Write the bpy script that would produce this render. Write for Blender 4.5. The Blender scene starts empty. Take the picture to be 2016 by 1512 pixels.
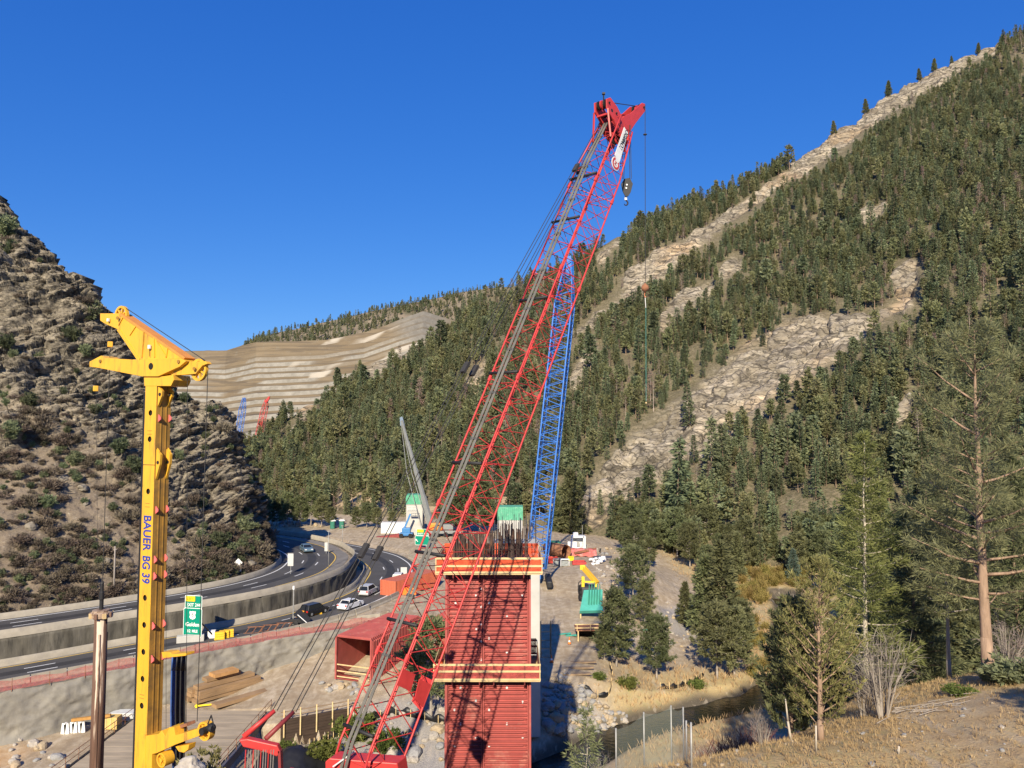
import bpy, bmesh, math, random
import numpy as np
from mathutils import Vector, Matrix, Euler

# ---------------------------------------------------------------- camera, sky, sun, exposure
SC = bpy.context.scene
FPX, PITCH = 1500.0, math.radians(3.6)
cam_d = bpy.data.cameras.new("camera")
cam_d.sensor_width = 36.0
cam_d.lens = FPX / 2016 * 36.0
cam_d.clip_start, cam_d.clip_end = 0.1, 8000
cam = bpy.data.objects.new("camera", cam_d)
SC.collection.objects.link(cam)
cam.location = (0, 0, 0)
cam.rotation_euler = (math.radians(90) + PITCH, 0, 0)
SC.camera = cam
SUN_EL, SUN_AZ = math.radians(30), math.radians(8)     # sun stands behind the camera, a little to its left
sun_from = Vector((-math.sin(SUN_AZ) * math.cos(SUN_EL), -math.cos(SUN_AZ) * math.cos(SUN_EL), math.sin(SUN_EL)))
W = bpy.data.worlds.new("World")
SC.world = W
W.use_nodes = True
wn = W.node_tree.nodes
sky_t = wn.new("ShaderNodeTexSky")
sky_t.sky_type = 'NISHITA'
sky_t.sun_disc = False
sky_t.sun_elevation = SUN_EL
sky_t.sun_rotation = math.atan2(sun_from.x, sun_from.y)
sky_t.altitude = 2200
sky_t.air_density, sky_t.dust_density, sky_t.ozone_density = 1.0, 0.15, 2.5
wn["Background"].inputs[1].default_value = 0.12
sky_h = wn.new("ShaderNodeHueSaturation")
sky_h.inputs['Saturation'].default_value = 1.3
sky_h.inputs['Hue'].default_value = .505
W.node_tree.links.new(sky_t.outputs[0], sky_h.inputs['Color'])
sep, cmb = wn.new('ShaderNodeSeparateColor'), wn.new('ShaderNodeCombineColor')   # tone of the whole sky, channel by channel
W.node_tree.links.new(sky_h.outputs[0], sep.inputs[0])
for ch, (kk, pw_) in enumerate(((.38, .817), (.503, .693), (.805, .45))):
    m1, m2, m3 = wn.new('ShaderNodeMath'), wn.new('ShaderNodeMath'), wn.new('ShaderNodeMath')
    m1.operation, m2.operation, m3.operation = 'MULTIPLY', 'POWER', 'MULTIPLY'
    m1.inputs[1].default_value, m2.inputs[1].default_value, m3.inputs[1].default_value = .1757, pw_, kk / (.12 * 2 ** .65)
    W.node_tree.links.new(sep.outputs[ch], m1.inputs[0])
    W.node_tree.links.new(m1.outputs[0], m2.inputs[0])
    W.node_tree.links.new(m2.outputs[0], m3.inputs[0])
    W.node_tree.links.new(m3.outputs[0], cmb.inputs[ch])
W.node_tree.links.new(cmb.outputs[0], wn["Background"].inputs[0])
sun_d = bpy.data.lights.new("sun", 'SUN')
sun_d.energy, sun_d.angle, sun_d.color = 4.8, math.radians(0.53), (1.0, 0.88, 0.67)
sun = bpy.data.objects.new("sun", sun_d)
SC.collection.objects.link(sun)
sun.rotation_euler = sun_from.to_track_quat('Z', 'Y').to_euler()
VS = SC.view_settings
VS.view_transform, VS.look, VS.exposure, VS.gamma = 'Standard', 'None', 0.65, 1.0
SC.cycles.max_bounces = 5
SC.cycles.transparent_max_bounces = 6
random.seed(7)
RNG = np.random.default_rng(11)
COL = SC.collection

# ---------------------------------------------------------------- pixel rays
CP, SP_ = math.cos(PITCH), math.sin(PITCH)
def ray(u, v):
    a, b = (u - 1008) / FPX, (756 - v) / FPX
    return a, CP - b * SP_, SP_ + b * CP
def at(u, v, Y):                       # the point of that pixel's ray at depth Y
    x, y, z = ray(u, v)
    return Vector((x / y * Y, Y, z / y * Y))
def gz(u, v, z):                       # the point of that pixel's ray on the level z
    x, y, d = ray(u, v)
    return Vector((x * z / d, y * z / d, z))
def to_px(P):
    P = np.asarray(P, float)
    d = P[..., 1] * CP + P[..., 2] * SP_
    h = -P[..., 1] * SP_ + P[..., 2] * CP
    d = np.maximum(d, .01)
    return 1008 + FPX * P[..., 0] / d, 756 - FPX * h / d

# ---------------------------------------------------------------- noise
def _h(ix, iy, iz, s):
    with np.errstate(over='ignore'):
        n = (ix.astype(np.uint32) * np.uint32(374761393) + iy.astype(np.uint32) * np.uint32(668265263)
             + iz.astype(np.uint32) * np.uint32(2147483647) + np.uint32(s) * np.uint32(1274126177))
        n = (n ^ (n >> np.uint32(13))) * np.uint32(1274126177)
        n = (n ^ (n >> np.uint32(16))) * np.uint32(2246822519)
        n ^= n >> np.uint32(15)
    return n.astype(np.float64) / 4294967295.0
def vnoise(P, s=0):                    # value noise 0..1
    f = np.floor(P)
    i = f.astype(np.int64)
    t = P - f
    t = t * t * (3 - 2 * t)
    x, y, z = i[:, 0], i[:, 1], i[:, 2]
    r = 0
    for dx in (0, 1):
        wx = t[:, 0] if dx else 1 - t[:, 0]
        for dy in (0, 1):
            wy = t[:, 1] if dy else 1 - t[:, 1]
            for dz in (0, 1):
                wz = t[:, 2] if dz else 1 - t[:, 2]
                r = r + wx * wy * wz * _h(x + dx, y + dy, z + dz, s)
    return r
def fbm(P, octv=4, s=0):
    r, a, k = 0, .5, 1.0
    for o in range(octv):
        r = r + a * (vnoise(P * k + 17.3 * o, s + o) - .5)
        a *= .5
        k *= 2.03
    return r * 2                       # about -1..1
def worley(P, s=0):                    # cell value 0..1 and distance to the cell border
    f = np.floor(P).astype(np.int64)
    n = len(P)
    d1, d2, cv = np.full(n, 9.), np.full(n, 9.), np.zeros(n)
    for dx in (-1, 0, 1):
        for dy in (-1, 0, 1):
            for dz in (-1, 0, 1):
                c = f + np.array([dx, dy, dz])
                q = c + np.stack([_h(c[:, 0], c[:, 1], c[:, 2], s + k) for k in (1, 2, 3)], 1)
                d = np.linalg.norm(q - P, axis=1)
                v = _h(c[:, 0], c[:, 1], c[:, 2], s + 9)
                m = d < d1
                d2 = np.where(m, d1, np.minimum(d2, d))
                cv = np.where(m, v, cv)
                d1 = np.where(m, d, d1)
    return cv, d2 - d1
def blocks(P, size, amp, crack, tilt, s=0, warp=1.0):   # broken beds of rock
    t = np.array(tilt, float)
    t /= np.linalg.norm(t)
    a = np.cross(t, [0, 1, 0])
    a /= np.linalg.norm(a)
    b = np.cross(t, a)
    Q = P + warp * size[2] * np.stack([fbm(P / size[0] * .45, 2, s + 30 + k) for k in range(3)], 1)
    Q = np.stack([Q @ a / size[0], Q @ b / size[1], Q @ t / size[2]], 1)
    cv, e = worley(Q, s)
    return amp * (cv - .5) - crack * np.exp(-e / .10)
def smooth(a, b, x):
    t = np.clip((x - a) / (b - a), 0, 1)
    return t * t * (3 - 2 * t)
def seg_dist(X, Y, pts, w=None):       # distance to a polyline (and interpolated width)
    best = np.full(X.shape, 1e9)
    wid = np.zeros(X.shape)
    for k in range(len(pts) - 1):
        ax, ay = pts[k][:2]
        bx, by = pts[k + 1][:2]
        dx, dy = bx - ax, by - ay
        t = np.clip(((X - ax) * dx + (Y - ay) * dy) / (dx * dx + dy * dy + 1e-9), 0, 1)
        d = np.hypot(X - ax - t * dx, Y - ay - t * dy)
        m = d < best
        best = np.where(m, d, best)
        if w is not None:
            wid = np.where(m, w[k] + (w[k + 1] - w[k]) * t, wid)
    return best if w is None else (best, wid)
def in_poly(X, Y, poly):
    r = np.zeros(X.shape, bool)
    n = len(poly)
    for k in range(n):
        x1, y1 = poly[k][:2]
        x2, y2 = poly[(k + 1) % n][:2]
        c = (y1 > Y) != (y2 > Y)
        xi = (x2 - x1) * (Y - y1) / ((y2 - y1) if y2 != y1 else 1e-9) + x1
        r ^= c & (X < xi)
    return r
def resample(pts, n):
    p = np.array(pts, float)
    # Catmull-Rom then even arc length
    q = []
    for i in range(len(p) - 1):
        p0, p1, p2, p3 = p[max(i - 1, 0)], p[i], p[i + 1], p[min(i + 2, len(p) - 1)]
        for t in np.linspace(0, 1, 20, endpoint=False):
            q.append(.5 * (2 * p1 + (p2 - p0) * t + (2 * p0 - 5 * p1 + 4 * p2 - p3) * t * t + (3 * p1 - p0 - 3 * p2 + p3) * t ** 3))
    q.append(p[-1])
    q = np.array(q)
    L = np.concatenate([[0], np.cumsum(np.linalg.norm(np.diff(q, axis=0), axis=1))])
    s = np.linspace(0, L[-1], n)
    return np.stack([np.interp(s, L, q[:, k]) for k in range(p.shape[1])], 1)
def catmull(pts, n):                   # even in station, not in length (for lofts)
    p = np.array(pts, float)
    S = np.linspace(0, len(p) - 1, n)
    i = np.minimum(S.astype(int), len(p) - 2)
    t = (S - i)[:, None]
    g = lambda k: p[np.clip(k, 0, len(p) - 1)]
    p0, p1, p2, p3 = g(i - 1), g(i), g(i + 1), g(i + 2)
    return .5 * (2 * p1 + (p2 - p0) * t + (2 * p0 - 5 * p1 + 4 * p2 - p3) * t * t + (3 * p1 - p0 - 3 * p2 + p3) * t ** 3)

# ---------------------------------------------------------------- mesh builder
class MB:
    def __init__(self):
        self.v, self.f = [], []
    def add(self, vs, fs):
        o = len(self.v)
        self.v.extend([tuple(p) for p in vs])
        self.f.extend([tuple(i + o for i in f) for f in fs])
        return self
    def box(self, c, s, rot=None):     # centre, full size
        c = Vector(c)
        x, y, z = s[0] / 2, s[1] / 2, s[2] / 2
        P = [Vector(q) for q in ((-x, -y, -z), (x, -y, -z), (x, y, -z), (-x, y, -z), (-x, -y, z), (x, -y, z), (x, y, z), (-x, y, z))]
        if rot is not None:
            R = rot if isinstance(rot, Matrix) else Euler(rot).to_matrix()
            P = [R @ q for q in P]
        return self.add([q + c for q in P], [(0, 3, 2, 1), (4, 5, 6, 7), (0, 1, 5, 4), (1, 2, 6, 5), (2, 3, 7, 6), (3, 0, 4, 7)])
    def tube(self, a, b, r, r2=None, n=6, cap=True):
        a, b = Vector(a), Vector(b)
        d = b - a
        if d.length < 1e-6:
            return self
        q = d.to_track_quat('Z', 'Y')
        r2 = r if r2 is None else r2
        A = [a + q @ Vector((math.cos(2 * math.pi * k / n) * r, math.sin(2 * math.pi * k / n) * r, 0)) for k in range(n)]
        B = [b + q @ Vector((math.cos(2 * math.pi * k / n) * r2, math.sin(2 * math.pi * k / n) * r2, 0)) for k in range(n)]
        F = [(k, (k + 1) % n, n + (k + 1) % n, n + k) for k in range(n)]
        if cap:
            F += [tuple(range(n - 1, -1, -1)), tuple(range(n, 2 * n))]
        return self.add(A + B, F)
    def path(self, pts, r, n=5):
        for k in range(len(pts) - 1):
            r0 = r[k] if isinstance(r, (list, tuple)) else r
            r1 = r[k + 1] if isinstance(r, (list, tuple)) else r
            self.tube(pts[k], pts[k + 1], r0, r1, n, cap=(k in (0, len(pts) - 2)))
        return self
    def beam(self, a, b, w, h, up=(0, 0, 1)):
        a, b = Vector(a), Vector(b)
        d = (b - a).normalized()
        s = d.cross(Vector(up))
        if s.length < 1e-4:
            s = d.cross(Vector((0, 1, 0)))
        s.normalize()
        t = s.cross(d)
        P = []
        for p in (a, b):
            for i, j in ((-1, -1), (1, -1), (1, 1), (-1, 1)):
                P.append(p + s * (i * w / 2) + t * (j * h / 2))
        return self.add(P, [(0, 1, 2, 3), (7, 6, 5, 4), (0, 4, 5, 1), (1, 5, 6, 2), (2, 6, 7, 3), (3, 7, 4, 0)])
    def prism(self, pts, off):         # polygon of 3d points pushed by off
        n = len(pts)
        o = Vector(off)
        P = [Vector(p) for p in pts] + [Vector(p) + o for p in pts]
        return self.add(P, [tuple(range(n)), tuple(range(2 * n - 1, n - 1, -1))] + [(k, k + n, (k + 1) % n + n, (k + 1) % n) for k in range(n)])
    def lathe(self, prof, c=(0, 0, 0), n=12, axis=None):   # prof: (r, z)
        c = Vector(c)
        q = Vector(axis).to_track_quat('Z', 'Y') if axis is not None else None
        P = []
        for r, z in prof:
            for k in range(n):
                p = Vector((r * math.cos(2 * math.pi * k / n), r * math.sin(2 * math.pi * k / n), z))
                P.append((q @ p if q else p) + c)
        F = []
        for j in range(len(prof) - 1):
            for k in range(n):
                F.append((j * n + k, j * n + (k + 1) % n, (j + 1) * n + (k + 1) % n, (j + 1) * n + k))
        F += [tuple(range(n - 1, -1, -1)), tuple((len(prof) - 1) * n + k for k in range(n))]
        return self.add(P, F)
    def mesh(self, name, mat, smooth_=False, org=(0, 0, 0)):
        me = bpy.data.meshes.new(name)
        ox, oy, oz = org
        me.from_pydata([(p[0] - ox, p[1] - oy, p[2] - oz) for p in self.v], [], self.f)
        bm = bmesh.new()
        bm.from_mesh(me)
        bmesh.ops.recalc_face_normals(bm, faces=bm.faces)
        bm.to_mesh(me)
        bm.free()
        if mat:
            me.materials.append(mat)
        if smooth_:
            me.polygons.foreach_set('use_smooth', [True] * len(me.polygons))
        return me
    def build(self, name, mat, parent=None, smooth_=False, bevel=0, label=None):
        org = parent.get('_w', (0, 0, 0)) if parent else (0, 0, 0)
        me = self.mesh(name, mat, smooth_, org)
        o = bpy.data.objects.new(name, me)
        COL.objects.link(o)
        if parent:
            o.parent = parent
            o['_w'] = tuple(org)
        if bevel:
            b = o.modifiers.new('bevel', 'BEVEL')
            b.width, b.segments, b.limit_method = bevel, 2, 'ANGLE'
        if label:
            o['label'] = label
        return o
def np_mesh(name, V, F, mat=None, smooth_=False, attrs=None):
    me = bpy.data.meshes.new(name)
    V = np.asarray(V, np.float32)
    F = np.asarray(F, np.int32)
    k = F.shape[1]
    me.vertices.add(len(V))
    me.vertices.foreach_set('co', V.ravel())
    me.loops.add(F.size)
    me.loops.foreach_set('vertex_index', F.ravel())
    me.polygons.add(len(F))
    me.polygons.foreach_set('loop_start', np.arange(0, F.size, k, dtype=np.int32))
    me.polygons.foreach_set('loop_total', np.full(len(F), k, np.int32))
    if smooth_:
        me.polygons.foreach_set('use_smooth', np.ones(len(F), bool))
    me.update(calc_edges=True)
    for n, (arr, dom) in (attrs or {}).items():
        a = me.attributes.new(n, 'FLOAT', dom)
        a.data.foreach_set('value', np.asarray(arr, np.float32).ravel())
    if mat:
        me.materials.append(mat)
    return me
def grid_faces(nr, nc):
    r, c = np.meshgrid(np.arange(nr - 1), np.arange(nc - 1), indexing='ij')
    a = (r * nc + c).ravel()
    return np.stack([a, a + 1, a + nc + 1, a + nc], 1)
def link(name, me, parent=None):
    o = bpy.data.objects.new(name, me)
    COL.objects.link(o)
    if parent:
        o.parent = parent
    return o
def tag(o, label, cat, group=None):
    o['label'], o['category'] = label, cat
    if group:
        o['group'] = group
    return o
def struct(o, label=None):
    o['kind'] = 'structure'
    if label:
        o['label'] = label
    return o
def stuff(o, label=None, cat=None):
    o['kind'] = 'stuff'
    if label:
        o['label'] = label
    if cat:
        o['category'] = cat
    return o
def thing(name, label, cat, loc=(0, 0, 0), group=None):    # an Empty at the base; parts are given in world coordinates
    o = bpy.data.objects.new(name, None)
    COL.objects.link(o)
    o.location = loc
    o['_w'] = tuple(loc)
    o.empty_display_size = .3
    return tag(o, label, cat, group)
def copy_tree(o, parent=None):
    c = o.copy()
    COL.objects.link(c)
    if parent:
        c.parent = parent
    for ch in o.children:
        copy_tree(ch, c)
    return c

# ---------------------------------------------------------------- materials
MATS = {}
def _nt(name):
    m = bpy.data.materials.new(name)
    m.use_nodes = True
    N = m.node_tree.nodes
    return m, N, m.node_tree.links, N['Principled BSDF']
def mix(N, L, fac, a, b, mode='MIX'):
    x = N.new('ShaderNodeMix')
    x.data_type, x.blend_type = 'RGBA', mode
    for s, q in ((x.inputs[0], fac), (x.inputs[6], a), (x.inputs[7], b)):
        if isinstance(q, (int, float)):
            s.default_value = q
        elif isinstance(q, (tuple, list)):
            s.default_value = (*q[:3], 1)
        else:
            L.new(q, s)
    return x.outputs[2]
def noise(N, L, co, scale, detail=4, rough=.55, stretch=None):
    if stretch:
        mp = N.new('ShaderNodeMapping')
        mp.inputs['Scale'].default_value = stretch
        L.new(co, mp.inputs[0])
        co = mp.outputs[0]
    t = N.new('ShaderNodeTexNoise')
    t.inputs['Scale'].default_value = scale
    t.inputs['Detail'].default_value = detail
    t.inputs['Roughness'].default_value = rough
    L.new(co, t.inputs['Vector'])
    return t.outputs[0]
def ramp(N, L, fac, lo, hi):
    r = N.new('ShaderNodeMapRange')
    r.clamp = True
    r.inputs[1].default_value, r.inputs[2].default_value = lo, hi
    L.new(fac, r.inputs[0])
    return r.outputs[0]
def sc(c, k):
    return tuple(min(1, q * k) for q in c[:3])
def mat(name, base, var=.18, scale=3, rough=.65, metal=0, bump=.15, bscale=25, dirt=None, stretch=None, coords='pos', spec=.4):
    if name in MATS:
        return MATS[name]
    m, N, L, B = _nt(name)
    if coords == 'pos':
        co = N.new('ShaderNodeNewGeometry').outputs['Position']
    else:
        co = N.new('ShaderNodeTexCoord').outputs['Object']
    n1 = noise(N, L, co, scale, 5, .6, stretch)
    c = mix(N, L, ramp(N, L, n1, .3, .7), sc(base, 1 - var), sc(base, 1 + var))
    if dirt:
        dc, lo, hi, ds = dirt
        n2 = noise(N, L, co, ds, 6, .65, stretch)
        c = mix(N, L, ramp(N, L, n2, lo, hi), c, dc)
    L.new(c, B.inputs['Base Color'])
    B.inputs['Roughness'].default_value = rough
    B.inputs['Metallic'].default_value = metal
    B.inputs['Specular IOR Level'].default_value = spec
    if bump:
        b = N.new('ShaderNodeBump')
        b.inputs['Strength'].default_value = bump
        b.inputs['Distance'].default_value = .05
        L.new(noise(N, L, co, bscale, 4, .6, stretch), b.inputs['Height'])
        L.new(b.outputs[0], B.inputs['Normal'])
    MATS[name] = m
    return m
def attr(N, name):
    a = N.new('ShaderNodeAttribute')
    a.attribute_name = name
    return a.outputs['Fac']
def foliage(name, c1, c2, vary=.35, trans=.25):
    if name in MATS:
        return MATS[name]
    m, N, L, B = _nt(name)
    N.remove(B)
    oi = N.new('ShaderNodeObjectInfo')
    c = mix(N, L, attr(N, 'tint'), c1, c2)
    hsv = N.new('ShaderNodeHueSaturation')
    L.new(c, hsv.inputs['Color'])
    mr = N.new('ShaderNodeMapRange')
    mr.inputs[3].default_value, mr.inputs[4].default_value = 1 - vary, 1 + vary
    L.new(oi.outputs['Random'], mr.inputs[0])
    L.new(mr.outputs[0], hsv.inputs['Value'])
    w = N.new('ShaderNodeTexWhiteNoise')
    w.noise_dimensions = '1D'
    L.new(oi.outputs['Random'], w.inputs['W'])
    mh = N.new('ShaderNodeMapRange')
    mh.inputs[3].default_value, mh.inputs[4].default_value = .475, .515
    L.new(w.outputs[0], mh.inputs[0])
    L.new(mh.outputs[0], hsv.inputs['Hue'])
    d = N.new('ShaderNodeBsdfDiffuse')
    t = N.new('ShaderNodeBsdfTranslucent')
    L.new(hsv.outputs[0], d.inputs[0])
    L.new(hsv.outputs[0], t.inputs[0])
    x = N.new('ShaderNodeMixShader')
    x.inputs[0].default_value = trans
    L.new(d.outputs[0], x.inputs[1])
    L.new(t.outputs[0], x.inputs[2])
    L.new(x.outputs[0], N['Material Output'].inputs[0])
    MATS[name] = m
    return m
# ================================================================ THE SETTING
# ---- plan of the roads (metres; camera at the origin looking along +y)
LOW_IN = [(-78, 82), (-62.5, 92.5), (-52, 102.5), (-40, 114), (-33, 125), (-29.3, 137), (-29.3, 148), (-30.5, 157), (-33.5, 165), (-37.5, 173), (-47, 183.5), (-60, 193.5), (-80, 206.5), (-110, 221.5)]
LOW_OUT = [(-71, 73.5), (-57, 86.5), (-46, 96.5), (-33.5, 107.5), (-24.5, 121), (-19.4, 137), (-18.8, 150), (-19.6, 159), (-22, 168), (-27, 178), (-38, 190.5), (-52, 203), (-73, 217.5), (-104, 233)]
WALL_M = [(-79, 83.3), (-63.6, 93.8), (-53.2, 103.6), (-41.4, 115), (-34.6, 125.5), (-31, 137), (-31, 148), (-32.2, 156.5), (-35.2, 164), (-39.2, 171.8), (-48.4, 182), (-61, 191.6), (-81, 204.5), (-111, 219.5)]
UP_R = [(-79.4, 84.2), (-64.1, 94.7), (-53.8, 104.4), (-42.2, 115.7), (-35.6, 126), (-32, 137), (-32, 148), (-33.2, 156.2), (-36.2, 163.4), (-40, 171), (-49, 181), (-61.5, 190.6), (-81.5, 203.5), (-111.5, 218.5)]
UP_L = [(-86, 91), (-70.5, 102), (-60, 111.5), (-50, 123), (-45.7, 131), (-44, 139), (-44.5, 147), (-46.4, 154), (-48.7, 159), (-53, 165.5), (-60, 173), (-70, 181), (-88, 193), (-116, 208)]
BENCH = [(-75, 70), (-56.3, 84.2), (-46.2, 93.4), (-35.5, 103.4), (-22.8, 112), (-17, 128), (-16, 142), (-17, 158), (-19.6, 170), (-26, 181), (-38, 192), (-52, 204), (-74, 220), (-106, 236)]
CREEK = [(58, 166), (55, 152), (49.5, 137), (44.5, 122), (39.5, 109.5), (32, 101), (22.5, 96.3), (13.5, 90.5), (6, 82.5), (-1, 76), (-10, 72), (-24, 69.5), (-45, 66), (-90, 58)]
Z_LOW, Z_UP, Z_WATER = -28.0, -25.0, -34.9
PIT = [(-28.3, 66), (-28.3, 88.9), (-25.4, 89.2), (-19.6, 92.5), (-18.2, 92.2), (-17.4, 84), (-20, 70), (-24, 66)]
CTRL = [  # x, y, z of the open ground
 (0, -6, -1.5), (0, 3, -2.2), (0, 12, -7.2), (10, 12, -6.6), (-10, 12, -7.4), (25, 10, -5), (-30, 10, -9), (60, 20, -6), (-60, 20, -14), (0, -20, 2), (40, -10, 0), (-40, -10, -3),
 (8.5, 26, -11.8), (4.5, 28, -12.5), (4, 31, -13.2), (10, 32, -12.7), (15.7, 34, -12.4), (23.2, 37, -11.6), (16, 24, -10.6), (30, 42, -12), (45, 40, -9), (20, 20, -9.2),
 (0, 29, -15), (-4, 24, -12.5), (-8, 20, -10.6), (-15, 32, -19.6), (-25, 40, -19.8), (-6, 33, -18.6), (-12, 45, -20.8), (-25, 48, -22.5), (-40, 40, -22), (-16, 25, -16), (-35, 28, -19),
 (-10, 60, -31), (-30, 60, -32), (-48, 62, -33.5), (0, 66, -34), (-1, 50, -31), (8, 48, -27), (14, 47, -21), (12, 41, -17.5), (19, 44, -15), (26, 52, -19), (16, 56, -28), (12, 66, -33), (-6, 44, -24),
 (20, 70, -31), (22, 82, -33.6), (14, 80, -34.2), (32, 58, -22), (38, 72, -28), (34, 86, -33.4), (50, 60, -20), (44, 95, -33.6), (50, 110, -34), (60, 90, -29), (80, 70, -20), (75, 110, -31), (62, 135, -33.6), (90, 140, -31), (66, 165, -33.8), (110, 120, -26), (110, 200, -30), (140, 90, -14),
 (-60, 80, -33.5), (-46, 91, -33.5), (-46, 78, -34.0), (-53, 85.5, -33.4), (-40, 84, -33.9), (-30, 84, -33.6), (-36, 99, -33), (-28, 96, -32.5), (-24, 106, -31), (-20.5, 113, -28.6), (-30, 76, -34.2), (-60, 68, -34.4),
 (-17, 97, -31.6), (-9, 104, -31.1), (-14, 112, -29.6), (-4, 115, -30.2), (0, 126, -29.2), (4, 110, -29.8), (8, 136, -29), (6, 122, -29.3), (10, 160, -28), (0, 160, -28), (-10, 150, -28.2), (15, 168, -27.6), (20, 190, -27.2), (-20, 200, -27.6), (0, 205, -27), (-40, 216, -27), (-60, 240, -27), (-100, 250, -27), (-12, 128, -28.5),
 (5, 98, -30.2), (4.5, 91, -31), (3, 85, -32.6), (9, 96.5, -30.6), (12, 100, -31), (10.5, 94, -33), (7, 88.5, -33.4), (12, 108, -30.2), (14, 118, -29.6), (15, 104, -32),
 (-22, 97, -32.2), (-15, 93.5, -32.3), (-12, 88.5, -33.6), (-8, 92.5, -32.6), (-5, 86, -34), (-13, 82, -35), (-3, 92, -32), (-9, 80, -35), (-4, 98, -31.6),
 (17.5, 128, -28.7), (19.5, 140, -27.6), (22, 150, -27.0), (26, 160, -26.8), (31, 152, -31), (28, 140, -32.2), (24, 128, -32.4), (20, 117, -32.2), (18.5, 104, -33.3), (27, 106, -33.6), (36, 113, -33.7), (30, 120, -33), (36, 135, -33.2), (44, 150, -33.6), (36, 160, -33), (40, 180, -33), (50, 200, -33), (30, 185, -30), (34, 205, -30),
 (-110, 60, -33), (-110, 30, -25), (-90, 45, -30), (120, 30, -5), (150, 150, -25), (-140, 80, -30), (-140, 200, -27), (0, 300, -27), (100, 300, -28), (-120, 320, -27)]
def rbf(X, Y, pts):
    C = np.array(pts, float)
    n = len(C)
    phi = lambda d: d
    D = np.hypot(C[:, None, 0] - C[None, :, 0], C[:, None, 1] - C[None, :, 1])
    A = np.zeros((n + 3, n + 3))
    A[:n, :n] = phi(D) + np.eye(n) * -.6
    A[:n, n], A[:n, n + 1], A[:n, n + 2] = 1, C[:, 0], C[:, 1]
    A[n:, :n] = A[:n, n:].T
    w = np.linalg.solve(A, np.concatenate([C[:, 2], np.zeros(3)]))
    r = w[n] + w[n + 1] * X + w[n + 2] * Y
    for k in range(n):
        r = r + w[k] * np.hypot(X - C[k, 0], Y - C[k, 1])
    return r
def ground_z(X, Y, rough=True):
    X, Y = np.asarray(X, float), np.asarray(Y, float)
    z = rbf(X, Y, CTRL)
    P = np.stack([X, Y, 0 * X], -1).reshape(-1, 3)
    if rough:
        z = z + .16 * fbm(P * .35, 4, 3).reshape(X.shape)
    pit = in_poly(X, Y, PIT)
    z = np.where(pit, np.minimum(z, -35.6 + .3 * np.sin(X) * np.sin(Y * 1.3)), z)
    d = seg_dist(X, Y, CREEK) + 1.1 * fbm(P * .22, 3, 9).reshape(X.shape)
    z = np.where(d < 9, np.minimum(z, -36.2 + np.maximum(d - 1.3, 0) * .85), z)
    b = in_poly(X, Y, BENCH + [(-160, 260), (-160, 60)])
    z = np.where(b, Z_LOW - .07, z)
    a = in_poly(X, Y, [(x, y) for x, y in WALL_M] + [(-170, 240), (-170, 40)])
    z = np.where(a, Z_UP - .07, z)
    # firm pads under heavy things
    pad = in_poly(X, Y, [(-45, 60), (-28.6, 60), (-28.6, 93), (-45, 93)])
    z = np.where(pad, np.minimum(z, -34.0), z)
    return z
def gz1(x, y):
    return float(ground_z(np.array([x]), np.array([y]), True)[0])
xs = np.concatenate([np.arange(-150, -70, 1.6), np.arange(-70, 62, .55), np.arange(62, 150, 1.7)])
ys = np.concatenate([np.arange(-9, 20, .8), np.arange(20, 46, .34), np.arange(46, 74, .7), np.arange(74, 132, .42), np.arange(132, 220, 1.0), np.arange(220, 345, 3.)])
GX, GY = np.meshgrid(xs, ys)
GZ = ground_z(GX, GY)
gP = np.stack([GX, GY, GZ], -1).reshape(-1, 3)
gu, gv = to_px(gP)
gx, gy = gP[:, 0], gP[:, 1]
nb = fbm(np.stack([gx, gy, 0 * gx], 1) * .12, 4, 21)
dcr = seg_dist(gx, gy, CREEK)
a_grass = smooth(13, 5, dcr + 5 * nb) * smooth(9, 15, gx + 2 * nb) * smooth(60, 75, gy)
a_grass = np.maximum(a_grass, smooth(35, 45, gx) * smooth(60, 80, gy) * .8)
a_grass = np.maximum(a_grass, smooth(2, 9, gx) * smooth(50, 40, gy) * smooth(-.45, .25, nb + .2))
a_dark = smooth(4.5, 3.0, dcr) * (gy > 60)
a_near = smooth(60, 45, gy) * smooth(-2, 4, gx)
a_orange = np.maximum(a_near * smooth(-.5, .1, nb + .15) * smooth(3.5, 7, gx), smooth(9, 3, np.hypot(gx + 57, gy - 78) + 6 * nb) * .9)
a_rub = np.maximum(smooth(5.5, 2.5, np.hypot((gx - 7.5) * .8, (gy - 91.5)) + 2 * nb), smooth(10, 6, np.hypot((gx + 11) * .8, (gy - 87)) + 3 * nb))
a_rub = np.maximum(a_rub, smooth(7, 4, np.hypot(gx - 30, (gy - 134) * .6) + 3 * nb))

# ---- ground
m, N, L, B = _nt('ground_mat')
MATS['ground'] = m
co = N.new('ShaderNodeNewGeometry').outputs['Position']
n_big, n_mid, n_fine = noise(N, L, co, .13, 5), noise(N, L, co, .9, 6, .65), noise(N, L, co, 7, 5, .7)
c = mix(N, L, ramp(N, L, n_big, .35, .65), (.37, .29, .195), (.45, .365, .255))
c = mix(N, L, ramp(N, L, n_mid, .40, .72), c, (.51, .43, .315))
c = mix(N, L, mix(N, L, ramp(N, L, n_mid, .30, .6), (0, 0, 0), (1, 1, 1)), sc((.33, .255, .17), 1), c)
c = mix(N, L, attr(N, 'orange'), c, mix(N, L, ramp(N, L, n_mid, .35, .65), (.56, .335, .155), (.68, .48, .28)))
c = mix(N, L, attr(N, 'rubble'), c, mix(N, L, ramp(N, L, n_fine, .3, .7), (.26, .24, .22), (.45, .42, .385)))
gr = mix(N, L, ramp(N, L, n_fine, .3, .7), (.42, .31, .14), (.58, .45, .22))
gr = mix(N, L, ramp(N, L, n_mid, .5, .75), gr, (.28, .27, .10))
gf = N.new('ShaderNodeMath')
gf.operation = 'MULTIPLY'
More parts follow.
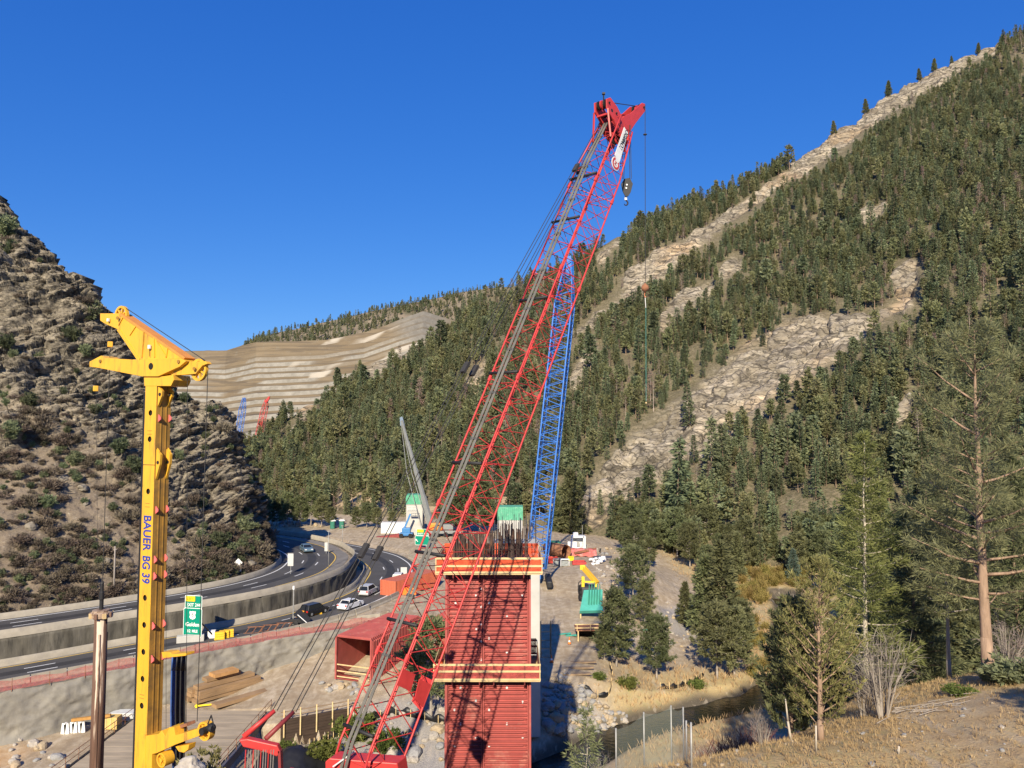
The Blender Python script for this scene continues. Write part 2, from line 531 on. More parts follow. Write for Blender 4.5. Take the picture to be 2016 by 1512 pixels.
L.new(attr(N, 'grass'), gf.inputs[0])
L.new(ramp(N, L, n_fine, .25, .55), gf.inputs[1])
c = mix(N, L, gf.outputs[0], c, gr)
c = mix(N, L, attr(N, 'wet'), c, (.10, .085, .065))
trk = noise(N, L, co, 1.1, 3, .5, (1.0, .10, 1))
c = mix(N, L, ramp(N, L, trk, .56, .66), c, mix(N, L, .35, c, (.24, .19, .135)))
c = mix(N, L, ramp(N, L, trk, .42, .34), c, mix(N, L, .35, c, (.58, .50, .39)))
st = noise(N, L, co, 26, 3, .6)
c = mix(N, L, ramp(N, L, st, .66, .72), c, (.55, .50, .43))
c = mix(N, L, ramp(N, L, st, .36, .30), c, sc((.20, .165, .125), 1))
L.new(c, B.inputs['Base Color'])
B.inputs['Roughness'].default_value = .95
B.inputs['Specular IOR Level'].default_value = .1
bp = N.new('ShaderNodeBump')
bp.inputs['Strength'].default_value, bp.inputs['Distance'].default_value = .7, .18
L.new(n_fine, bp.inputs['Height'])
L.new(bp.outputs[0], B.inputs['Normal'])
g = link('ground', np_mesh('ground', gP, grid_faces(len(ys), len(xs)), m, True, {
    'grass': (a_grass, 'POINT'), 'orange': (a_orange, 'POINT'), 'rubble': (a_rub, 'POINT'), 'wet': (a_dark, 'POINT')}))
struct(g, 'tan gravel construction ground sloping to the creek')
# the valley floor goes on to the horizon under the hills
fm = mat('far_ground', (.27, .23, .16), .2, .01, .95, 0, 0, spec=.1)
fv = [(-4000, -300, -62), (4000, -300, -62), (4000, 6000, -62), (-4000, 6000, -62)]
struct(link('valley_floor', np_mesh('valley_floor', fv, [(0, 1, 2, 3)], fm)))

# ---- creek
m, N, L, B = _nt('water')
B.inputs['Base Color'].default_value = (.012, .013, .010, 1)
B.inputs['Roughness'].default_value = .07
co = N.new('ShaderNodeNewGeometry').outputs['Position']
bp = N.new('ShaderNodeBump')
bp.inputs['Strength'].default_value, bp.inputs['Distance'].default_value = .5, .12
L.new(noise(N, L, co, 1.6, 5, .6), bp.inputs['Height'])
L.new(bp.outputs[0], B.inputs['Normal'])
cp = resample([(57, 162)] + CREEK[1:], 140)
tg = np.gradient(cp, axis=0)
tg /= np.linalg.norm(tg, axis=1)[:, None]
nn = np.stack([-tg[:, 1], tg[:, 0]], 1)
V = np.concatenate([np.stack([np.c_[cp + nn * k, np.full(140, Z_WATER)] for k in (-6.5, -2, 2, 6.5)], 1).reshape(-1, 3)])
struct(link('creek_water', np_mesh('creek_water', V, grid_faces(140, 4), m, True)), 'dark creek water curving past the grassy bank')

# ---- roads
def strip(name, A, Bp, z, m, n=220, fr=(0, 1), thick=0):
    a, b = resample(A, n), resample(Bp, n)
    P = [a + (b - a) * f for f in fr]
    V = np.stack([np.c_[p, np.full(n, z)] for p in P], 1).reshape(-1, 3)
    return link(name, np_mesh(name, V, grid_faces(n, len(fr)), m, True))
m, N, L, B = _nt('asphalt')
MATS['asphalt'] = m
co = N.new('ShaderNodeNewGeometry').outputs['Position']
c = mix(N, L, ramp(N, L, noise(N, L, co, .25, 5), .3, .7), (.055, .053, .053), (.10, .096, .092))
c = mix(N, L, ramp(N, L, noise(N, L, co, 30, 3), .3, .7), c, (.085, .082, .08))
L.new(c, B.inputs['Base Color'])
B.inputs['Roughness'].default_value = .85
B.inputs['Specular IOR Level'].default_value = .25
shoulder_m = mat('shoulder', (.20, .185, .165), .25, .4, .9, 0, .2, 20, spec=.2)
white_m = mat('road_white', (.72, .72, .70), .12, 3, .7, 0, 0)
yellow_m = mat('road_yellow', (.68, .46, .10), .12, 3, .7, 0, 0)
struct(strip('lower_road', LOW_IN, LOW_OUT, Z_LOW, MATS['asphalt'], fr=(0, .25, .5, .75, 1)), 'dark curving highway below the stone wall')
struct(strip('upper_road', UP_R, UP_L, Z_UP, MATS['asphalt'], fr=(0, .25, .5, .75, 1)), 'raised highway curving round the rocky hill')
struct(strip('lower_shoulder', LOW_IN, LOW_OUT, Z_LOW + .004, shoulder_m, fr=(0, .13)))
struct(strip('upper_shoulder', UP_R, UP_L, Z_UP + .004, shoulder_m, fr=(0, .17)))
def marks(name, A, Bp, z, f, m, w, dash=None, n=900):
    a, b = resample(A, n), resample(Bp, n)
    c_ = a + (b - a) * f
    t = np.gradient(c_, axis=0)
    t /= np.linalg.norm(t, axis=1)[:, None]
    k = np.stack([-t[:, 1], t[:, 0]], 1) * w / 2
    s = np.concatenate([[0], np.cumsum(np.linalg.norm(np.diff(c_, axis=0), axis=1))])
    mb = MB()
    for i in range(n - 1):
        if dash and (s[i] % dash[1]) > dash[0]:
            continue
        q = [c_[i] - k[i], c_[i + 1] - k[i + 1], c_[i + 1] + k[i + 1], c_[i] + k[i]]
        mb.add([(x, y, z) for x, y in q], [(0, 1, 2, 3)])
    return struct(mb.build(name, m))
marks('yellow_edge_line', LOW_IN, LOW_OUT, Z_LOW + .009, .15, yellow_m, .22)
marks('white_edge_line', LOW_IN, LOW_OUT, Z_LOW + .009, .90, white_m, .25)
marks('lane_dashes', LOW_IN, LOW_OUT, Z_LOW + .009, .40, white_m, .20, (3.2, 11))
marks('lane_dashes', LOW_IN, LOW_OUT, Z_LOW + .009, .65, white_m, .20, (3.2, 11))
marks('yellow_edge_line', UP_R, UP_L, Z_UP + .009, .19, yellow_m, .22)
marks('white_edge_line', UP_R, UP_L, Z_UP + .009, .88, white_m, .25)
marks('lane_dashes', UP_R, UP_L, Z_UP + .009, .42, white_m, .20, (3.2, 11))
marks('lane_dashes', UP_R, UP_L, Z_UP + .009, .65, white_m, .20, (3.2, 11))
marks('tyre_track', LOW_IN, LOW_OUT, Z_LOW + .006, .52, mat('asphalt_dark', (.038, .037, .037), .2, .5, .8, 0, 0), 1.6)
marks('tyre_track', UP_R, UP_L, Z_UP + .006, .53, MATS['asphalt_dark'], 1.6)

# ---- median retaining wall with parapet, upper road kerb barrier
stone_m = mat('wall_stone', (.125, .115, .095), .35, .8, .95, 0, .9, 3, dirt=((.05, .047, .04), .5, .68, 1.2), stretch=(1, 1, .18), spec=.1)
conc_m = mat('concrete', (.35, .315, .255), .13, .7, .9, 0, .15, 12, dirt=((.27, .245, .21), .5, .75, .9), spec=.2)
def wall_strip(name, line, z0, z1, thick, m, n=260, dz=0, seed=0, parent=None, top_in=0):
    p = resample(line, n)
    t = np.gradient(p, axis=0)
    t /= np.linalg.norm(t, axis=1)[:, None]
    k = np.stack([t[:, 1], -t[:, 0]], 1)              # towards the site
    rows = 10
    V = []
    for i in range(n):
        for j in range(rows):
            f = j / (rows - 1)
            off = thick * (1 - f * top_in)
            q = p[i] + k[i] * off
            V.append((q[0], q[1], z0 + (z1 - z0) * f))
        q = p[i] - k[i] * thick * .2
        V.append((q[0], q[1], z1))
        V.append((q[0], q[1], z0))
    V = np.array(V)
    if dz:
        d = fbm(V * np.array([1.1, 1.1, .35]), 4, seed) * dz
        idx = np.arange(len(V)) % (rows + 2)
        kk = np.repeat(k, rows + 2, 0)
        V[:, :2] += kk * (d * (idx < rows))[:, None]
    o = link(name, np_mesh(name, V, grid_faces(n, rows + 2), m, False), parent)
    return o
mw = tag(wall_strip('median_wall', WALL_M, Z_LOW - .3, Z_UP - .15, .55, stone_m, 420, .35, 5), 'dark rough stone retaining wall between the two highway levels', 'wall')
def barrier_profile(w=.6, h=.82):
    return [(-w / 2, 0), (-w / 2, .08), (-.13, .33), (-.075, h), (.075, h), (.13, .33), (w / 2, .08), (w / 2, 0)]
def barrier_strip(name, line, z, m, off=0, n=200, h=.82):
    p = resample(line, n)
    t = np.gradient(p, axis=0)
    t /= np.linalg.norm(t, axis=1)[:, None]
    k = np.stack([t[:, 1], -t[:, 0]], 1)
    V = []
    pr = barrier_profile(h=h)
    for i in range(n):
        for a, b in pr:
            q = p[i] + k[i] * (a + off)
            V.append((q[0], q[1], z + b))
    return link(name, np_mesh(name, np.array(V), grid_faces(n, len(pr)), m, False))
tag(barrier_strip('parapet_barrier', WALL_M, Z_UP - .1, conc_m, .22, 300, 1.0), 'pale concrete parapet along the top of the median wall', 'barrier')
tag(barrier_strip('roadside_barrier', UP_L, Z_UP, conc_m, 0.1, 220), 'concrete barrier at the foot of the rocky hill', 'barrier')
tag(barrier_strip('median_barrier', LOW_IN, Z_LOW, conc_m, 0.35, 260), 'concrete barrier along the foot of the stone median wall', 'barrier')

# ---- sprayed-concrete wall under the highway
SHOT = [(-75, 70), (-56.5, 84), (-46.2, 93), (-35.5, 103), (-29, 107.6), (-23.5, 111.8)]
p = resample(SHOT, 240)
t = np.gradient(p, axis=0)
t /= np.linalg.norm(t, axis=1)[:, None]
k = np.stack([t[:, 1], -t[:, 0]], 1)
rows = 34
V = []
base = ground_z(p[:, 0] + k[:, 0] * 2.2, p[:, 1] + k[:, 1] * 2.2, False)
for i in range(240):
    for j in range(rows):
        f = j / (rows - 1)
        z0, z1 = base[i] - .5, Z_LOW - .02
        q = p[i] + k[i] * (.35 + .75 * (1 - f) * min(1, (z1 - z0) / 4))
        V.append((q[0], q[1], z0 + (z1 - z0) * f))
    q = p[i] - k[i] * .9
    V.append((q[0], q[1], Z_LOW - .03))
V = np.array(V)
d = .8 * fbm(V * np.array([.32, .32, .5]), 5, 31) + .22 * fbm(V * 1.7, 3, 5)
idx = np.arange(len(V)) % (rows + 1)
V[:, :2] += np.repeat(k, rows + 1, 0) * (np.clip(d, -.3, .8) * (idx < rows) * smooth(0, 2.5, V[:, 2] * 0 + np.repeat(Z_LOW - base, rows + 1)))[:, None]
shot_m = mat('shotcrete', (.25, .235, .205), .16, .35, .95, 0, .5, 4, dirt=((.17, .16, .14), .48, .7, .6), spec=.1)
tag(link('shotcrete_wall', np_mesh('shotcrete_wall', V, grid_faces(240, rows + 1), shot_m, True)), 'lumpy grey sprayed concrete wall under the highway edge', 'wall')

# ---- rock relief shared by the hills
def facets(N, L, co, col, scale, stretch, k, rot=(0, .25, 0), cw=.05):   # each block of rock has its own tone, joints are coloured dark
    mp = N.new('ShaderNodeMapping')
    mp.inputs['Scale'].default_value = stretch
    mp.inputs['Rotation'].default_value = rot
    nz = N.new('ShaderNodeTexNoise')
    nz.inputs['Scale'].default_value = scale * .8
    L.new(co, nz.inputs['Vector'])
    va = N.new('ShaderNodeVectorMath')
    va.operation = 'MULTIPLY_ADD'
    va.inputs[1].default_value = (1.2 / scale,) * 3
    L.new(nz.outputs['Color'], va.inputs[0])
    L.new(co, va.inputs[2])
    L.new(va.outputs[0], mp.inputs[0])
    v1 = N.new('ShaderNodeTexVoronoi')
    v1.inputs['Scale'].default_value = scale
    L.new(mp.outputs[0], v1.inputs['Vector'])
    v2 = N.new('ShaderNodeTexVoronoi')
    v2.feature = 'DISTANCE_TO_EDGE'
    v2.inputs['Scale'].default_value = scale
    L.new(mp.outputs[0], v2.inputs['Vector'])
    sx = N.new('ShaderNodeSeparateColor')
    L.new(v1.outputs['Color'], sx.inputs[0])
    r = N.new('ShaderNodeMapRange')
    r.inputs[3].default_value, r.inputs[4].default_value = 1 - k, 1 + k
    L.new(sx.outputs[0], r.inputs[0])
    h = N.new('ShaderNodeHueSaturation')
    L.new(col, h.inputs['Color'])
    L.new(r.outputs[0], h.inputs['Value'])
    return mix(N, L, ramp(N, L, v2.outputs['Distance'], .0, cw), (.075, .066, .055), h.outputs[0])
def strata(P, thick=2.0, amp=1.0, tilt=(.18, .1, .95), warp=1.2, seed=0):
    q = (P @ np.array(tilt) + warp * fbm(P * .09, 3, seed)) / thick
    lay = np.floor(q)
    saw = q - lay
    lat = np.stack([P[:, 0] * .42 / thick, P[:, 1] * .42 / thick, lay * 7.31], 1)
    blk = vnoise(lat, seed + 4)
    lat2 = np.stack([P[:, 0] * 1.5 / thick, P[:, 1] * 1.5 / thick, lay * 3.7], 1)
    blk2 = vnoise(lat2, seed + 8)
    prof = np.where(saw < .8, (saw / .8) ** .6, (1 - saw) / .2)     # proud at the top edge of each bed, undercut above
    return amp * prof * (.25 + 1.1 * blk + .5 * blk2)
def loft(rows_, n, counts):            # rows_: list of station lists -> grid (sum counts+1, n)
    R = [catmull(r, n) for r in rows_]
    out = []
    for a, b, k in zip(R[:-1], R[1:], counts):
        for f in np.linspace(0, 1, k, endpoint=False):
            out.append(a + (b - a) * f)
    out.append(R[-1])
    return np.array(out)               # (nr, n, 3)
def surf_normals(G):
    du = np.gradient(G, axis=1)
    dv = np.gradient(G, axis=0)
    nrm = np.cross(du, dv)
    nrm /= np.linalg.norm(nrm, axis=2)[..., None] + 1e-9
    return nrm

# ---- rocky hill on the left
FOOT = [(-128, 50, Z_UP - .25), (-89, 93.5, Z_UP - .25), (-71.5, 103.2, Z_UP - .25), (-61, 113, Z_UP - .25), (-54.5, 120, Z_UP - .25), (-48.5, 128, Z_UP - .25), (-45.8, 138, Z_UP - .25), (-46, 147, Z_UP - .25), (-48, 154, Z_UP - .25), (-51.5, 161.5, Z_UP - .25), (-54.5, 166.5, Z_UP - .25)]
def hp(u, v, Y, dz=0):
    q = at(u, v, Y)
    return (q.x, q.y, q.z + dz)
CREST = [(-190, 118, 92), hp(-150, 300, 150), hp(0, 415, 152), hp(130, 535, 151), hp(200, 605, 150), hp(330, 745, 152), hp(440, 852, 156), hp(468, 922, 161), hp(488, 990, 166), hp(508, 1045, 171), hp(516, 1062, 173)]
BACK = [(-240, 190, 30), (-170, 205, 0), (-131, 202, Z_UP - .3), (-114, 205, Z_UP - .3), (-100, 198.5, Z_UP - .3), (-86, 190.5, Z_UP - .3), (-74, 182.5, Z_UP - .3), (-68, 178, Z_UP - .3), (-63, 174, Z_UP - .3), (-60.5, 172, Z_UP - .3), (-59, 170.5, Z_UP - .3)]
MID = []
for f_, c_ in zip(FOOT, CREST):        # slightly hollow lower slope
    MID.append((f_[0] + (c_[0] - f_[0]) * .52, f_[1] + (c_[1] - f_[1]) * .52, f_[2] + (c_[2] - f_[2]) * .46))
G = loft([FOOT, MID, CREST, BACK], 560, [210, 290, 40])
nr_, nc_ = G.shape[:2]
nrm = surf_normals(G)
if nrm[40, 200, 1] > 0:
    nrm = -nrm
P = G.reshape(-1, 3)
hu, hv = to_px(P)
rockn = fbm(P * .07, 4, 40)
rk = smooth(-90, 60, (830 + .42 * hu) - hv + 170 * rockn)
rk = np.maximum(rk, smooth(.16, .36, fbm(P * .13, 3, 44)) * .85)
edge = np.minimum(1, np.arange(nr_) / 14)[:, None] * np.ones((1, nc_))
edge = np.minimum(edge, np.minimum(1, (nr_ - 1 - np.arange(nr_)) / 14)[:, None])
edge = np.repeat(edge.reshape(-1, 1), 1, 1)[:, 0]
d = rk * (blocks(P, (9, 8, 2.2), 2.2, .5, (-.33, -.1, .94), 50, 1.2) + blocks(P, (4.2, 3.4, .8), 1.35, .6, (-.36, 0, .93), 60, 1.0) + blocks(P, (1.6, 1.4, .45), .6, .25, (-.40, 0, .92), 64, 1.0) + 4.2 * fbm(P * .10, 4, 70) + 7 * (.35 - abs(fbm(P * .045, 3, 72)))) + (1 - rk) * (1.1 * fbm(P * .16, 4, 80) + .25 * fbm(P * 1.1, 3, 81) + .25 * blocks(P, (1.6, 1.6, 1.0), 1.0, .2, (-.3, 0, .93), 62))
P2 = P + nrm.reshape(-1, 3) * (d * edge)[:, None]
m, N, L, B = _nt('hill_rock')
MATS['hill_rock'] = m
co = N.new('ShaderNodeNewGeometry').outputs['Position']
nA, nB, nC = noise(N, L, co, .22, 6, .65), noise(N, L, co, 1.5, 6, .7, (1, 1, 2.6)), noise(N, L, co, 6, 4, .6)
rc = mix(N, L, ramp(N, L, nA, .32, .68), (.195, .168, .125), (.295, .252, .19))
rc = mix(N, L, ramp(N, L, nB, .42, .70), rc, (.35, .305, .235))
rc = mix(N, L, ramp(N, L, nB, .44, .30), rc, (.13, .118, .095))
sc_ = mix(N, L, ramp(N, L, nA, .35, .65), (.20, .16, .12), (.285, .23, .165))
sc_ = mix(N, L, ramp(N, L, nC, .5, .66), sc_, (.19, .15, .12))
sc_ = mix(N, L, ramp(N, L, nB, .58, .70), sc_, (.46, .41, .32))
rc = facets(N, L, co, rc, .4, (.3, .3, 1.7), .2, (0, .35, 0), .05)
rc = facets(N, L, co, rc, 1.1, (.3, .3, 1.7), .16, (0, .38, 0), .05)
c = mix(N, L, attr(N, 'rock'), sc_, rc)
L.new(c, B.inputs['Base Color'])
B.inputs['Roughness'].default_value = .95
B.inputs['Specular IOR Level'].default_value = .1
bp = N.new('ShaderNodeBump')
bp.inputs['Strength'].default_value, bp.inputs['Distance'].default_value = .9, .4
L.new(nB, bp.inputs['Height'])
L.new(bp.outputs[0], B.inputs['Normal'])
struct(link('rocky_hill', np_mesh('rocky_hill', P2, grid_faces(nr_, nc_), m, False, {'rock': (rk, 'POINT')})), 'steep craggy hill of layered grey brown rock and scrub')
HILL_G, HILL_RK, HILL_PX = P2.reshape(nr_, nc_, 3), rk.reshape(nr_, nc_), (hu.reshape(nr_, nc_), hv.reshape(nr_, nc_))

# ---- forested mountain on the right
MF = [(-215, 330, -29), (-150, 312, -30), (-102, 288, -30.5), (-82, 268, -29), (-56, 250, -28), (-28, 240, -27.6), (-8, 230, -28), (13, 216, -29.5), (34, 204, -31.5), (62, 190, -34.5), (76, 178, -34.5), (92, 166, -34), (112, 152, -32), (150, 130, -24), (200, 100, -10)]
MC = [(-260, 400, -34), hp(440, 905, 405), hp(470, 893, 410), hp(540, 842, 420), hp(640, 792, 430), hp(740, 715, 440), hp(870, 655, 450), hp(950, 592, 460), hp(1130, 518, 470), hp(1250, 450, 485), hp(1500, 348, 510), hp(1640, 268, 530), hp(1800, 160, 550), hp(2020, 62, 575), hp(2500, -160, 640)]
MB_ = [(x * 1.15, y + 160, z - 70) for x, y, z in MC]
MM = []
for a, b in zip(MF, MC):
    MM.append((a[0] + (b[0] - a[0]) * .5, a[1] + (b[1] - a[1]) * .5, a[2] + (b[2] - a[2]) * .47))
G = loft([MF, MM, MC, MB_], 640, [200, 200, 24])
nr_, nc_ = G.shape[:2]
nrm = surf_normals(G)
if nrm[40, 200, 1] > 0:
    nrm = -nrm
P = G.reshape(-1, 3)
hu, hv = to_px(P)
wob = 26 * fbm(P * .02, 4, 90)
RIBS = [([(1945, 84, 18), (1870, 122, 24), (1800, 165, 24), (1720, 232, 17), (1640, 290, 17), (1580, 335, 12), (1530, 365, 8), (1470, 412, 13), (1390, 472, 11), (1340, 500, 8), (1300, 522, 17), (1250, 552, 20), (1200, 600, 10), (1130, 662, 7)]),
        ([(1795, 605, 14), (1750, 628, 7), (1700, 645, 14), (1650, 665, 38), (1580, 700, 56), (1500, 745, 58), (1400, 805, 52), (1310, 865, 52), (1230, 935, 46), (1180, 990, 36), (1165, 1012, 25)]),
        ([(1445, 515, 14), (1420, 540, 12)]), ([(1395, 570, 10), (1330, 612, 20), (1310, 640, 10)]), ([(950, 720, 9), (925, 760, 14)]),
        ([(860, 648, 7), (790, 690, 11), (730, 732, 14)]), ([(1795, 805, 14), (1755, 850, 8)]), ([(1390, 905, 18), (1385, 950, 16)]), ([(620, 800, 9), (560, 850, 9)]),
        ([(1760, 560, 10), (1800, 530, 16), (1790, 580, 20)]), ([(1230, 460, 10), (1180, 510, 9)]), ([(1740, 410, 10), (1700, 430, 10)]), ([(1180, 680, 8), (1130, 760, 10)])]
def rib_mask(u, v, wb=0, edge_n=0):
    mk = np.zeros(np.shape(u))
    for r in RIBS:
        dd, ww = seg_dist(u + wb, v + wb * .6, r, [q[2] for q in r])
        mk = np.maximum(mk, smooth(1.35, .75, dd / np.maximum(ww, 1) + edge_n))
    return mk
mrk = rib_mask(hu, hv, wob, .55 * fbm(P * .07, 4, 96))
front = (np.arange(nr_) < 402)[:, None] * np.ones((1, nc_), bool)
mrk *= front.reshape(-1)
cut = [([(500, 985, 9), (560, 985, 14), (640, 978, 14), (700, 985, 18), (760, 1000, 10), (860, 1004, 8)]), ([(930, 990, 12), (1000, 992, 14), (1110, 990, 16), (1140, 1020, 14)]), ([(1290, 1110, 22), (1330, 1115, 18)])]
mct = np.zeros(len(P))
for r in cut:
    dd, ww = seg_dist(hu + wob * .6, hv, r, [q[2] for q in r])
    mct = np.maximum(mct, smooth(1.3, .8, dd / ww))
mct *= front.reshape(-1)
edge = np.minimum(1, np.arange(nr_) / 8)[:, None] * np.ones((1, nc_))
edge = edge.reshape(-1)
d = mrk * (.6 + blocks(P, (16, 10, 4.2), 4.6, 1.8, (-.55, .1, .82), 91) + blocks(P, (7, 5, 2.0), 2.8, 1.3, (-.55, 0, .82), 92) + 3.5 * fbm(P * .04, 3, 93)) + 5 * fbm(P * .018, 4, 94) + 1.5 * fbm(P * .1, 3, 95)
P2 = P + nrm.reshape(-1, 3) * (d * edge)[:, None]
m, N, L, B = _nt('mountain_mat')
co = N.new('ShaderNodeNewGeometry').outputs['Position']
nA, nB, nC = noise(N, L, co, .05, 6, .65), noise(N, L, co, .35, 6, .7, (1, 1, 1.8)), noise(N, L, co, 1.5, 4, .6)
rc = mix(N, L, ramp(N, L, nA, .35, .65), (.235, .205, .16), (.31, .26, .195))
rc = mix(N, L, ramp(N, L, nB, .44, .70), rc, (.39, .345, .275))
rc = mix(N, L, ramp(N, L, nB, .44, .30), rc, (.14, .125, .10))
so = mix(N, L, ramp(N, L, nB, .35, .65), (.13, .11, .07), (.22, .185, .125))
so = mix(N, L, ramp(N, L, nC, .45, .6), so, (.11, .10, .06))
so = mix(N, L, attr(N, 'cut'), so, mix(N, L, ramp(N, L, nB, .3, .7), (.40, .29, .175), (.49, .385, .26)))
rc = mix(N, L, ramp(N, L, noise(N, L, co, .03, 4), .5, .7), rc, (.36, .265, .17))
rc = facets(N, L, co, rc, .13, (.3, .5, 1.8), .25, (0, .62, 0), .05)
rc = facets(N, L, co, rc, .42, (.3, .5, 1.8), .28, (0, .62, 0), .06)
c = mix(N, L, attr(N, 'rock'), so, rc)
L.new(c, B.inputs['Base Color'])
B.inputs['Roughness'].default_value = .95
B.inputs['Specular IOR Level'].default_value = .1
bp = N.new('ShaderNodeBump')
bp.inputs['Strength'].default_value, bp.inputs['Distance'].default_value = .8, 1.2
L.new(nB, bp.inputs['Height'])
L.new(bp.outputs[0], B.inputs['Normal'])
struct(link('mountain_slope', np_mesh('mountain_slope', P2, grid_faces(nr_, nc_), m, False, {'rock': (mrk, 'POINT'), 'cut': (mct, 'POINT')})), 'tall forested mountainside with pale diagonal rock ribs')
MT_G, MT_RK, MT_CUT = P2.reshape(nr_, nc_, 3), mrk.reshape(nr_, nc_), mct.reshape(nr_, nc_)

# ---- terraced quarry and the wooded ridge behind it
QF = [hp(150, 960, 640), hp(330, 960, 680), hp(430, 960, 700), hp(500, 950, 710), hp(600, 940, 720), hp(700, 930, 740), hp(820, 900, 760), hp(960, 880, 800)]
QC = [hp(150, 693, 1150), hp(330, 690, 1150), hp(445, 689, 1130), hp(505, 672, 1080), hp(640, 668, 1080), hp(720, 655, 1100), hp(835, 616, 1120), hp(960, 650, 1150)]
QB = [(x, y + 260, z - 40) for x, y, z in QC]
nT = 520
lin = lambda q: np.stack([np.interp(np.linspace(0, len(q) - 1, 340), np.arange(len(q)), np.array(q)[:, k]) for k in range(3)], 1)
R0, R1 = lin(QF), lin(QC)
tt = np.linspace(0, 1, nT)
stp = 19.0
fl = np.floor(tt * stp)
fr_ = tt * stp - fl
horiz = (fl + np.where(fr_ < .5, fr_ * 1.7, .85 + (fr_ - .5) * .3)) / stp
vert = (fl + np.where(fr_ < .5, fr_ * .12, .06 + (fr_ - .5) * 1.88)) / stp
mix_ = .8
horiz, vert = tt + (horiz - tt) * mix_, tt + (vert - tt) * mix_
Gq = np.empty((nT, 340, 3))
Gq[:, :, :2] = R0[None, :, :2] + (R1 - R0)[None, :, :2] * horiz[:, None, None]
Gq[:, :, 2] = R0[None, :, 2] + (R1 - R0)[None, :, 2] * vert[:, None]
Gq = np.concatenate([Gq, lin(QB)[None]], 0)
P = Gq.reshape(-1, 3)
P[:, 2] += 3 * fbm(P * .006, 2, 101) + .8 * fbm(P * .05, 3, 102)
P[:, 1] += 16 * fbm(P * np.array([.014, .0, .0]), 3, 103)
band = np.concatenate([fl + (fr_ > .5) * .5, [13]])[:, None] * np.ones((1, 340))
riser = np.concatenate([(fr_ > .45).astype(float), [0]])[:, None] * np.ones((1, 340))
hgt = np.concatenate([tt, [1]])[:, None] * np.ones((1, 340))
skew = P[:, 0] - 1.3 * P[:, 2] + 14 * fbm(P * .05, 3, 8)
bn = vnoise(np.stack([skew * .022, band.reshape(-1) * 5.3, 0 * P[:, 0]], 1), 7)
toe = np.concatenate([((fr_ > .42) & (fr_ < .68)).astype(float), [0]])[:, None] * np.ones((1, 340))
lay = riser.reshape(-1) * (1 - toe.reshape(-1)) * smooth(.22, .42, bn) * smooth(.90, .78, hgt.reshape(-1))
qu, qv = to_px(P)
grey = np.maximum(smooth(.34, .12, hgt.reshape(-1) + .18 * fbm(P * .01, 3, 5)), smooth(60, 15, np.hypot((qu - 830) * .7, qv - 632)))
pale = smooth(.74, .90, vnoise(np.stack([skew * .035, band.reshape(-1) * 9.1, 0 * P[:, 0]], 1), 17)) * riser.reshape(-1) * smooth(480, 640, qu)
m, N, L, B = _nt('quarry_mat')
co = N.new('ShaderNodeNewGeometry').outputs['Position']
nA, nB = noise(N, L, co, .02, 6, .6), noise(N, L, co, .12, 6, .7)
c = mix(N, L, ramp(N, L, nA, .35, .65), (.165, .128, .085), (.205, .16, .105))
c = mix(N, L, ramp(N, L, nB, .55, .75), c, (.20, .175, .135))
wv = noise(N, L, co, .05, 3, .6, (.25, .25, 6))
c = mix(N, L, ramp(N, L, wv, .52, .56), c, (.135, .108, .078))
c = mix(N, L, attr(N, 'lay'), c, mix(N, L, ramp(N, L, nB, .35, .65), (.21, .195, .165), (.31, .29, .25)))
c = mix(N, L, attr(N, 'grey'), c, mix(N, L, ramp(N, L, nB, .35, .65), (.15, .14, .125), (.215, .20, .175)))
c = mix(N, L, attr(N, 'pale'), c, (.40, .36, .30))
c = mix(N, L, attr(N, 'toe'), c, mix(N, L, ramp(N, L, nA, .35, .62), c, mix(N, L, .6, c, (.13, .103, .07))))
L.new(c, B.inputs['Base Color'])
B.inputs['Roughness'].default_value = .97
B.inputs['Specular IOR Level'].default_value = .05
struct(link('quarry_terraces', np_mesh('quarry_terraces', P, grid_faces(nT + 1, 340), m, False, {'lay': (lay, 'POINT'), 'grey': (grey, 'POINT'), 'pale': (pale, 'POINT'), 'toe': (toe, 'POINT')})), 'beige terraced quarry hillside far up the valley')
RF = [hp(380, 760, 1300), hp(500, 700, 1300), hp(640, 700, 1300), hp(760, 690, 1300), hp(850, 680, 1320), hp(950, 660, 1350), hp(1100, 640, 1350)]
RC = [hp(380, 740, 1500), hp(500, 671, 1500), hp(640, 634, 1520), hp(760, 608, 1550), hp(850, 590, 1580), hp(950, 571, 1600), hp(1100, 560, 1620)]
RB = [(x, y + 300, z - 90) for x, y, z in RC]
G = loft([RF, RC, RB], 160, [60, 12])
P = G.reshape(-1, 3)
P[:, 2] += 8 * fbm(P * .008, 4, 110)
rm = mat('ridge_soil', (.215, .175, .13), .22, .02, .97, 0, 0, dirt=((.12, .11, .075), .45, .65, .05), spec=.05)
struct(link('wooded_ridge', np_mesh('wooded_ridge', P, grid_faces(73, 160), rm, False)), 'brown ridge with dark trees above the quarry')
RIDGE_G = P.reshape(73, 160, 3)
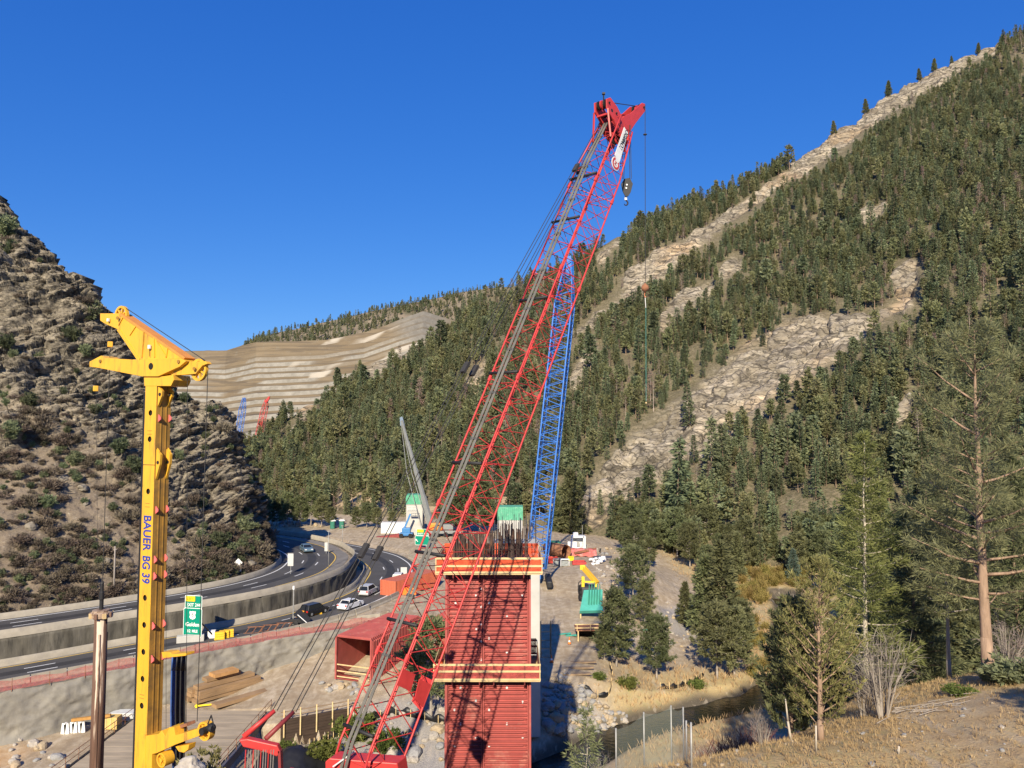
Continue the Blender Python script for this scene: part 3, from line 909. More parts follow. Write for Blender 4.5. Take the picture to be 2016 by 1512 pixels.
# ================================================================ VEGETATION
bark_m = mat('bark', (.23, .165, .12), .3, 6, .95, 0, .5, 12, stretch=(1, 1, .25), coords='obj', spec=.1)
bark_pale = mat('bark_pale', (.46, .41, .34), .25, 6, .95, 0, .4, 12, stretch=(1, 1, .3), coords='obj', spec=.1)
bark_red = mat('bark_red', (.31, .215, .155), .28, 5, .95, 0, .6, 9, stretch=(1, 1, .25), coords='obj', spec=.1)
bark_grey = mat('bark_grey', (.30, .265, .235), .25, 6, .95, 0, .3, 12, stretch=(1, 1, .3), coords='obj', spec=.1)
dead_m = mat('dead_wood', (.40, .33, .28), .3, 4, .95, 0, .2, 12, coords='obj', spec=.1)
fol_dark = foliage('needles_dark', (.112, .142, .082), (.285, .318, .180), .36, .42)
fol_pine = foliage('needles_pine', (.112, .132, .068), (.28, .295, .145), .2, .42)
fol_near = foliage('needles_near', (.16, .18, .095), (.37, .385, .20), .1, .42)
fol_fir = foliage('needles_fir', (.16, .18, .065), (.38, .375, .145), .1, .42)
fol_jun = foliage('needles_juniper', (.15, .145, .060), (.36, .325, .135), .12, .42)
fol_blue = foliage('needles_blue', (.075, .11, .09), (.16, .21, .165), .1)
fol_brown = foliage('twigs_brown', (.115, .093, .070), (.235, .195, .148), .25)
fol_red = foliage('twigs_red', (.15, .075, .055), (.28, .165, .12), .15)
fol_dead = foliage('needles_dead', (.20, .145, .11), (.36, .28, .22), .2)
fol_grass = foliage('grass_dry', (.44, .33, .15), (.72, .58, .31), .1, .45)
fol_olive = foliage('willow_olive', (.16, .15, .04), (.38, .30, .11), .15)
fol_green = foliage('leaf_green', (.075, .105, .028), (.20, .23, .07), .2)

def tufts(pos, dirs, size, b, w, spread, rng, flat=0.0):
    n = len(pos)
    if n == 0:
        return np.zeros((0, 3)), np.zeros((0, 3), int), np.zeros(0)
    r = rng.normal(size=(n, b, 3))
    r /= np.linalg.norm(r, axis=2)[..., None]
    d = dirs[:, None, :] + r * spread
    d[..., 2] *= (1 - flat)
    d /= np.linalg.norm(d, axis=2)[..., None] + 1e-9
    L_ = size[:, None] * rng.uniform(.6, 1.2, (n, b))
    q = rng.normal(size=(n, b, 3))
    side = np.cross(d, q)
    side /= np.linalg.norm(side, axis=2)[..., None] + 1e-9
    base = pos[:, None, :] + r * size[:, None, None] * .12
    ww = (w * size)[:, None, None] if np.ndim(w) else w * size[:, None, None]
    mid = base + d * L_[..., None] * .45
    tip = base + d * L_[..., None]
    V = np.stack([base, mid + side * ww, tip, mid - side * ww], 2).reshape(-1, 3)
    k = np.arange(n * b)[:, None] * 4
    F = np.concatenate([k, k + 1, k + 2, k + 3], 1)
    tint = np.clip(np.repeat(rng.uniform(0, 1, n), b) * .7 + rng.uniform(0, .3, n * b), 0, 1)
    return V, F, tint

def tree_shape(H, cb, R, nb, seed, kind='fir', lean=0, twigs=5, gap=0.0):
    """trunk polyline + branch polylines + tuft places"""
    rng = np.random.default_rng(seed)
    nT = 9
    wob = np.cumsum(rng.normal(0, .006 * H, (nT, 2)), 0) * np.linspace(0, 1, nT)[:, None]
    trunk = np.c_[wob[:, 0] + lean * np.linspace(0, 1, nT), wob[:, 1], np.linspace(0, H, nT)]
    brs, tp, td, ts = [], [], [], []
    ang = rng.uniform(0, 6.28)
    for i in range(nb):
        f = (i + rng.uniform(.1, .9)) / nb
        f = f if kind != 'pine' else f ** .9
        z = H * (cb + (1 - cb) * f)
        if rng.uniform() < gap:
            continue
        if kind in ('fir', 'spruce'):
            L_ = R * ((1 - f) ** .75) * rng.uniform(.7, 1.12) + .12
            rise = -.22 if kind == 'spruce' else -.05 + .35 * f
        elif kind == 'juniper':
            L_ = R * (1 - f) ** .62 * (.55 + .45 * min(1, f * 4)) * rng.uniform(.75, 1.12) + .1
            rise = .65 + .5 * f
        else:
            L_ = R * (max(.05, 1 - f ** 2.1) ** .6) * (.55 + .45 * math.sin(min(1, f * 3 + .35) * 1.57)) * rng.uniform(.6, 1.15)
            rise = .05 + .75 * f * rng.uniform(.5, 1.2)
        ang += 2.4 + rng.normal(0, .35)
        t0 = np.array([np.interp(z, trunk[:, 2], trunk[:, k]) for k in range(3)])
        h = np.array([math.cos(ang), math.sin(ang), 0])
        pts = []
        cur = -.12 if kind == 'spruce' else (.22 if kind != 'pine' else .18)
        for q in np.linspace(0, 1, 5):
            pts.append(t0 + h * L_ * q + np.array([0, 0, L_ * (rise * q + cur * q * q)]) + rng.normal(0, .025 * L_, 3) * q)
        pts = np.array(pts)
        brs.append((pts, L_))
        inner = {'fir': .18, 'spruce': .15, 'pine': .35, 'juniper': .35}[kind]
        m_ = max(2, int(twigs * (.4 + .6 * L_ / R)))
        for q in np.linspace(inner, 1, m_):
            q = min(1, q + rng.uniform(-.06, .06))
            p = np.array([np.interp(q, np.linspace(0, 1, 5), pts[:, k]) for k in range(3)])
            axis = (pts[-1] - pts[0]) / (np.linalg.norm(pts[-1] - pts[0]) + 1e-9)
            sd = np.array([-h[1], h[0], 0])
            wid = L_ * (.34 if kind in ('fir', 'spruce') else .30) * (1.1 - .6 * q)
            for s in (-1, 1) if q < .97 else (0,):
                for e in (.45, 1.0):
                    off = sd * s * wid * e * rng.uniform(.6, 1.15) + axis * wid * .35 * e
                    tp.append(p + off + np.array([0, 0, rng.normal(0, .05 * L_)]))
                    dd = axis * .8 + sd * s * .6 + np.array([0, 0, .15 if kind not in ('spruce',) else -.1])
                    if kind == 'juniper':
                        dd = dd + np.array([0, 0, .7])
                    td.append(dd / np.linalg.norm(dd))
                    ts.append(rng.uniform(.75, 1.25))
    # leader
    for q in np.linspace(.9, 1, 4):
        tp.append(np.array([np.interp(q * H, trunk[:, 2], trunk[:, k]) for k in range(3)]))
        td.append(np.array([0, 0, 1.]))
        ts.append(.9)
    return trunk, brs, np.array(tp), np.array(td), np.array(ts), rng

def tree_meshes(name, H, cb, R, nb, seed, kind, fol, bark, r0=None, tsz=.8, b=3, w=.22, spread=.9, twigs=5, sides=5, limb=True, lean=0, gap=0.0, flat=.25, limb_r=.022):
    trunk, brs, tp, td, ts, rng = tree_shape(H, cb, R, nb, seed, kind, lean, twigs, gap)
    r0 = r0 or H * .016
    mb = MB()
    mb.path([tuple(p) for p in trunk], [r0 * (1.15 if k == 0 else 1) * (1 - .93 * k / (len(trunk) - 1)) for k in range(len(trunk))], sides + 2)
    if limb:
        for pts, L_ in brs:
            rr = limb_r * L_ + .006
            mb.path([tuple(p) for p in pts], [rr * (1 - .8 * k / 4) for k in range(5)], 4 if sides > 4 else 3)
    me_t = mb.mesh(name + '_trunk', bark, True)
    V, F, tint = tufts(tp, td, ts * tsz, b, w, spread, rng, flat)
    me_c = np_mesh(name + '_crown', V, F, fol, False, {'tint': (tint, 'FACE')})
    return me_t, me_c
def join_mesh(name, mt, mc):
    o1, o2 = bpy.data.objects.new('a', mt), bpy.data.objects.new('b', mc)
    bm = bmesh.new()
    bm.from_mesh(mt)
    n0 = len(bm.faces)
    bm.from_mesh(mc)
    bm.faces.ensure_lookup_table()
    for k in range(n0, len(bm.faces)):
        bm.faces[k].material_index = 1
    me = bpy.data.meshes.new(name)
    bm.to_mesh(me)
    bm.free()
    me.materials.append(mt.materials[0])
    me.materials.append(mc.materials[0])
    bpy.data.objects.remove(o1)
    bpy.data.objects.remove(o2)
    return me
def plant_tree(name, meshes, loc, label, cat='tree', group=None, s=1.0, rz=0.0, tilt=0.0):
    r = thing(name, label, cat, loc, group)
    r.scale = (s, s, s)
    r.rotation_euler = (tilt, 0, rz)
    link('trunk', meshes[0], r)
    link('crown', meshes[1], r)
    return r

# ---- points-to-instances object for what nobody could count
def scatter_object(name, pts, scl, rot, var, meshes):
    me = bpy.data.meshes.new(name)
    me.vertices.add(len(pts))
    me.vertices.foreach_set('co', np.asarray(pts, np.float32).ravel())
    for n, arr, ty in (('scl', scl, 'FLOAT'), ('rot', rot, 'FLOAT'), ('var', var, 'INT')):
        a = me.attributes.new(n, ty, 'POINT')
        a.data.foreach_set('value', np.asarray(arr, np.int32 if ty == 'INT' else np.float32))
    o = link(name, me)
    nt = bpy.data.node_groups.new(name, 'GeometryNodeTree')
    nt.interface.new_socket('Geometry', in_out='INPUT', socket_type='NodeSocketGeometry')
    nt.interface.new_socket('Geometry', in_out='OUTPUT', socket_type='NodeSocketGeometry')
    NN, LL = nt.nodes, nt.links
    gi, go = NN.new('NodeGroupInput'), NN.new('NodeGroupOutput')
    mp = NN.new('GeometryNodeMeshToPoints')
    LL.new(gi.outputs[0], mp.inputs[0])
    ip = NN.new('GeometryNodeInstanceOnPoints')
    LL.new(mp.outputs[0], ip.inputs['Points'])
    jn = NN.new('GeometryNodeJoinGeometry')
    for k, msh in enumerate(reversed(meshes)):
        so = bpy.data.objects.new(name + '_source', msh)
        oi = NN.new('GeometryNodeObjectInfo')
        oi.inputs['Object'].default_value = so
        oi.inputs['As Instance'].default_value = True
        LL.new(oi.outputs['Geometry'], jn.inputs[0])
    LL.new(jn.outputs[0], ip.inputs['Instance'])
    ip.inputs['Pick Instance'].default_value = True
    def na(nm, ty):
        a = NN.new('GeometryNodeInputNamedAttribute')
        a.data_type = ty
        a.inputs['Name'].default_value = nm
        return a.outputs[0]
    LL.new(na('var', 'INT'), ip.inputs['Instance Index'])
    cx = NN.new('ShaderNodeCombineXYZ')
    LL.new(na('rot', 'FLOAT'), cx.inputs[2])
    LL.new(cx.outputs[0], ip.inputs['Rotation'])
    LL.new(na('scl', 'FLOAT'), ip.inputs['Scale'])
    LL.new(ip.outputs[0], go.inputs[0])
    md = o.modifiers.new('scatter', 'NODES')
    md.node_group = nt
    return o

# ---- far conifers (unit height 10 m)
FAR = []
fol_olive_n = foliage('needles_olive', (.150, .162, .080), (.33, .335, .170), .28, .42)
for k in range(8):
    if k < 4:
        FAR.append(tree_meshes('far_fir', 10, .10, 1.35 + .14 * k, (34, 26, 38, 30)[k], 200 + k, 'fir', fol_olive_n if k == 1 else fol_dark, bark_m, .12, .66, 3, .20, .75, 4, 3, False, flat=.55, gap=.08))
    elif k < 7:
        FAR.append(tree_meshes('far_pine', 10, .30, 1.5 + .14 * (k - 4), 22, 220 + k, 'pine', (fol_olive_n, fol_dark, fol_olive_n)[k - 4], bark_red, .14, .85, 4, .22, .95, 4, 3, False, flat=.35, gap=.1))
    else:
        FAR.append(tree_meshes('far_spruce', 10, .05, 1.35, 46, 240, 'spruce', fol_dark, bark_m, .13, .62, 3, .2, .7, 4, 3, False, flat=.5))
SNAG = [tree_meshes('snag', 10, .22, 1.2, 34, 300 + k, 'fir', fol_dead, dead_m, .13, .62, 3 if k < 2 else 1, .10, .9, 3, 3, True, gap=.25, limb_r=.02) for k in range(3)]
MID = []
for k in range(5):
    MID.append(tree_meshes('mid_pine', 10, .16 + .03 * k, 2.9 + .2 * k, 46, 400 + k, 'pine', fol_pine, bark_grey, .17, .62, 9, .11, 1.0, 7, 5, True))
for k in range(3):
    MID.append(tree_meshes('mid_fir', 10, .06, 2.2, 64, 420 + k, 'fir', fol_pine, bark_m, .15, .6, 7, .13, .85, 6, 5, True))
MID.append(tree_meshes('blue_spruce', 10, .04, 2.7, 70, 440, 'spruce', fol_blue, bark_m, .15, .55, 8, .13, .8, 6, 5, True))

# ---- forest on the mountain
nf = 402
uv = RNG.uniform(size=(78000, 2))
ri = (uv[:, 0] * (nf + 3)).astype(int)
ci = (uv[:, 1] * (MT_G.shape[1] - 1)).astype(int)
area = np.linalg.norm(np.cross(np.gradient(MT_G, axis=0), np.gradient(MT_G, axis=1)), axis=2)
pa = area[ri, ci] / np.percentile(area[:nf], 90)
fr2 = RNG.uniform(size=(78000, 1))
Pm = MT_G[ri, ci] * (1 - fr2) + MT_G[ri, np.minimum(ci + 1, MT_G.shape[1] - 1)] * fr2
mu, mv = to_px(Pm)
clump = fbm(Pm * .025, 3, 130)
keep = (RNG.uniform(size=78000) < np.clip(pa, 0, 1) * np.clip(.86 + 1.0 * clump, .25, 1)) & (RNG.uniform(size=78000) > MT_RK[ri, ci] * 1.03) & (RNG.uniform(size=78000) > MT_CUT[ri, ci] * .85) & (mu > -300) & (mu < 2350) & (mv > -120)
km = np.maximum.reduce([rib_mask(mu, mv - dv_, 10 * clump) for dv_ in (0, 9, 18)])
keep &= (RNG.uniform(size=len(Pm)) > km * .97 * np.where(mv > 940, .55, 1.0))
keep &= ~((mu > 480) & (mu < 900) & (mv > 1016)) & ~((mu > 1050) & (mu < 1200) & (mv > 1035))
Pm = Pm[keep]
hts = RNG.gamma(4, 1, len(Pm)) / 4 * .40 + .28
hts *= np.clip(1.05 - (Pm[:, 2] / 330) * .25, .7, 1.1)
kind_ = RNG.choice([0, 1, 2, 3, 4, 5, 6, 7], len(Pm), p=[.15, .15, .14, .13, .12, .12, .11, .08])
snag = RNG.uniform(size=len(Pm)) < (.07 + .22 * smooth(.15, .5, fbm(Pm * .03, 2, 140)))
mu, mv = to_px(Pm)
app = hts / Pm[:, 1] * ((mu > -10) & (mu < 2030))
live = np.where(~snag)[0]
top = live[np.argsort(-app[live])][:285]
dd_ = np.where(snag)[0]
dtop = dd_[np.argsort(-app[dd_])][:140]
sel = np.zeros(len(Pm), bool)
sel[top] = True
sel[dtop] = True
for i in top:
    plant_tree('conifer_tree', FAR[kind_[i]], tuple(Pm[i] - np.array([0, 0, .3])), 'green conifer standing in the forest on the lower mountainside', 'tree', 'conifers of the mountainside forest', float(hts[i]), float(RNG.uniform(0, 6.28)))
for i in dtop:
    plant_tree('dead_conifer', SNAG[i % 3], tuple(Pm[i] - np.array([0, 0, .3])), 'grey brown dead conifer among the green mountainside trees', 'dead tree', 'dead conifers of the mountainside forest', float(hts[i]) * 1.05, float(RNG.uniform(0, 6.28)))
rest = ~sel
allm = [join_mesh('forest_tree', *q) for q in FAR] + [join_mesh('forest_snag', *q) for q in SNAG]
var = np.where(snag, 8 + np.arange(len(Pm)) % 3, kind_)
fo = scatter_object('forest', Pm[rest] - np.array([0, 0, .3]), hts[rest], RNG.uniform(0, 6.28, rest.sum()), var[rest], allm)
stuff(fo, 'dense green conifer forest covering the mountainside', 'forest')
# far ridge trees
ru = RNG.uniform(size=(2600, 2))
ri, ci = (ru[:, 0] * 64).astype(int), (ru[:, 1] * 159).astype(int)
Pr = RIDGE_G[ri, ci] + RNG.normal(0, 3, (2600, 3)) * np.array([1, 1, 0])
cl = fbm(Pr * .012, 3, 150)
q_, r_ = to_px(Pr)
kp = (RNG.uniform(size=2600) < np.clip(.55 + 1.3 * cl + .9 * (ri > 42), .03, 1)) & (q_ > 480)
Pr = Pr[kp]
fr_o = scatter_object('ridge_forest', Pr - np.array([0, 0, .5]), RNG.uniform(.7, 1.5, len(Pr)), RNG.uniform(0, 6.28, len(Pr)), RNG.integers(0, 8, len(Pr)), allm[:8])
stuff(fr_o, 'thin line of dark conifers along the far ridge', 'forest')

# ---- single spruces that stand out on the slope
mtu, mtv = to_px(MT_G[:nf])
def mt_at(u, v):
    k = np.argmin((mtu - u) ** 2 + (mtv - v) ** 2)
    return MT_G[:nf].reshape(-1, 3)[k]
for (u, v0, v1, lab) in ((1332, 1050, 868, 'tall dark spruce rising in front of the big rock slab'), (1400, 965, 822, 'dark spruce at the right foot of the big rock slab'), (1426, 950, 838, 'slim spruce beside the dark one right of the rock slab'), (1356, 838, 750, 'lone spruce growing on the big pale rock slab'), (1182, 1010, 962, 'small spruce at the lower left of the rock slab'), (1122, 1068, 935, 'tall fir just right of the blue crane boom'), (1098, 1062, 985, 'lower fir tucked beside the blue crane boom')):
    q = mt_at(u, v0)
    H = (v0 - v1) / FPX * q[1] * 1.03
    plant_tree('spruce_tree', FAR[7] if u not in (1122, 1098) else MID[5], (q[0], q[1], q[2] - .4), lab, 'tree', None, H / 10, u * .1)

for (u, v0, H, lab) in ((1700, 212, 11, 'lowest pine standing on the bare skyline rib'), (1748, 172, 12, 'second pine up the bare skyline rib'), (1803, 140, 9, 'round topped pine in the middle of the skyline rib'), (1833, 128, 10, 'pine right of the round topped one on the skyline rib'), (1866, 112, 6, 'small pine near the upper end of the skyline rib'), (1918, 92, 9, 'pine at the summit end of the skyline rib'), (1640, 262, 10, 'pine at the lower end of the bare skyline rib')):
    q = mt_at(u, v0)
    plant_tree('pine_tree', MID[5 + u % 3], (q[0], q[1], q[2] - 1.2), lab, 'tree', None, H / 10, u * .1)
# ---- pines by the creek and on the flats: base pixel, base level, top pixel, mesh, label
def pine(u, v0, z, v1, mesh, label, name='pine_tree', group=None, cat='tree', k=1.0):
    q = gz(u, v0, z)
    zz = gz1(q.x, q.y) - .1
    H = (q.z - zz) + (v0 - v1) / FPX * q.y
    return plant_tree(name, mesh, (q.x, q.y, zz), label, cat, group, H / 10 * k, u * .37)
pine(1214, 1338, -33.2, 1172, MID[0], 'bushy pine on the gravel bank nearest the haul road')
pine(1190, 1336, -33.2, 1245, MID[1], 'small pine at the left foot of the bushy bank pine')
pine(1293, 1340, -33.3, 1222, MID[2], 'rounded pine with a bare lower trunk on the grassy creek bank')
pine(1412, 1334, -33.4, 1200, MID[3], 'broad pine with forked limbs beside the creek bend')
pine(1446, 1328, -33.4, 1205, MID[1], 'leafy pine just right of the forked creek pine')
pine(1247, 1216, -32, 1085, MID[4], 'pine at the edge of the dirt bank above the creek pines')
pine(1270, 1240, -32, 1150, MID[0], 'lower pine growing below the dirt bank')
pine(1390, 1250, -33, 1100, MID[5], 'tall fir in the clump behind the creek pines')
pine(1428, 1262, -33, 1075, MID[6], 'tallest fir of the clump beside the dark creek water')
pine(1462, 1282, -33.4, 1190, MID[2], 'pine leaning over the dark creek pool')
pine(1350, 1235, -33, 1150, MID[7], 'small fir left of the tall creek clump')
pine(1562, 1146, -33.7, 1082, MID[8], 'pale blue spruce at the head of the yellow willow bank')
pine(848, 1425, -33.6, 1235, MID[3], 'pine squeezed between the red boom and the red pier')
pine(815, 1330, -31.2, 1255, MID[0], 'small pine behind the boom near the red form box')
q = Vector((4.4, 50, 0))
zz = gz1(q.x, q.y)
yf = plant_tree('pine_tree', tree_meshes('young_fir', 10, .30, 2.0, 42, 470, 'fir', fol_near, bark_pale, .10, .42, 7, .07, .95, 6, 5, True, gap=.22, limb_r=.02), (q.x + .1, q.y, zz), 'young fir rising from the ravine right of the pier foot', 'tree', None, (at(1130, 1392, 50).z - zz) / 10, .4)
yf.scale = (yf.scale[0] * .8, yf.scale[1] * .8, yf.scale[2])
far_labels = 0
for u, v, h in ((520, 1036, 9), (545, 1034, 8), (566, 1036, 10), (590, 1036, 9), (612, 1035, 11), (633, 1038, 9), (652, 1040, 6), (700, 1040, 6), (722, 1040, 7), (742, 1041, 6), (772, 1042, 5), (505, 1030, 10), (910, 1050, 14), (945, 1052, 16), (890, 1048, 12)):
    q = gz(u, v + 2, -27.4)
    plant_tree('pine_tree', MID[int(u) % 5], (q.x, q.y, gz1(q.x, q.y) - .1), 'green pine in the row behind the highway curve', 'tree', 'pines behind the highway curve', h / 10 * .95, u * .21)
# woods on the right bank
n_w = 0
for k in range(2500):
    x, y = RNG.uniform(22, 135), RNG.uniform(50, 215)
    dc = float(seg_dist(np.array([x]), np.array([y]), CREEK)[0])
    if dc < 8:
        continue
    z = gz1(x, y)
    if z < -40:
        continue
    pu, pv = to_px(np.array([[x, y, z]]))
    pu, pv = float(pu[0]), float(pv[0])
    if pu > 2080 or pu < 1240:
        continue
    H = RNG.uniform(6.5, 12.5)
    tv = pv - H / y * FPX
    if pu < 1625 and pv > 1118 and tv < 1400 and y < 175:
        continue
    if pu < 1500 and y < 150:
        continue
    if y < 62 and pu < 1760:
        continue
    if n_w >= 190:
        break
    n_w += 1
    plant_tree('pine_tree', MID[int(RNG.integers(0, 8))], (x, y, z - .1), 'pine in the thick wood on the right bank of the creek', 'tree', 'pines of the right bank wood', H / 10, float(RNG.uniform(0, 6.28)))

# ---- the large foreground trees
def near_tree(name, u, v0, Y, v1, label, **kw):
    q = at(u, v0, Y)
    zz = gz1(q.x, q.y) - .08
    H = at(u, v1, Y).z - zz
    mt, mc = tree_meshes(name, H, label_=None, **kw) if False else tree_meshes(name, H, **kw)
    return plant_tree(name, (mt, mc), (q.x, q.y, zz), label)
near_tree('ponderosa_pine', 1946, 1312, 37, 652, 'big ponderosa pine with a thick reddish trunk at the right edge', cb=.20, R=3.7, nb=58, seed=501, kind='pine', fol=fol_near, bark=bark_red, r0=.28, tsz=.42, b=12, w=.04, spread=1.1, twigs=12, sides=8, gap=.12, limb_r=.022, flat=.1, lean=-.3)
near_tree('pine_tree', 1868, 1318, 41, 1010, 'slender pine with a thin trunk left of the big ponderosa', cb=.35, R=2.2, nb=34, seed=502, kind='pine', fol=fol_near, bark=bark_grey, r0=.12, tsz=.4, b=14, w=.05, spread=1.1, twigs=8, sides=6)
near_tree('fir_tree', 1706, 1335, 43, 855, 'pale green fir with a whitish trunk and thin dead limbs', cb=.12, R=2.9, nb=84, seed=503, kind='fir', fol=fol_fir, bark=bark_pale, r0=.16, tsz=.40, b=10, w=.055, spread=.95, twigs=9, sides=7, gap=.15, limb_r=.018)
near_tree('juniper_tree', 1615, 1432, 31.5, 1112, 'yellowish juniper with bare pinkish limbs in the foreground', cb=.07, R=2.0, nb=58, seed=504, kind='juniper', fol=fol_jun, bark=bark_red, r0=.13, tsz=.22, b=9, w=.075, spread=.8, twigs=8, sides=7, limb_r=.02, flat=0, gap=.1)
near_tree('juniper_tree', 1556, 1405, 35, 1185, 'darker juniper close behind the yellowish one', cb=.03, R=1.6, nb=52, seed=505, kind='juniper', fol=fol_pine, bark=bark_red, r0=.13, tsz=.28, b=14, w=.10, spread=.8, twigs=8, sides=6, flat=0)
near_tree('fir_tree', 1800, 1320, 48, 985, 'dark fir filling the gap left of the big ponderosa', cb=.04, R=2.8, nb=70, seed=506, kind='fir', fol=fol_pine, bark=bark_m, r0=.15, tsz=.5, b=9, w=.08, spread=.9, twigs=8, sides=6)
near_tree('fir_tree', 2010, 1330, 50, 900, 'dark fir at the right edge behind the big ponderosa', cb=.04, R=3.0, nb=70, seed=507, kind='fir', fol=fol_pine, bark=bark_m, r0=.15, tsz=.5, b=9, w=.08, spread=.9, twigs=8, sides=6)
zz = gz1(19.5, 16.5)
plant_tree('juniper_tree', MID[2], (19.5, 16.5, zz), 'pine beside the viewpoint casting shade on the right foreground', 'tree', None, .62, .5)

# ---- shrubs
def shrub_mesh(name, r, h, stems, seed, fol, tsz, b, w, bark=None, bare=.4):
    rng = np.random.default_rng(seed)
    tp, td, ts = [], [], []
    mb = MB()
    for k in range(stems):
        a = rng.uniform(0, 6.28)
        e = rng.uniform(.1, 1) ** .6
        tip = np.array([math.cos(a) * r * e, math.sin(a) * r * e, h * (1 - .45 * e * e) * rng.uniform(.7, 1.1)])
        base = np.array([math.cos(a) * r * .12, math.sin(a) * r * .12, -.05])
        mid = base + (tip - base) * .5 + np.array([0, 0, h * .1])
        if bark:
            mb.path([tuple(base), tuple(mid), tuple(tip)], [.008 * h + .004, .006 * h + .003, .002], 3)
        for f in np.linspace(bare, 1, 5):
            q = base + (mid - base) * f * 2 if f < .5 else mid + (tip - mid) * (f - .5) * 2
            tp.append(q + rng.normal(0, .07 * r, 3))
            dd = (tip - base) / np.linalg.norm(tip - base) + rng.normal(0, .35, 3)
            td.append(dd / np.linalg.norm(dd))
            ts.append(rng.uniform(.7, 1.3))
    V, F, t = tufts(np.array(tp), np.array(td), np.array(ts) * tsz, b, w, .9, rng)
    mc = np_mesh(name, V, F, fol, False, {'tint': (t, 'FACE')})
    if bark:
        return join_mesh(name, mb.mesh(name, bark), mc)
    return mc
SHRUB_B = [shrub_mesh('shrub_brown', 1.0, .9, 26, 600 + k, fol_brown, .42, 5, .09) for k in range(3)]
SHRUB_J = [shrub_mesh('shrub_juniper', 1.0, 1.7, 40, 610 + k, fol_dark, .30, 12, .16, bare=.15) for k in range(3)]
SHRUB_G = [shrub_mesh('shrub_green', 1.0, 1.0, 60, 620 + k, fol_green, .20, 9, .16, bare=.15) for k in range(2)]
SHRUB_R = [shrub_mesh('willow_red', 1.0, 1.9, 40, 630 + k, fol_red, .55, 9, .013, dead_m, bare=.2) for k in range(2)]
SHRUB_O = [shrub_mesh('willow_olive', 1.0, 1.8, 40, 640 + k, fol_olive, .6, 7, .05, bare=.1) for k in range(2)]
SHRUB_T = [shrub_mesh('bare_shrub', .8, 2.0, 22, 650 + k, foliage('twigs_grey', (.22, .185, .16), (.40, .35, .31), .1), .5, 6, .010, bark_grey, bare=.3) for k in range(2)]
def bush(name, mesh, loc, s, label, group=None, cat='shrub', sz=None):
    o = link(name, mesh)
    o.location = loc
    o.scale = (s, s, s * (sz or 1))
    o.rotation_euler = (0, 0, random.uniform(0, 6.28))
    return tag(o, label, cat, group)
hr, hc = HILL_G.shape[:2]
hu, hv = to_px(HILL_G)
def hill_at(u, v):
    k = np.argmin((hu[:470] - u) ** 2 + (hv[:470] - v) ** 2)
    return HILL_G[:470].reshape(-1, 3)[k]
for (u, v, s) in ((22, 862, 2.0), (92, 1000, 1.6), (140, 672, 2.3), (178, 628, 2.6), (8, 462, 3.0), (22, 500, 2.2), (170, 700, 1.6), (265, 930, 2.0), (235, 890, 1.8), (60, 800, 1.7), (185, 815, 1.3), (350, 905, 1.5), (430, 1075, 1.8), (480, 1050, 2.2), (498, 1080, 2.0), (455, 1088, 1.4), (365, 780, 1.4), (205, 780, 1.2), (15, 690, 1.8), (150, 915, 1.7), (310, 860, 1.3), (75, 710, 1.3), (395, 1000, 1.5)):
    p = hill_at(u, v)
    bush('juniper_bush', SHRUB_J[u % 3], tuple(p - np.array([0, 0, .2])), s * .8, 'dark green juniper bush clinging to the rocky hillside', 'juniper bushes on the rocky hill')
rr = RNG.integers(0, 460, 16000)
cc = RNG.integers(0, hc - 1, 16000)
Ph = HILL_G[rr, cc]
pu, pv = to_px(Ph)
hn = fbm(Ph * .09, 3, 160)
ok = (RNG.uniform(size=16000) < (1 - HILL_RK[rr, cc] * .93) * np.clip(.6 + 1.2 * hn, .05, 1)) & (pu > -60) & (pu < 560) & (pv > 380)
Ph = Ph[ok][:4600]
ss = RNG.gamma(4, 1, len(Ph)) / 4 * .55 + .25
order = np.argsort(-ss / Ph[:, 1])
for i in order[:260]:
    gq = RNG.uniform() < .22
    bush('scrub_bush', SHRUB_B[i % 3], tuple(Ph[i] - np.array([0, 0, .15])), float(ss[i]), 'low brown leafless bush on the slope of the rocky hill', 'brown bushes on the rocky hill')
o = scatter_object('hill_scrub', Ph[order[260:]] - np.array([0, 0, .15]), ss[order[260:]] * .8, RNG.uniform(0, 6.28, len(order) - 260), RNG.integers(0, 4, len(order) - 260), SHRUB_B + SHRUB_J[:1])
stuff(o, 'small brown scrub dotted over the rocky hill', 'scrub')
# creek-side willows and shrubs
for k in range(70):
    u, v = RNG.uniform(1385, 1500), RNG.uniform(1418, 1475)
    Y = RNG.uniform(52, 66)
    x = (u - 1008) / FPX * Y
    bush('red_willow', SHRUB_R[k % 2], (x, Y, gz1(x, Y) - .1), RNG.uniform(.9, 1.6) * (1 + .6 * (Y < 58)), 'reddish leafless willow in the thicket behind the wire fence', 'red willows behind the fence')
for k in range(70):
    u, v = RNG.uniform(1455, 1590), RNG.uniform(1128, 1188)
    q = gz(u, v, -33.6)
    if float(seg_dist(np.array([q.x]), np.array([q.y]), CREEK)[0]) < 4.2:
        continue
    bush('yellow_willow', SHRUB_O[k % 2], (q.x, q.y, gz1(q.x, q.y) - .1), RNG.uniform(.8, 1.5), 'yellow green willow on the far bank of the creek pool', 'yellow willows of the far bank')
for k in range(26):
    u = RNG.uniform(1478, 1525)
    v = RNG.uniform(1225, 1340)
    q = gz(u, v, -33.7)
    if float(seg_dist(np.array([q.x]), np.array([q.y]), CREEK)[0]) < 3.8:
        continue
    bush('yellow_willow', SHRUB_O[k % 2], (q.x, q.y, gz1(q.x, q.y) - .1), RNG.uniform(.6, 1.1), 'yellow willow on the near bank below the creek pines', 'yellow willows below the creek pines')
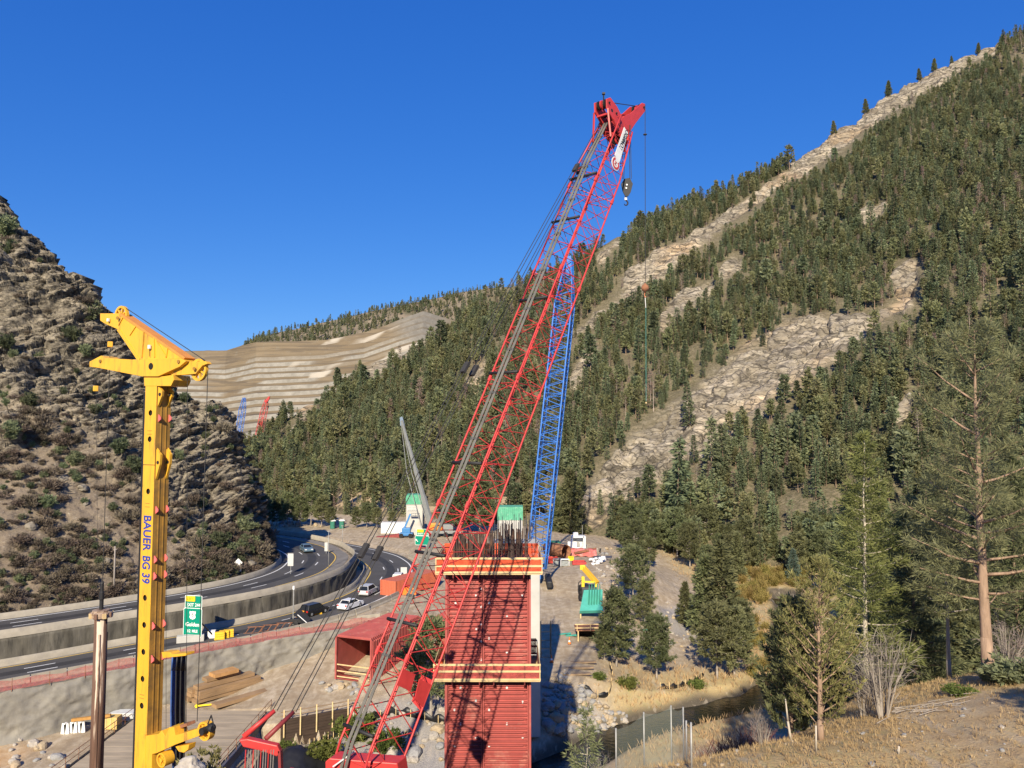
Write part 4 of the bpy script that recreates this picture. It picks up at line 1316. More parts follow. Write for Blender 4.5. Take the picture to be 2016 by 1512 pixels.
for (u, v, z, s, lab) in ((1236, 1372, -33.4, 1.2, 'green bush on the grassy point by the silt fence'), (1180, 1368, -33, .8, 'small green bush beside the silt fence'), (1372, 1352, -33.5, 1.0, 'green bush under the creek pines'), (700, 1475, -35, 2.2, 'bright green bush under the red boom'), (765, 1490, -35, 1.8, 'green bush right of the boom foot'), (640, 1490, -35.2, 1.7, 'olive bush beside the black tarpaulin'), (560, 1485, -35.5, 1.2, 'small olive bush at the black tarpaulin')):
    q = gz(u, v, z)
    bush('green_bush', SHRUB_G[u % 2], (q.x, q.y, gz1(q.x, q.y) - .1), s * 1.2, lab)
for (u, v, Y, s, lab) in ((1738, 1412, 33.5, 1.75, 'grey leafless shrub with many stems right of the juniper'), (1700, 1398, 35, 1.2, 'low grey twiggy shrub behind the juniper'), (1500, 1420, 36, .9, 'grey twiggy shrub at the left edge of the foreground bank'), (1185, 1500, 34, .8, 'bare twigs left of the wire fence'), (1985, 1330, 38, 1.4, 'grey bare shrub by the right edge')):
    q = at(u, v, Y)
    bush('bare_shrub', SHRUB_T[u % 2], (q.x, q.y, gz1(q.x, q.y) - .08), s, lab)
for (u, v, Y, s, lab) in ((1890, 1345, 34.5, .8, 'low spreading green juniper under the big ponderosa'), (1995, 1350, 35, 1.2, 'dark low juniper at the right edge'), (1960, 1340, 36, .8, 'green low bush right of the ponderosa trunk')):
    q = at(u, v, Y)
    bush('juniper_bush', SHRUB_G[0] if u == 1890 else SHRUB_J[0], (q.x, q.y, gz1(q.x, q.y) - .1), s, lab, None, 'shrub', .55)
# small bush in front of the drill rig
q = at(400, 1500, 20)
bush('green_bush', shrub_mesh('near_bush', .55, 1.0, 26, 660, fol_jun, .14, 10, .2, bark_grey, .2), (q.x, q.y + .1, at(400, 1536, 20).z - .25), 1.0, 'leafy bush tip beside the boulder below the yellow rig')

# ---- grass
def grass_field(name, pts, h, w, n_b, fol, label, seed=0):
    rng = np.random.default_rng(seed)
    V, F, t = tufts(pts, np.tile(np.array([[0, 0, 1.]]), (len(pts), 1)), rng.uniform(.6, 1.3, len(pts)) * h, n_b, w, .55, rng)
    return stuff(link(name, np_mesh(name, V, F, fol, False, {'tint': (t, 'FACE')})), label, 'grass')
def pick(mask, n):
    idx = RNG.choice(len(gP), n, p=mask / mask.sum())
    q = gP[idx] + RNG.uniform(-.5, .5, (n, 3)) * np.array([1, 1, 0])
    q[:, 2] = ground_z(q[:, 0], q[:, 1]) - .02
    return q
cell = 1.0
w1 = a_grass * (gy > 70) * (gx > 9) * (dcr > 3.4) * (gu > 1150) * (gu < 2030)
grass_field('bank_grass', pick(w1, 9000), .75, .05, 4, fol_grass, 'tall yellow grass along the creek banks', 1)
w2 = a_near * a_grass * (gu > 1180) * (gv < 1560) * (gv > 1300)
grass_field('foreground_grass', pick(w2 + 1e-9, 15000), .2, .05, 5, fol_grass, 'short dry grass on the foreground slope', 2)
# ================================================================ PIERS, CRANES, DRILL RIG
red_form = mat('form_red', (.37, .085, .075), .16, .8, .55, 0, .12, 6, dirt=((.46, .20, .16), .56, .74, .7))
red_form_d = mat('form_red_dark', (.17, .03, .028), .2, 2, .6, 0, 0)
red_crane = mat('crane_red', (.50, .045, .042), .12, 2, .45, 0, 0, coords='obj')
blue_crane = mat('crane_blue', (.035, .16, .52), .12, 2, .45, 0, 0, coords='obj')
black_m = mat('black_steel', (.018, .018, .02), .2, 5, .6, 0, 0)
rope_m = mat('wire_rope', (.10, .095, .088), .25, 6, .6, .3, 0)
rope_d = mat('rope_dark', (.035, .033, .032), .2, 6, .7, 0, 0)
strap_m = mat('pendant_strap', (.13, .125, .112), .25, 1.5, .7, 0, .1, 20)
timber_m = mat('timber_new', (.62, .46, .24), .15, 2, .75, 0, .1, 15)
rebar_m = mat('rebar', (.075, .05, .042), .35, 3, .8, .2, 0, dirt=((.17, .085, .05), .5, .7, 2))
white_p = mat('white_paint', (.70, .70, .68), .08, 2, .5, 0, 0)
rust_m = mat('rust', (.26, .115, .06), .35, 1.6, .9, 0, .3, 12, dirt=((.13, .06, .04), .5, .7, 2))
conc_new = mat('concrete_new', (.47, .46, .43), .08, .6, .85, 0, .1, 10, dirt=((.38, .36, .33), .5, .75, .5))
def net_mat(name, col, alpha):
    m, N, L, B = _nt(name)
    co = N.new('ShaderNodeNewGeometry').outputs['Position']
    L.new(mix(N, L, ramp(N, L, noise(N, L, co, 2.2, 4, .6, (1, 1, 2)), .3, .7), sc(col, .6), sc(col, 1.12)), B.inputs['Base Color'])
    B.inputs['Roughness'].default_value = .8
    tr = N.new('ShaderNodeBsdfTransparent')
    mx = N.new('ShaderNodeMixShader')
    L.new(mix(N, L, ramp(N, L, noise(N, L, co, 3.5, 4, .6), .35, .65), (alpha * .75,) * 3, (min(1, alpha * 1.2),) * 3), mx.inputs[0])
    L.new(tr.outputs[0], mx.inputs[1])
    L.new(B.outputs[0], mx.inputs[2])
    L.new(mx.outputs[0], N['Material Output'].inputs[0])
    return m
orange_net = net_mat('orange_net', (.72, .10, .035), .78)
red_net = net_mat('red_net', (.52, .10, .085), .62)
def text_part(body, size, m, parent, org, xd, yd, name='lettering', depth=.004, align='CENTER', shear=0, bold=0, fit=None):
    cu = bpy.data.curves.new(name, 'FONT')
    cu.body, cu.size, cu.align_x, cu.align_y = body, size, align, 'CENTER'
    cu.extrude, cu.shear, cu.offset = depth, shear, bold
    tmp = bpy.data.objects.new(name, cu)
    COL.objects.link(tmp)
    dg = bpy.context.evaluated_depsgraph_get()
    me = bpy.data.meshes.new_from_object(tmp.evaluated_get(dg))
    bpy.data.objects.remove(tmp)
    bpy.data.curves.remove(cu)
    me.materials.clear()
    me.materials.append(m)
    xd, yd = Vector(xd).normalized(), Vector(yd).normalized()
    zd = xd.cross(yd)
    M = Matrix((xd, yd, zd)).transposed().to_4x4()
    if fit:
        xsv = [v.co.x for v in me.vertices]
        k = fit / (max(xsv) - min(xsv))
        me.transform(Matrix.Diagonal((k, 1, 1, 1)))
    w0 = Vector(parent.get('_w', (0, 0, 0)))
    me.transform(Matrix.Translation(Vector(org) - w0) @ M)
    o = link(name, me, parent)
    return o

# ---- the near pier in its red steel form
PY = 52.0
px0, px1 = at(878, 1200, PY).x, at(1045, 1200, PY).x
ztop, zfoot = at(1000, 1112, PY).z, gz1(-1.6, 54) - .3
pier = thing('pier_form', 'tall red steel pier form with horizontal ribs and railed platforms', 'pier', (-1.6, PY + 2.2, zfoot))
w_ = px1 - px0
MB().box(((px0 + px1) / 2, PY + 2.3, (ztop + zfoot) / 2), (w_, 4.6, ztop - zfoot)).build('form_panel', red_form, pier, bevel=.03)
pitch = .278
cx = at(951, 1200, PY).x
edges = [(px0 + .22, cx - .1), (cx + .1, at(1037, 1200, PY).x)]
rib_meshes = []
def add_rib(mesh, name, loc):
    o = link(name, mesh, pier)
    o.location = Vector(loc) - Vector(pier['_w'])
    return o
for a, b in edges:
    mb = MB()
    L_ = b - a
    mb.box((L_ / 2, -.10, 0), (L_, .20, .03)).box((L_ / 2, -.19, -.03), (L_, .012, .05))
    mb2 = MB()
    mb2.box((L_ / 2, -.10, 0), (L_, .20, .03)).box((L_ / 2, -.19, -.03), (L_ - .5, .012, .05))
    for s, x in ((1, 0), (-1, L_)):
        mb2.beam((x, -.11, -.17), (x + s * .22, -.11, -.01), .05, .03)
    rib_meshes.append((a, mb.mesh('rib', red_form), mb2.mesh('rib', red_form)))
z = ztop - .35
k = 0
while z > at(1000, 1545, PY).z:
    for a, m1, m2 in rib_meshes:
        add_rib(m2 if k % 3 == 2 else m1, 'rib', (a, PY, z))
    z -= pitch
    k += 1
for x, w2 in ((px0 + .05, .16), (px0 + .19, .04), (cx - .06, .05), (cx + .06, .05), (px1 - .22, .05), (px1 - .06, .12)):
    MB().box((x, PY - .12, (ztop + zfoot) / 2), (w2, .24, ztop - zfoot)).build('flange', red_form, pier)
for k in range(7):
    zz = ztop - 2.1 - k * 2.78
    for x0, x1 in edges:
        MB().box(((x0 + x1) / 2, PY - .045, zz), (x1 - x0, .09, .05)).build('joint_flange', red_form_d, pier)
for u, v in ((948, 1158), (948, 1194), (948, 1228), (948, 1262), (948, 1298), (937, 1172), (897, 1187), (963, 1187), (938, 1238), (963, 1256), (1028, 1172), (895, 1397), (963, 1397), (937, 1379), (1029, 1381), (937, 1450), (1029, 1450), (896, 1467), (963, 1467), (907, 1353), (998, 1353), (998, 1213), (998, 1283), (998, 1424), (907, 1424)):
    p = at(u, v, PY - .02)
    MB().lathe([(.075, 0), (.075, .16), (.03, .16), (.03, .22)], (p.x, p.y, p.z), 8, (0, -1, 0)).build('tie_bolt', white_p, pier)
def platform(v_r, v_bot, uL, uR, net, posts):
    y0 = PY - 1.05
    xl, xr = at(uL, v_bot, y0).x, at(uR, v_bot, y0).x
    zb = at(900, v_bot, y0).z
    MB().box(((xl + xr) / 2, PY - .58, zb - .03), (xr - xl, .9, .05)).build('deck_plank', timber_m, pier)
    MB().box((xl + .45, PY + 2.3, zb - .03), (.8, 4.9, .05)).build('deck_plank', timber_m, pier)
    MB().box((xr - .3, PY + 2.3, zb - .03), (.6, 4.9, .05)).build('deck_plank', timber_m, pier)
    for v in v_r:
        zr = at(900, v, y0).z
        MB().box(((xl + xr) / 2, y0, zr), (xr - xl + .1, .04, .13)).build('guard_rail', timber_m, pier)
        MB().box((xl, PY + 1.9, zr), (.04, 5.8, .12)).build('guard_rail', timber_m, pier)
        MB().box((xr, PY + 1.9, zr), (.04, 5.8, .12)).build('guard_rail', timber_m, pier)
        MB().box(((xl + xr) / 2, PY + 4.85, zr), (xr - xl, .04, .12)).build('guard_rail', timber_m, pier)
    zt = at(900, v_r[0], y0).z
    for u in posts:
        x = at(u, v_bot, y0).x
        mb = MB().box((x, y0 + .06, (zt + zb) / 2 - .1), (.07, .06, zt - zb + .35))
        mb.beam((x, y0 + .1, zb - .1), (x, PY - .05, zb - .75), .07, .07).box((x, PY - .09, zb - .5), (.09, .06, .9)).box((x, PY - .55, zb - .09), (.08, 1.0, .08))
        mb.build('bracket', red_form_d, pier)
    for x in (xl, xr):
        MB().box((x, y0 + .03, (zt + zb) / 2), (.06, .06, zt - zb + .1)).build('corner_post', timber_m, pier)
    h = zt - zb
    MB().box(((xl + xr) / 2, y0 + .045, zb + h * .46), (xr - xl - .1, .006, h * .86)).build('safety_net', net, pier)
    MB().box((xr - .035, PY + 1.9, zb + h * .46), (.006, 5.6, h * .86)).build('safety_net', net, pier)
    MB().box((xl + .035, PY + 1.9, zb + h * .46), (.006, 5.6, h * .86)).build('safety_net', net, pier)
    MB().box(((xl + xr) / 2, PY + 4.8, zb + h * .6), (xr - xl - .1, .006, h * 1.1)).build('safety_net', net, pier)
platform((1099.5, 1114.5, 1127), 1130, 858, 1067, orange_net, (892, 942, 974, 1031))
platform((1309, 1322, 1338), 1341, 854, 1063, red_net, (890, 944, 972, 1033))
# rebar standing out of the form
zt0 = ztop - .1
for k in range(150):
    u = random.uniform(891, 1040)
    yb = PY + random.choice((.25, .5, 2.2, 4.0, 4.3))
    x = at(u, 1090, yb).x
    vt = (random.uniform(1040, 1056) if 940 < u else random.uniform(1048, 1060)) - (12 if random.random() < .25 and u > 960 else 0)
    zt = at(u, vt, yb).z
    MB().tube((x, yb, zt0 - .3), (x + random.uniform(-.08, .08), yb, zt), .034, n=5).build('rebar', rebar_m, pier)
for zz in (.45, 1.1):
    MB().tube((px0 + .3, PY + .2, zt0 + zz), (px1 - .3, PY + .2, zt0 + zz), .025, n=5).build('rebar_tie', rebar_m, pier)
# things left on the platforms
q = at(868, 1318, PY - .8)
b = thing('hanging_bag', 'orange canvas chute with a lime bottom hung on the lower platform rail', 'bag', (q.x, q.y, q.z))
MB().lathe([(.20, .35), (.16, .1), (.13, -.25), (.12, -.4)], (q.x, q.y + .12, q.z + .25), 8).build('chute', mat('orange_fabric', (.78, .12, .03), .15, 3, .8, 0, .2, 8), b)
MB().lathe([(.2, .1), (.21, -.1), (.15, -.35), (.06, -.42)], (q.x, q.y + .12, q.z - .2), 8).build('sack', mat('lime_fabric', (.62, .72, .06), .15, 3, .8, 0, .2, 8), b)
q = at(1008, 1332, PY - .7)
tag(MB().lathe([(.12, 0), (.15, .32), (.16, .33), (.13, .32), (.1, .03)], (q.x, q.y, at(900, 1341, PY - 1.05).z), 12).build('bucket', mat('orange_plastic', (.75, .16, .05), .1, 3, .5, 0, 0), None, True), 'orange plastic bucket on the lower pier platform', 'bucket')

# ---- concrete pier behind it
cz = gz1(.5, 86)
cpz = at(1063, 1073, 85).z
c_r = at(1063.5, 1200, 85).x
cp_ = thing('concrete_pier', 'bare pale concrete pier partly hidden behind the red form', 'pier', (.5, 87.5, cz - .3))
MB().box(((c_r - 2.6) / 2, 87.5, (cpz + cz - .3) / 2), (c_r + 2.6, 5, cpz - cz + .3)).build('shaft', conc_new, cp_, bevel=.12)
MB().box((c_r - .02, 87.5, (cpz + cz) / 2), (.03, .5, cpz - cz)).build('groove_strip', conc_m, cp_)
for k in range(34):
    x = random.uniform(-2.3, c_r - .2)
    y = random.choice((85.3, 85.6, 87.5, 89.5))
    MB().tube((x, y, cpz - .2), (x, y, cpz + random.uniform(2.3, 3.1)), .04, n=5).build('rebar', mat('rebar_blue', (.06, .065, .08), .3, 3, .7, .2, 0), cp_)
# ---- two finished piers with green forms on top
green_form = mat('form_green', (.09, .36, .23), .2, 1.2, .6, 0, 0, dirt=((.30, .48, .38), .55, .75, 1.5))
def far_pier(uL, uR, v0, vt, vg, Y, label):
    zb = gz1(at((uL + uR) / 2, v0, Y).x, Y) - .3
    x0, x1 = at(uL, v0, Y).x, at(uR, v0, Y).x
    zt, zg = at(uL, vt, Y).z, at(uL, vg, Y).z
    t_ = thing('concrete_pier', label, 'pier', ((x0 + x1) / 2, Y + 2.2, zb))
    MB().box(((x0 + x1) / 2, Y + 2.2, (zb + zg) / 2), (x1 - x0, 4.4, zg - zb)).build('shaft', conc_new, t_, bevel=.15)
    MB().box(((x0 + x1) / 2, Y + 2.2, (zt + zg) / 2 + .01), (x1 - x0 + .1, 4.5, zt - zg)).build('form_panel', green_form, t_)
    n = 12
    for k in range(n + 1):
        x = x0 + (x1 - x0) * k / n
        MB().box((x, Y - .1, (zt + zg) / 2), (.1, .16, zt - zg)).build('form_rib', green_form, t_)
    return t_
far_pier(799, 832, 1045, 974, 993, 205, 'pale concrete pier with a green form on top by the highway curve')
far_pier(980, 1029, 1095, 998, 1024, 172, 'white concrete pier with a green ribbed form behind the rebar')

# ---- lattice booms
def lattice(parent, F, T, wdir, W0, D0, pitch, cr, lr, m, foot_taper=.12, tip_taper=.15, prefix='boom', tipk=.45, nside=6, lace_m=None, dense=False):
    F, T = Vector(F), Vector(T)
    d = (T - F).normalized()
    w = Vector(wdir)
    w = (w - d * w.dot(d)).normalized()
    h = w.cross(d).normalized()
    if h.z < 0:
        h = -h
    L_ = (T - F).length
    def kf(s):
        f = s / L_
        if f < foot_taper:
            return .35 + .65 * f / foot_taper, 1.0
        if f > 1 - tip_taper:
            e = (1 - f) / tip_taper
            return tipk + (1 - tipk) * e, tipk + (1 - tipk) * e
        return 1.0, 1.0
    def node(s, i, j):
        a, b = kf(s)
        return F + d * s + w * (i * W0 / 2 * b) + h * (j * D0 / 2 * a)
    ss = [0, L_ * foot_taper, L_ * (1 - tip_taper), L_]
    for i, j in ((-1, -1), (1, -1), (1, 1), (-1, 1)):
        MB().path([node(s, i, j) for s in ss], cr, nside + 2).build('chord', m, parent, True)
    n = max(4, int(round(L_ / pitch)))
    corners = [(-1, -1), (1, -1), (1, 1), (-1, 1)]
    for c in range(4):
        mb = MB()
        A, B_ = corners[c], corners[(c + 1) % 4]
        for k in range(n):
            s0, s1 = L_ * k / n, L_ * (k + 1) / n
            sm = (s0 + s1) / 2
            mb.tube(node(s0, *A), node(sm, *B_), lr, n=4, cap=False)
            mb.tube(node(sm, *B_), node(s1, *A), lr, n=4, cap=False)
            if dense and c in (1, 3):
                mb.tube(node(s0, *B_), node(sm, *A), lr * .8, n=4, cap=False)
                mb.tube(node(sm, *A), node(s1, *B_), lr * .8, n=4, cap=False)
            if k % 2 == 0:
                mb.tube(node(s0, *A), node(s0, *B_), lr * .9, n=4, cap=False)
        mb.build('lacing', lace_m or m, parent, True)
    return node, d, w, h, L_
# ---- big red crawler crane
bF, bT = Vector((-7.9, 33.7, -18.4)), Vector((7.25, 51.25, 21.0))
gb = gz1(-10, 31)
crane = thing('crawler_crane', 'tall red lattice boom crane leaning across the near pier', 'crane', (-10, 31, gb))
wd = Vector((.757, -.654, 0))
node, bd, bw, bh, bL = lattice(crane, bF, bT, wd, 2.08, 2.12, 2.0, .054, .026, red_crane, .10, .10, tipk=.75, dense=True)
def b_at_v(v):                          # station along the boom whose centre projects to row v
    ts = np.linspace(0, bL, 800)
    pts = np.array([bF + bd * s for s in ts])
    _, vv = to_px(pts)
    return float(ts[np.argmin(abs(vv - v))])
for v in (372, 457, 613, 757, 933, 1108, 1243, 1453):
    s = b_at_v(v)
    MB().tube(node(s, -1.05, 1.12), node(s, .98, 1.12), .085, n=8).build('guide_roller', black_m, crane, True)
for k, off in enumerate((-.30, -.19, -.03, .08)):
    pts = [node(bL * f, off, 1.2 + .03 * (k % 2)) for f in np.linspace(.02, .985, 24)]
    MB().path(pts, .043 if k % 2 else .05, 6).build('boom_pendant', strap_m, crane, True)
for f in np.linspace(.06, .95, 15):
    MB().beam(node(bL * f, -.34, 1.2), node(bL * f, .12, 1.2), .13, .12, bd).build('pendant_coupling', rope_m, crane)
for v0, v1, i0, i1 in ((1322, 1346, .1, .98),):
    s0, s1 = b_at_v(v1 + 6), b_at_v(v0)
    MB().prism([node(s0, 1.0, 1.02), node(s1, 1.0, 1.02), node(s1, 1.0, .2), node(s0, 1.0, .1)], bw * .05).build('boom_plate', red_crane, crane)
    MB().prism([node(s0 - .3, .2, -1.0), node(s1 + .2, .2, -1.0), node(s1 + .1, 1.0, -1.0), node(s0 - .6, 1.0, -1.0)], bh * -.06).build('boom_plate', red_crane, crane)
    MB().prism([node(s0 - .4, 1.0, -.95), node(s1 - .1, 1.0, -.95), node(s1 - .1, 1.0, -.15), node(s0 - .2, 1.0, -.3)], bw * .05).build('boom_plate', red_crane, crane)
for f in (.19, .36, .53, .70, .86):     # pin joints between boom inserts
    for i, j in ((-1, -1), (1, -1), (1, 1), (-1, 1)):
        MB().tube(node(bL * f - .18, i, j), node(bL * f + .18, i, j), .1, n=8).build('boom_joint', red_crane, crane)
    MB().tube(node(bL * f, -1, 1), node(bL * f, 1, -1), .035, n=5).tube(node(bL * f, 1, 1), node(bL * f, -1, -1), .035, n=5).build('cross_brace', red_crane, crane)
# boom head
hy = 51.4
def hpx(u, v, y=hy):
    return at(u, v, y)
T0 = bF + bd * bL
def hc(a, b, c):
    return T0 + bh * (a * .88) + bd * (b if b > 0 else b * .85) + bw * (c * .85)
def hplate(pts, c, th, name, m=red_crane):
    return MB().prism([hc(a, b, c) for a, b in pts], bw * th).build(name, m, crane, bevel=.02)
for c in (-.62, .5):
    hplate([(.15, -1.2), (.95, -.9), (2.25, -.75), (2.65, -.1), (2.35, .35), (1.35, .45), (.3, .3), (-.1, -.2)], c, .1, 'sheave_arm')
    hplate([(.1, -1.3), (.5, -.3), (.3, .55), (-.25, 1.35), (-1.05, 3.25), (-1.4, 3.5), (-1.75, 3.15), (-1.2, 1.3), (-.95, .2), (-1.05, -1.3)], c + .03, .08, 'jib_arm')
for a, b, r in ((2.3, -.15, .30), (1.2, -.1, .26), (-1.38, 3.1, .30), (-.55, -.2, .34), (-.55, -.95, .30)):
    for c in (-.3, 0, .3) if r > .28 else (0,):
        MB().lathe([(r * .8, -.05), (r, -.04), (r * .8, 0), (r, .04), (r * .8, .05)], tuple(hc(a, b, c)), 16, tuple(bw)).build('sheave', black_m if c else red_crane, crane)
    MB().tube(hc(a, b, -.72), hc(a, b, .72), .07, n=8).build('sheave_pin', black_m, crane)
for a, b in ((.6, .2), (1.7, .3), (1.8, -.75), (-.1, .8), (-.9, 2.0)):
    MB().beam(hc(a, b, -.6), hc(a, b, .6), .16, .12).build('cross_member', red_crane, crane)
for c in (-.66, .63):
    MB().beam(hc(.2, -1.2, c), hc(1.3, -.8, c), .1, .1).beam(hc(1.0, -2.6, c * 1.3), hc(2.2, -.7, c), .1, .1).build('arm_strut', red_crane, crane)
    MB().beam(hc(-.9, -2.2, c * 1.3), hc(-1.0, -.2, c), .1, .1).build('arm_strut', red_crane, crane)
for a, b in ((.5, -.6), (1.7, -.35), (-.6, .5), (-.75, -.6)):
    hplate([(a + .16 * math.cos(q), b + .16 * math.sin(q)) for q in np.linspace(0, 6.283, 13)[:-1]], .585, .03, 'hub_cap', MATS['black_steel'])
MB().tube(hc(2.2, .3, 0), hc(-1.3, 3.35, 0), .03, n=5).build('jib_stay', rope_d, crane)
MB().tube(hc(2.1, .3, .3), hc(.1, .7, .3), .03, n=5).build('jib_stay', rope_d, crane)
MB().tube(hc(2.3, .2, 0), hc(2.3, .2, 0) + Vector((0, 0, .5)), .05, n=5).box(tuple(hc(2.3, .2, 0) + Vector((0, 0, .55))), (.2, .2, .12)).build('warning_lamp', black_m, crane)
# hoist lines, hook block, headache ball
for ut, ub in ((1226, 1226), (1233, 1228), (1239, 1240), (1241, 1243)):
    MB().tube(hpx(ut, 246), hpx(ub, 352), .022, n=5).build('hoist_rope', rope_d, crane)
hb = thing('hook_block', 'black steel hook block hanging from the red boom head', 'hook', tuple(hpx(1234, 402)))
MB().prism([hpx(1223, 362), hpx(1229, 352), hpx(1240, 350), hpx(1246, 362), hpx(1242, 378), hpx(1237, 386), hpx(1231, 386), hpx(1226, 376)], (0, .1, 0)).build('cheek_plate', black_m, hb)
MB().prism([hpx(1223, 362, hy + .35), hpx(1229, 352, hy + .35), hpx(1240, 350, hy + .35), hpx(1246, 362, hy + .35), hpx(1242, 378, hy + .35), hpx(1237, 386, hy + .35), hpx(1231, 386, hy + .35), hpx(1226, 376, hy + .35)], (0, .1, 0)).build('cheek_plate', black_m, hb)
p = hpx(1234, 364)
MB().lathe([(.3, 0), (.3, .25)], (p.x, p.y + .1, p.z), 16, (0, 1, 0)).build('sheave', black_m, hb)
MB().lathe([(.06, 0), (.06, .05)], (p.x, p.y - .05, p.z), 10, (0, 1, 0)).build('pin', white_p, hb)
MB().lathe([(.06, 0), (.06, .05)], tuple(hpx(1233, 370, hy - .05)), 10, (0, 1, 0)).build('pin', white_p, hb)
p = hpx(1233, 389)
MB().lathe([(.09, .12), (.10, -.12)], (p.x, p.y + .2, p.z), 10).build('swivel', white_p, hb)
MB().path([Vector((p.x + math.sin(a) * .13, p.y + .2, p.z - .32 + math.cos(a) * .16)) for a in np.linspace(0, 4.4, 9)], [.04, .05, .055, .055, .055, .05, .045, .035, .02], 6).build('hook', black_m, hb, True)
MB().tube(hpx(1270, 206), hpx(1270.5, 560), .022, n=5).build('hoist_rope', rope_d, crane)
p = hpx(1270, 265)
MB().lathe([(.05, .06), (.13, .03), (.13, -.02), (.05, -.05)], tuple(p), 10).build('limit_weight', rope_d, crane)
ball = thing('headache_ball', 'rusty round crane ball with a long thin sling', 'hook', tuple(hpx(1272, 795)))
p = hpx(1270, 567)
MB().lathe([(.04, .34), (.09, .26), (.2, .18), (.26, .05), (.26, -.06), (.2, -.18), (.09, -.25), (.05, -.32)], tuple(p), 16).build('ball', rust_m, ball, True)
MB().path([hpx(1270, 576), hpx(1268.5, 580), hpx(1270, 586), hpx(1272, 583)], .03, 5).build('hook', mat('hook_orange', (.55, .2, .1), .1, 3, .6, 0, 0), ball)
MB().tube(hpx(1270, 584), hpx(1271.5, 606), .025, n=5).build('sling_top', white_p, ball)
MB().tube(hpx(1271.5, 606), hpx(1272, 790), .018, n=5).build('sling', mat('teal_sling', (.05, .22, .20), .1, 3, .8, 0, 0), ball)
MB().lathe([(.05, .05), (.07, 0), (.05, -.06)], tuple(hpx(1272, 793)), 8).build('shackle', timber_m, ball)
# maker's banner on the boom side
sA, sB = b_at_v(336), b_at_v(262)
ban = [node(sA + .8, 1.09, .30), node(sB, 1.09, .30), node(sB, 1.09, -.36), node(sA + .8, 1.09, -.36)]
bk = MB().prism(ban, bw * .03).build('name_banner', white_p, crane)
tx = bd
ty = (node(1, 1, 1) - node(1, 1, -1)).normalized()
cen = (ban[0] + ban[2]) / 2 + bw * .05
text_part('anitowoc', .80, black_m, crane, cen, tx, ty, 'banner_lettering', .006, fit=(sB - sA - .9) * .93)
ring = MB()
pc = node(sA + .35, 1.09, -.03)
MB().prism([pc + (tx * math.cos(a) + ty * math.sin(a)) * .46 for a in np.linspace(0, 6.283, 25)[:-1]], bw * .03).build('emblem_disc', white_p, crane)
for k in range(20):
    a, b = 6.283 * k / 20, 6.283 * (k + 1) / 20
    P_ = [pc + bw * .04 + (tx * math.cos(q) + ty * math.sin(q)) * r for q, r in ((a, .26), (a, .40), (b, .40), (b, .26))]
    if k not in (0, 1, 18, 19):
        ring.prism(P_, bw * .01)
ring.build('emblem_ring', red_crane, crane)
text_part('M', .38, red_crane, crane, pc + bw * .05, tx, ty, 'emblem_letter', .006)
# pendants and mast
eq = Vector((-10.3, 31.0, at(510, 1466, 31).z))
e1, e2 = at(541, 1399, 31.6), at(578, 1402, 32.4)
h1, h2 = hpx(1186, 236, 51.0), hpx(1192, 240, 51.8)
for e, hh, kx in ((e1, h1, 0), (e2, h2, 1)):
    for o_ in (-.09, .09):
        MB().tube(e + Vector((o_, 0, 0)), hh + Vector((o_, 0, 0)), .022, n=5).build('backstay_rope', rope_d, crane)
    for f in (.18, .45, .87):
        c_ = e + (hh - e) * f
        MB().beam(c_ - (hh - e).normalized() * .35, c_ + (hh - e).normalized() * .35, .3, .16).build('rope_link', rope_d, crane)
MB().path([eq + Vector((-.35, 0, .3)), e1], [.11, .09], 7).build('mast_arm', red_crane, crane, True)
MB().path([eq + Vector((.45, .3, .1)), e2], [.11, .09], 7).build('mast_arm', mat('crane_red_dark', (.22, .035, .035), .12, 2, .5, 0, 0), crane, True)
def eqp(u, v):
    return at(u, v, 30.8)
MB().prism([eqp(470, 1457), eqp(487, 1455), eqp(546, 1468), eqp(552, 1482), eqp(545, 1490), eqp(515, 1479), eqp(478, 1471)], (0, .3, 0)).build('equalizer', red_crane, crane, bevel=.04)
for k in range(12):
    u = 484 + k * 5
    MB().tube(eqp(u, 1476), at(u - 6, 1600, 30.6 + .04 * k), .022, n=5).build('boom_hoist_rope', mat('rope_bright', (.30, .29, .27), .25, 6, .5, .4, 0) if k % 3 else red_crane, crane)
MB().prism([eqp(547, 1478), eqp(552, 1480), eqp(556, 1600), eqp(550, 1600)], (0, .3, 0)).build('mast', MATS['crane_red_dark'], crane)
# boom base hardware and carrier below the view
p = at(710, 1505, 35.2)
MB().prism([at(640, 1500, 34.6), at(648, 1493, 34.6), at(782, 1503, 34.6), at(790, 1560, 34.6), at(640, 1560, 34.6)], (.3, .8, 0)).build('boom_foot', red_crane, crane, bevel=.04)
MB().tube(at(655, 1510, 34.3), at(700, 1478, 34.9), .035, n=6).build('air_hose', white_p, crane)
MB().box((-10.4, 31, gb + 2.3), (3.2, 6.2, 2.2), (0, 0, -.7)).build('machine_house', red_crane, crane, bevel=.1)
for s in (-1, 1):
    MB().box((-9.8 + s * 2.0, 31.6 - s * 1.7, gb + .62), (1.0, 7.6, 1.2), (0, 0, -.7)).build('crawler_track', black_m, crane, bevel=.3)

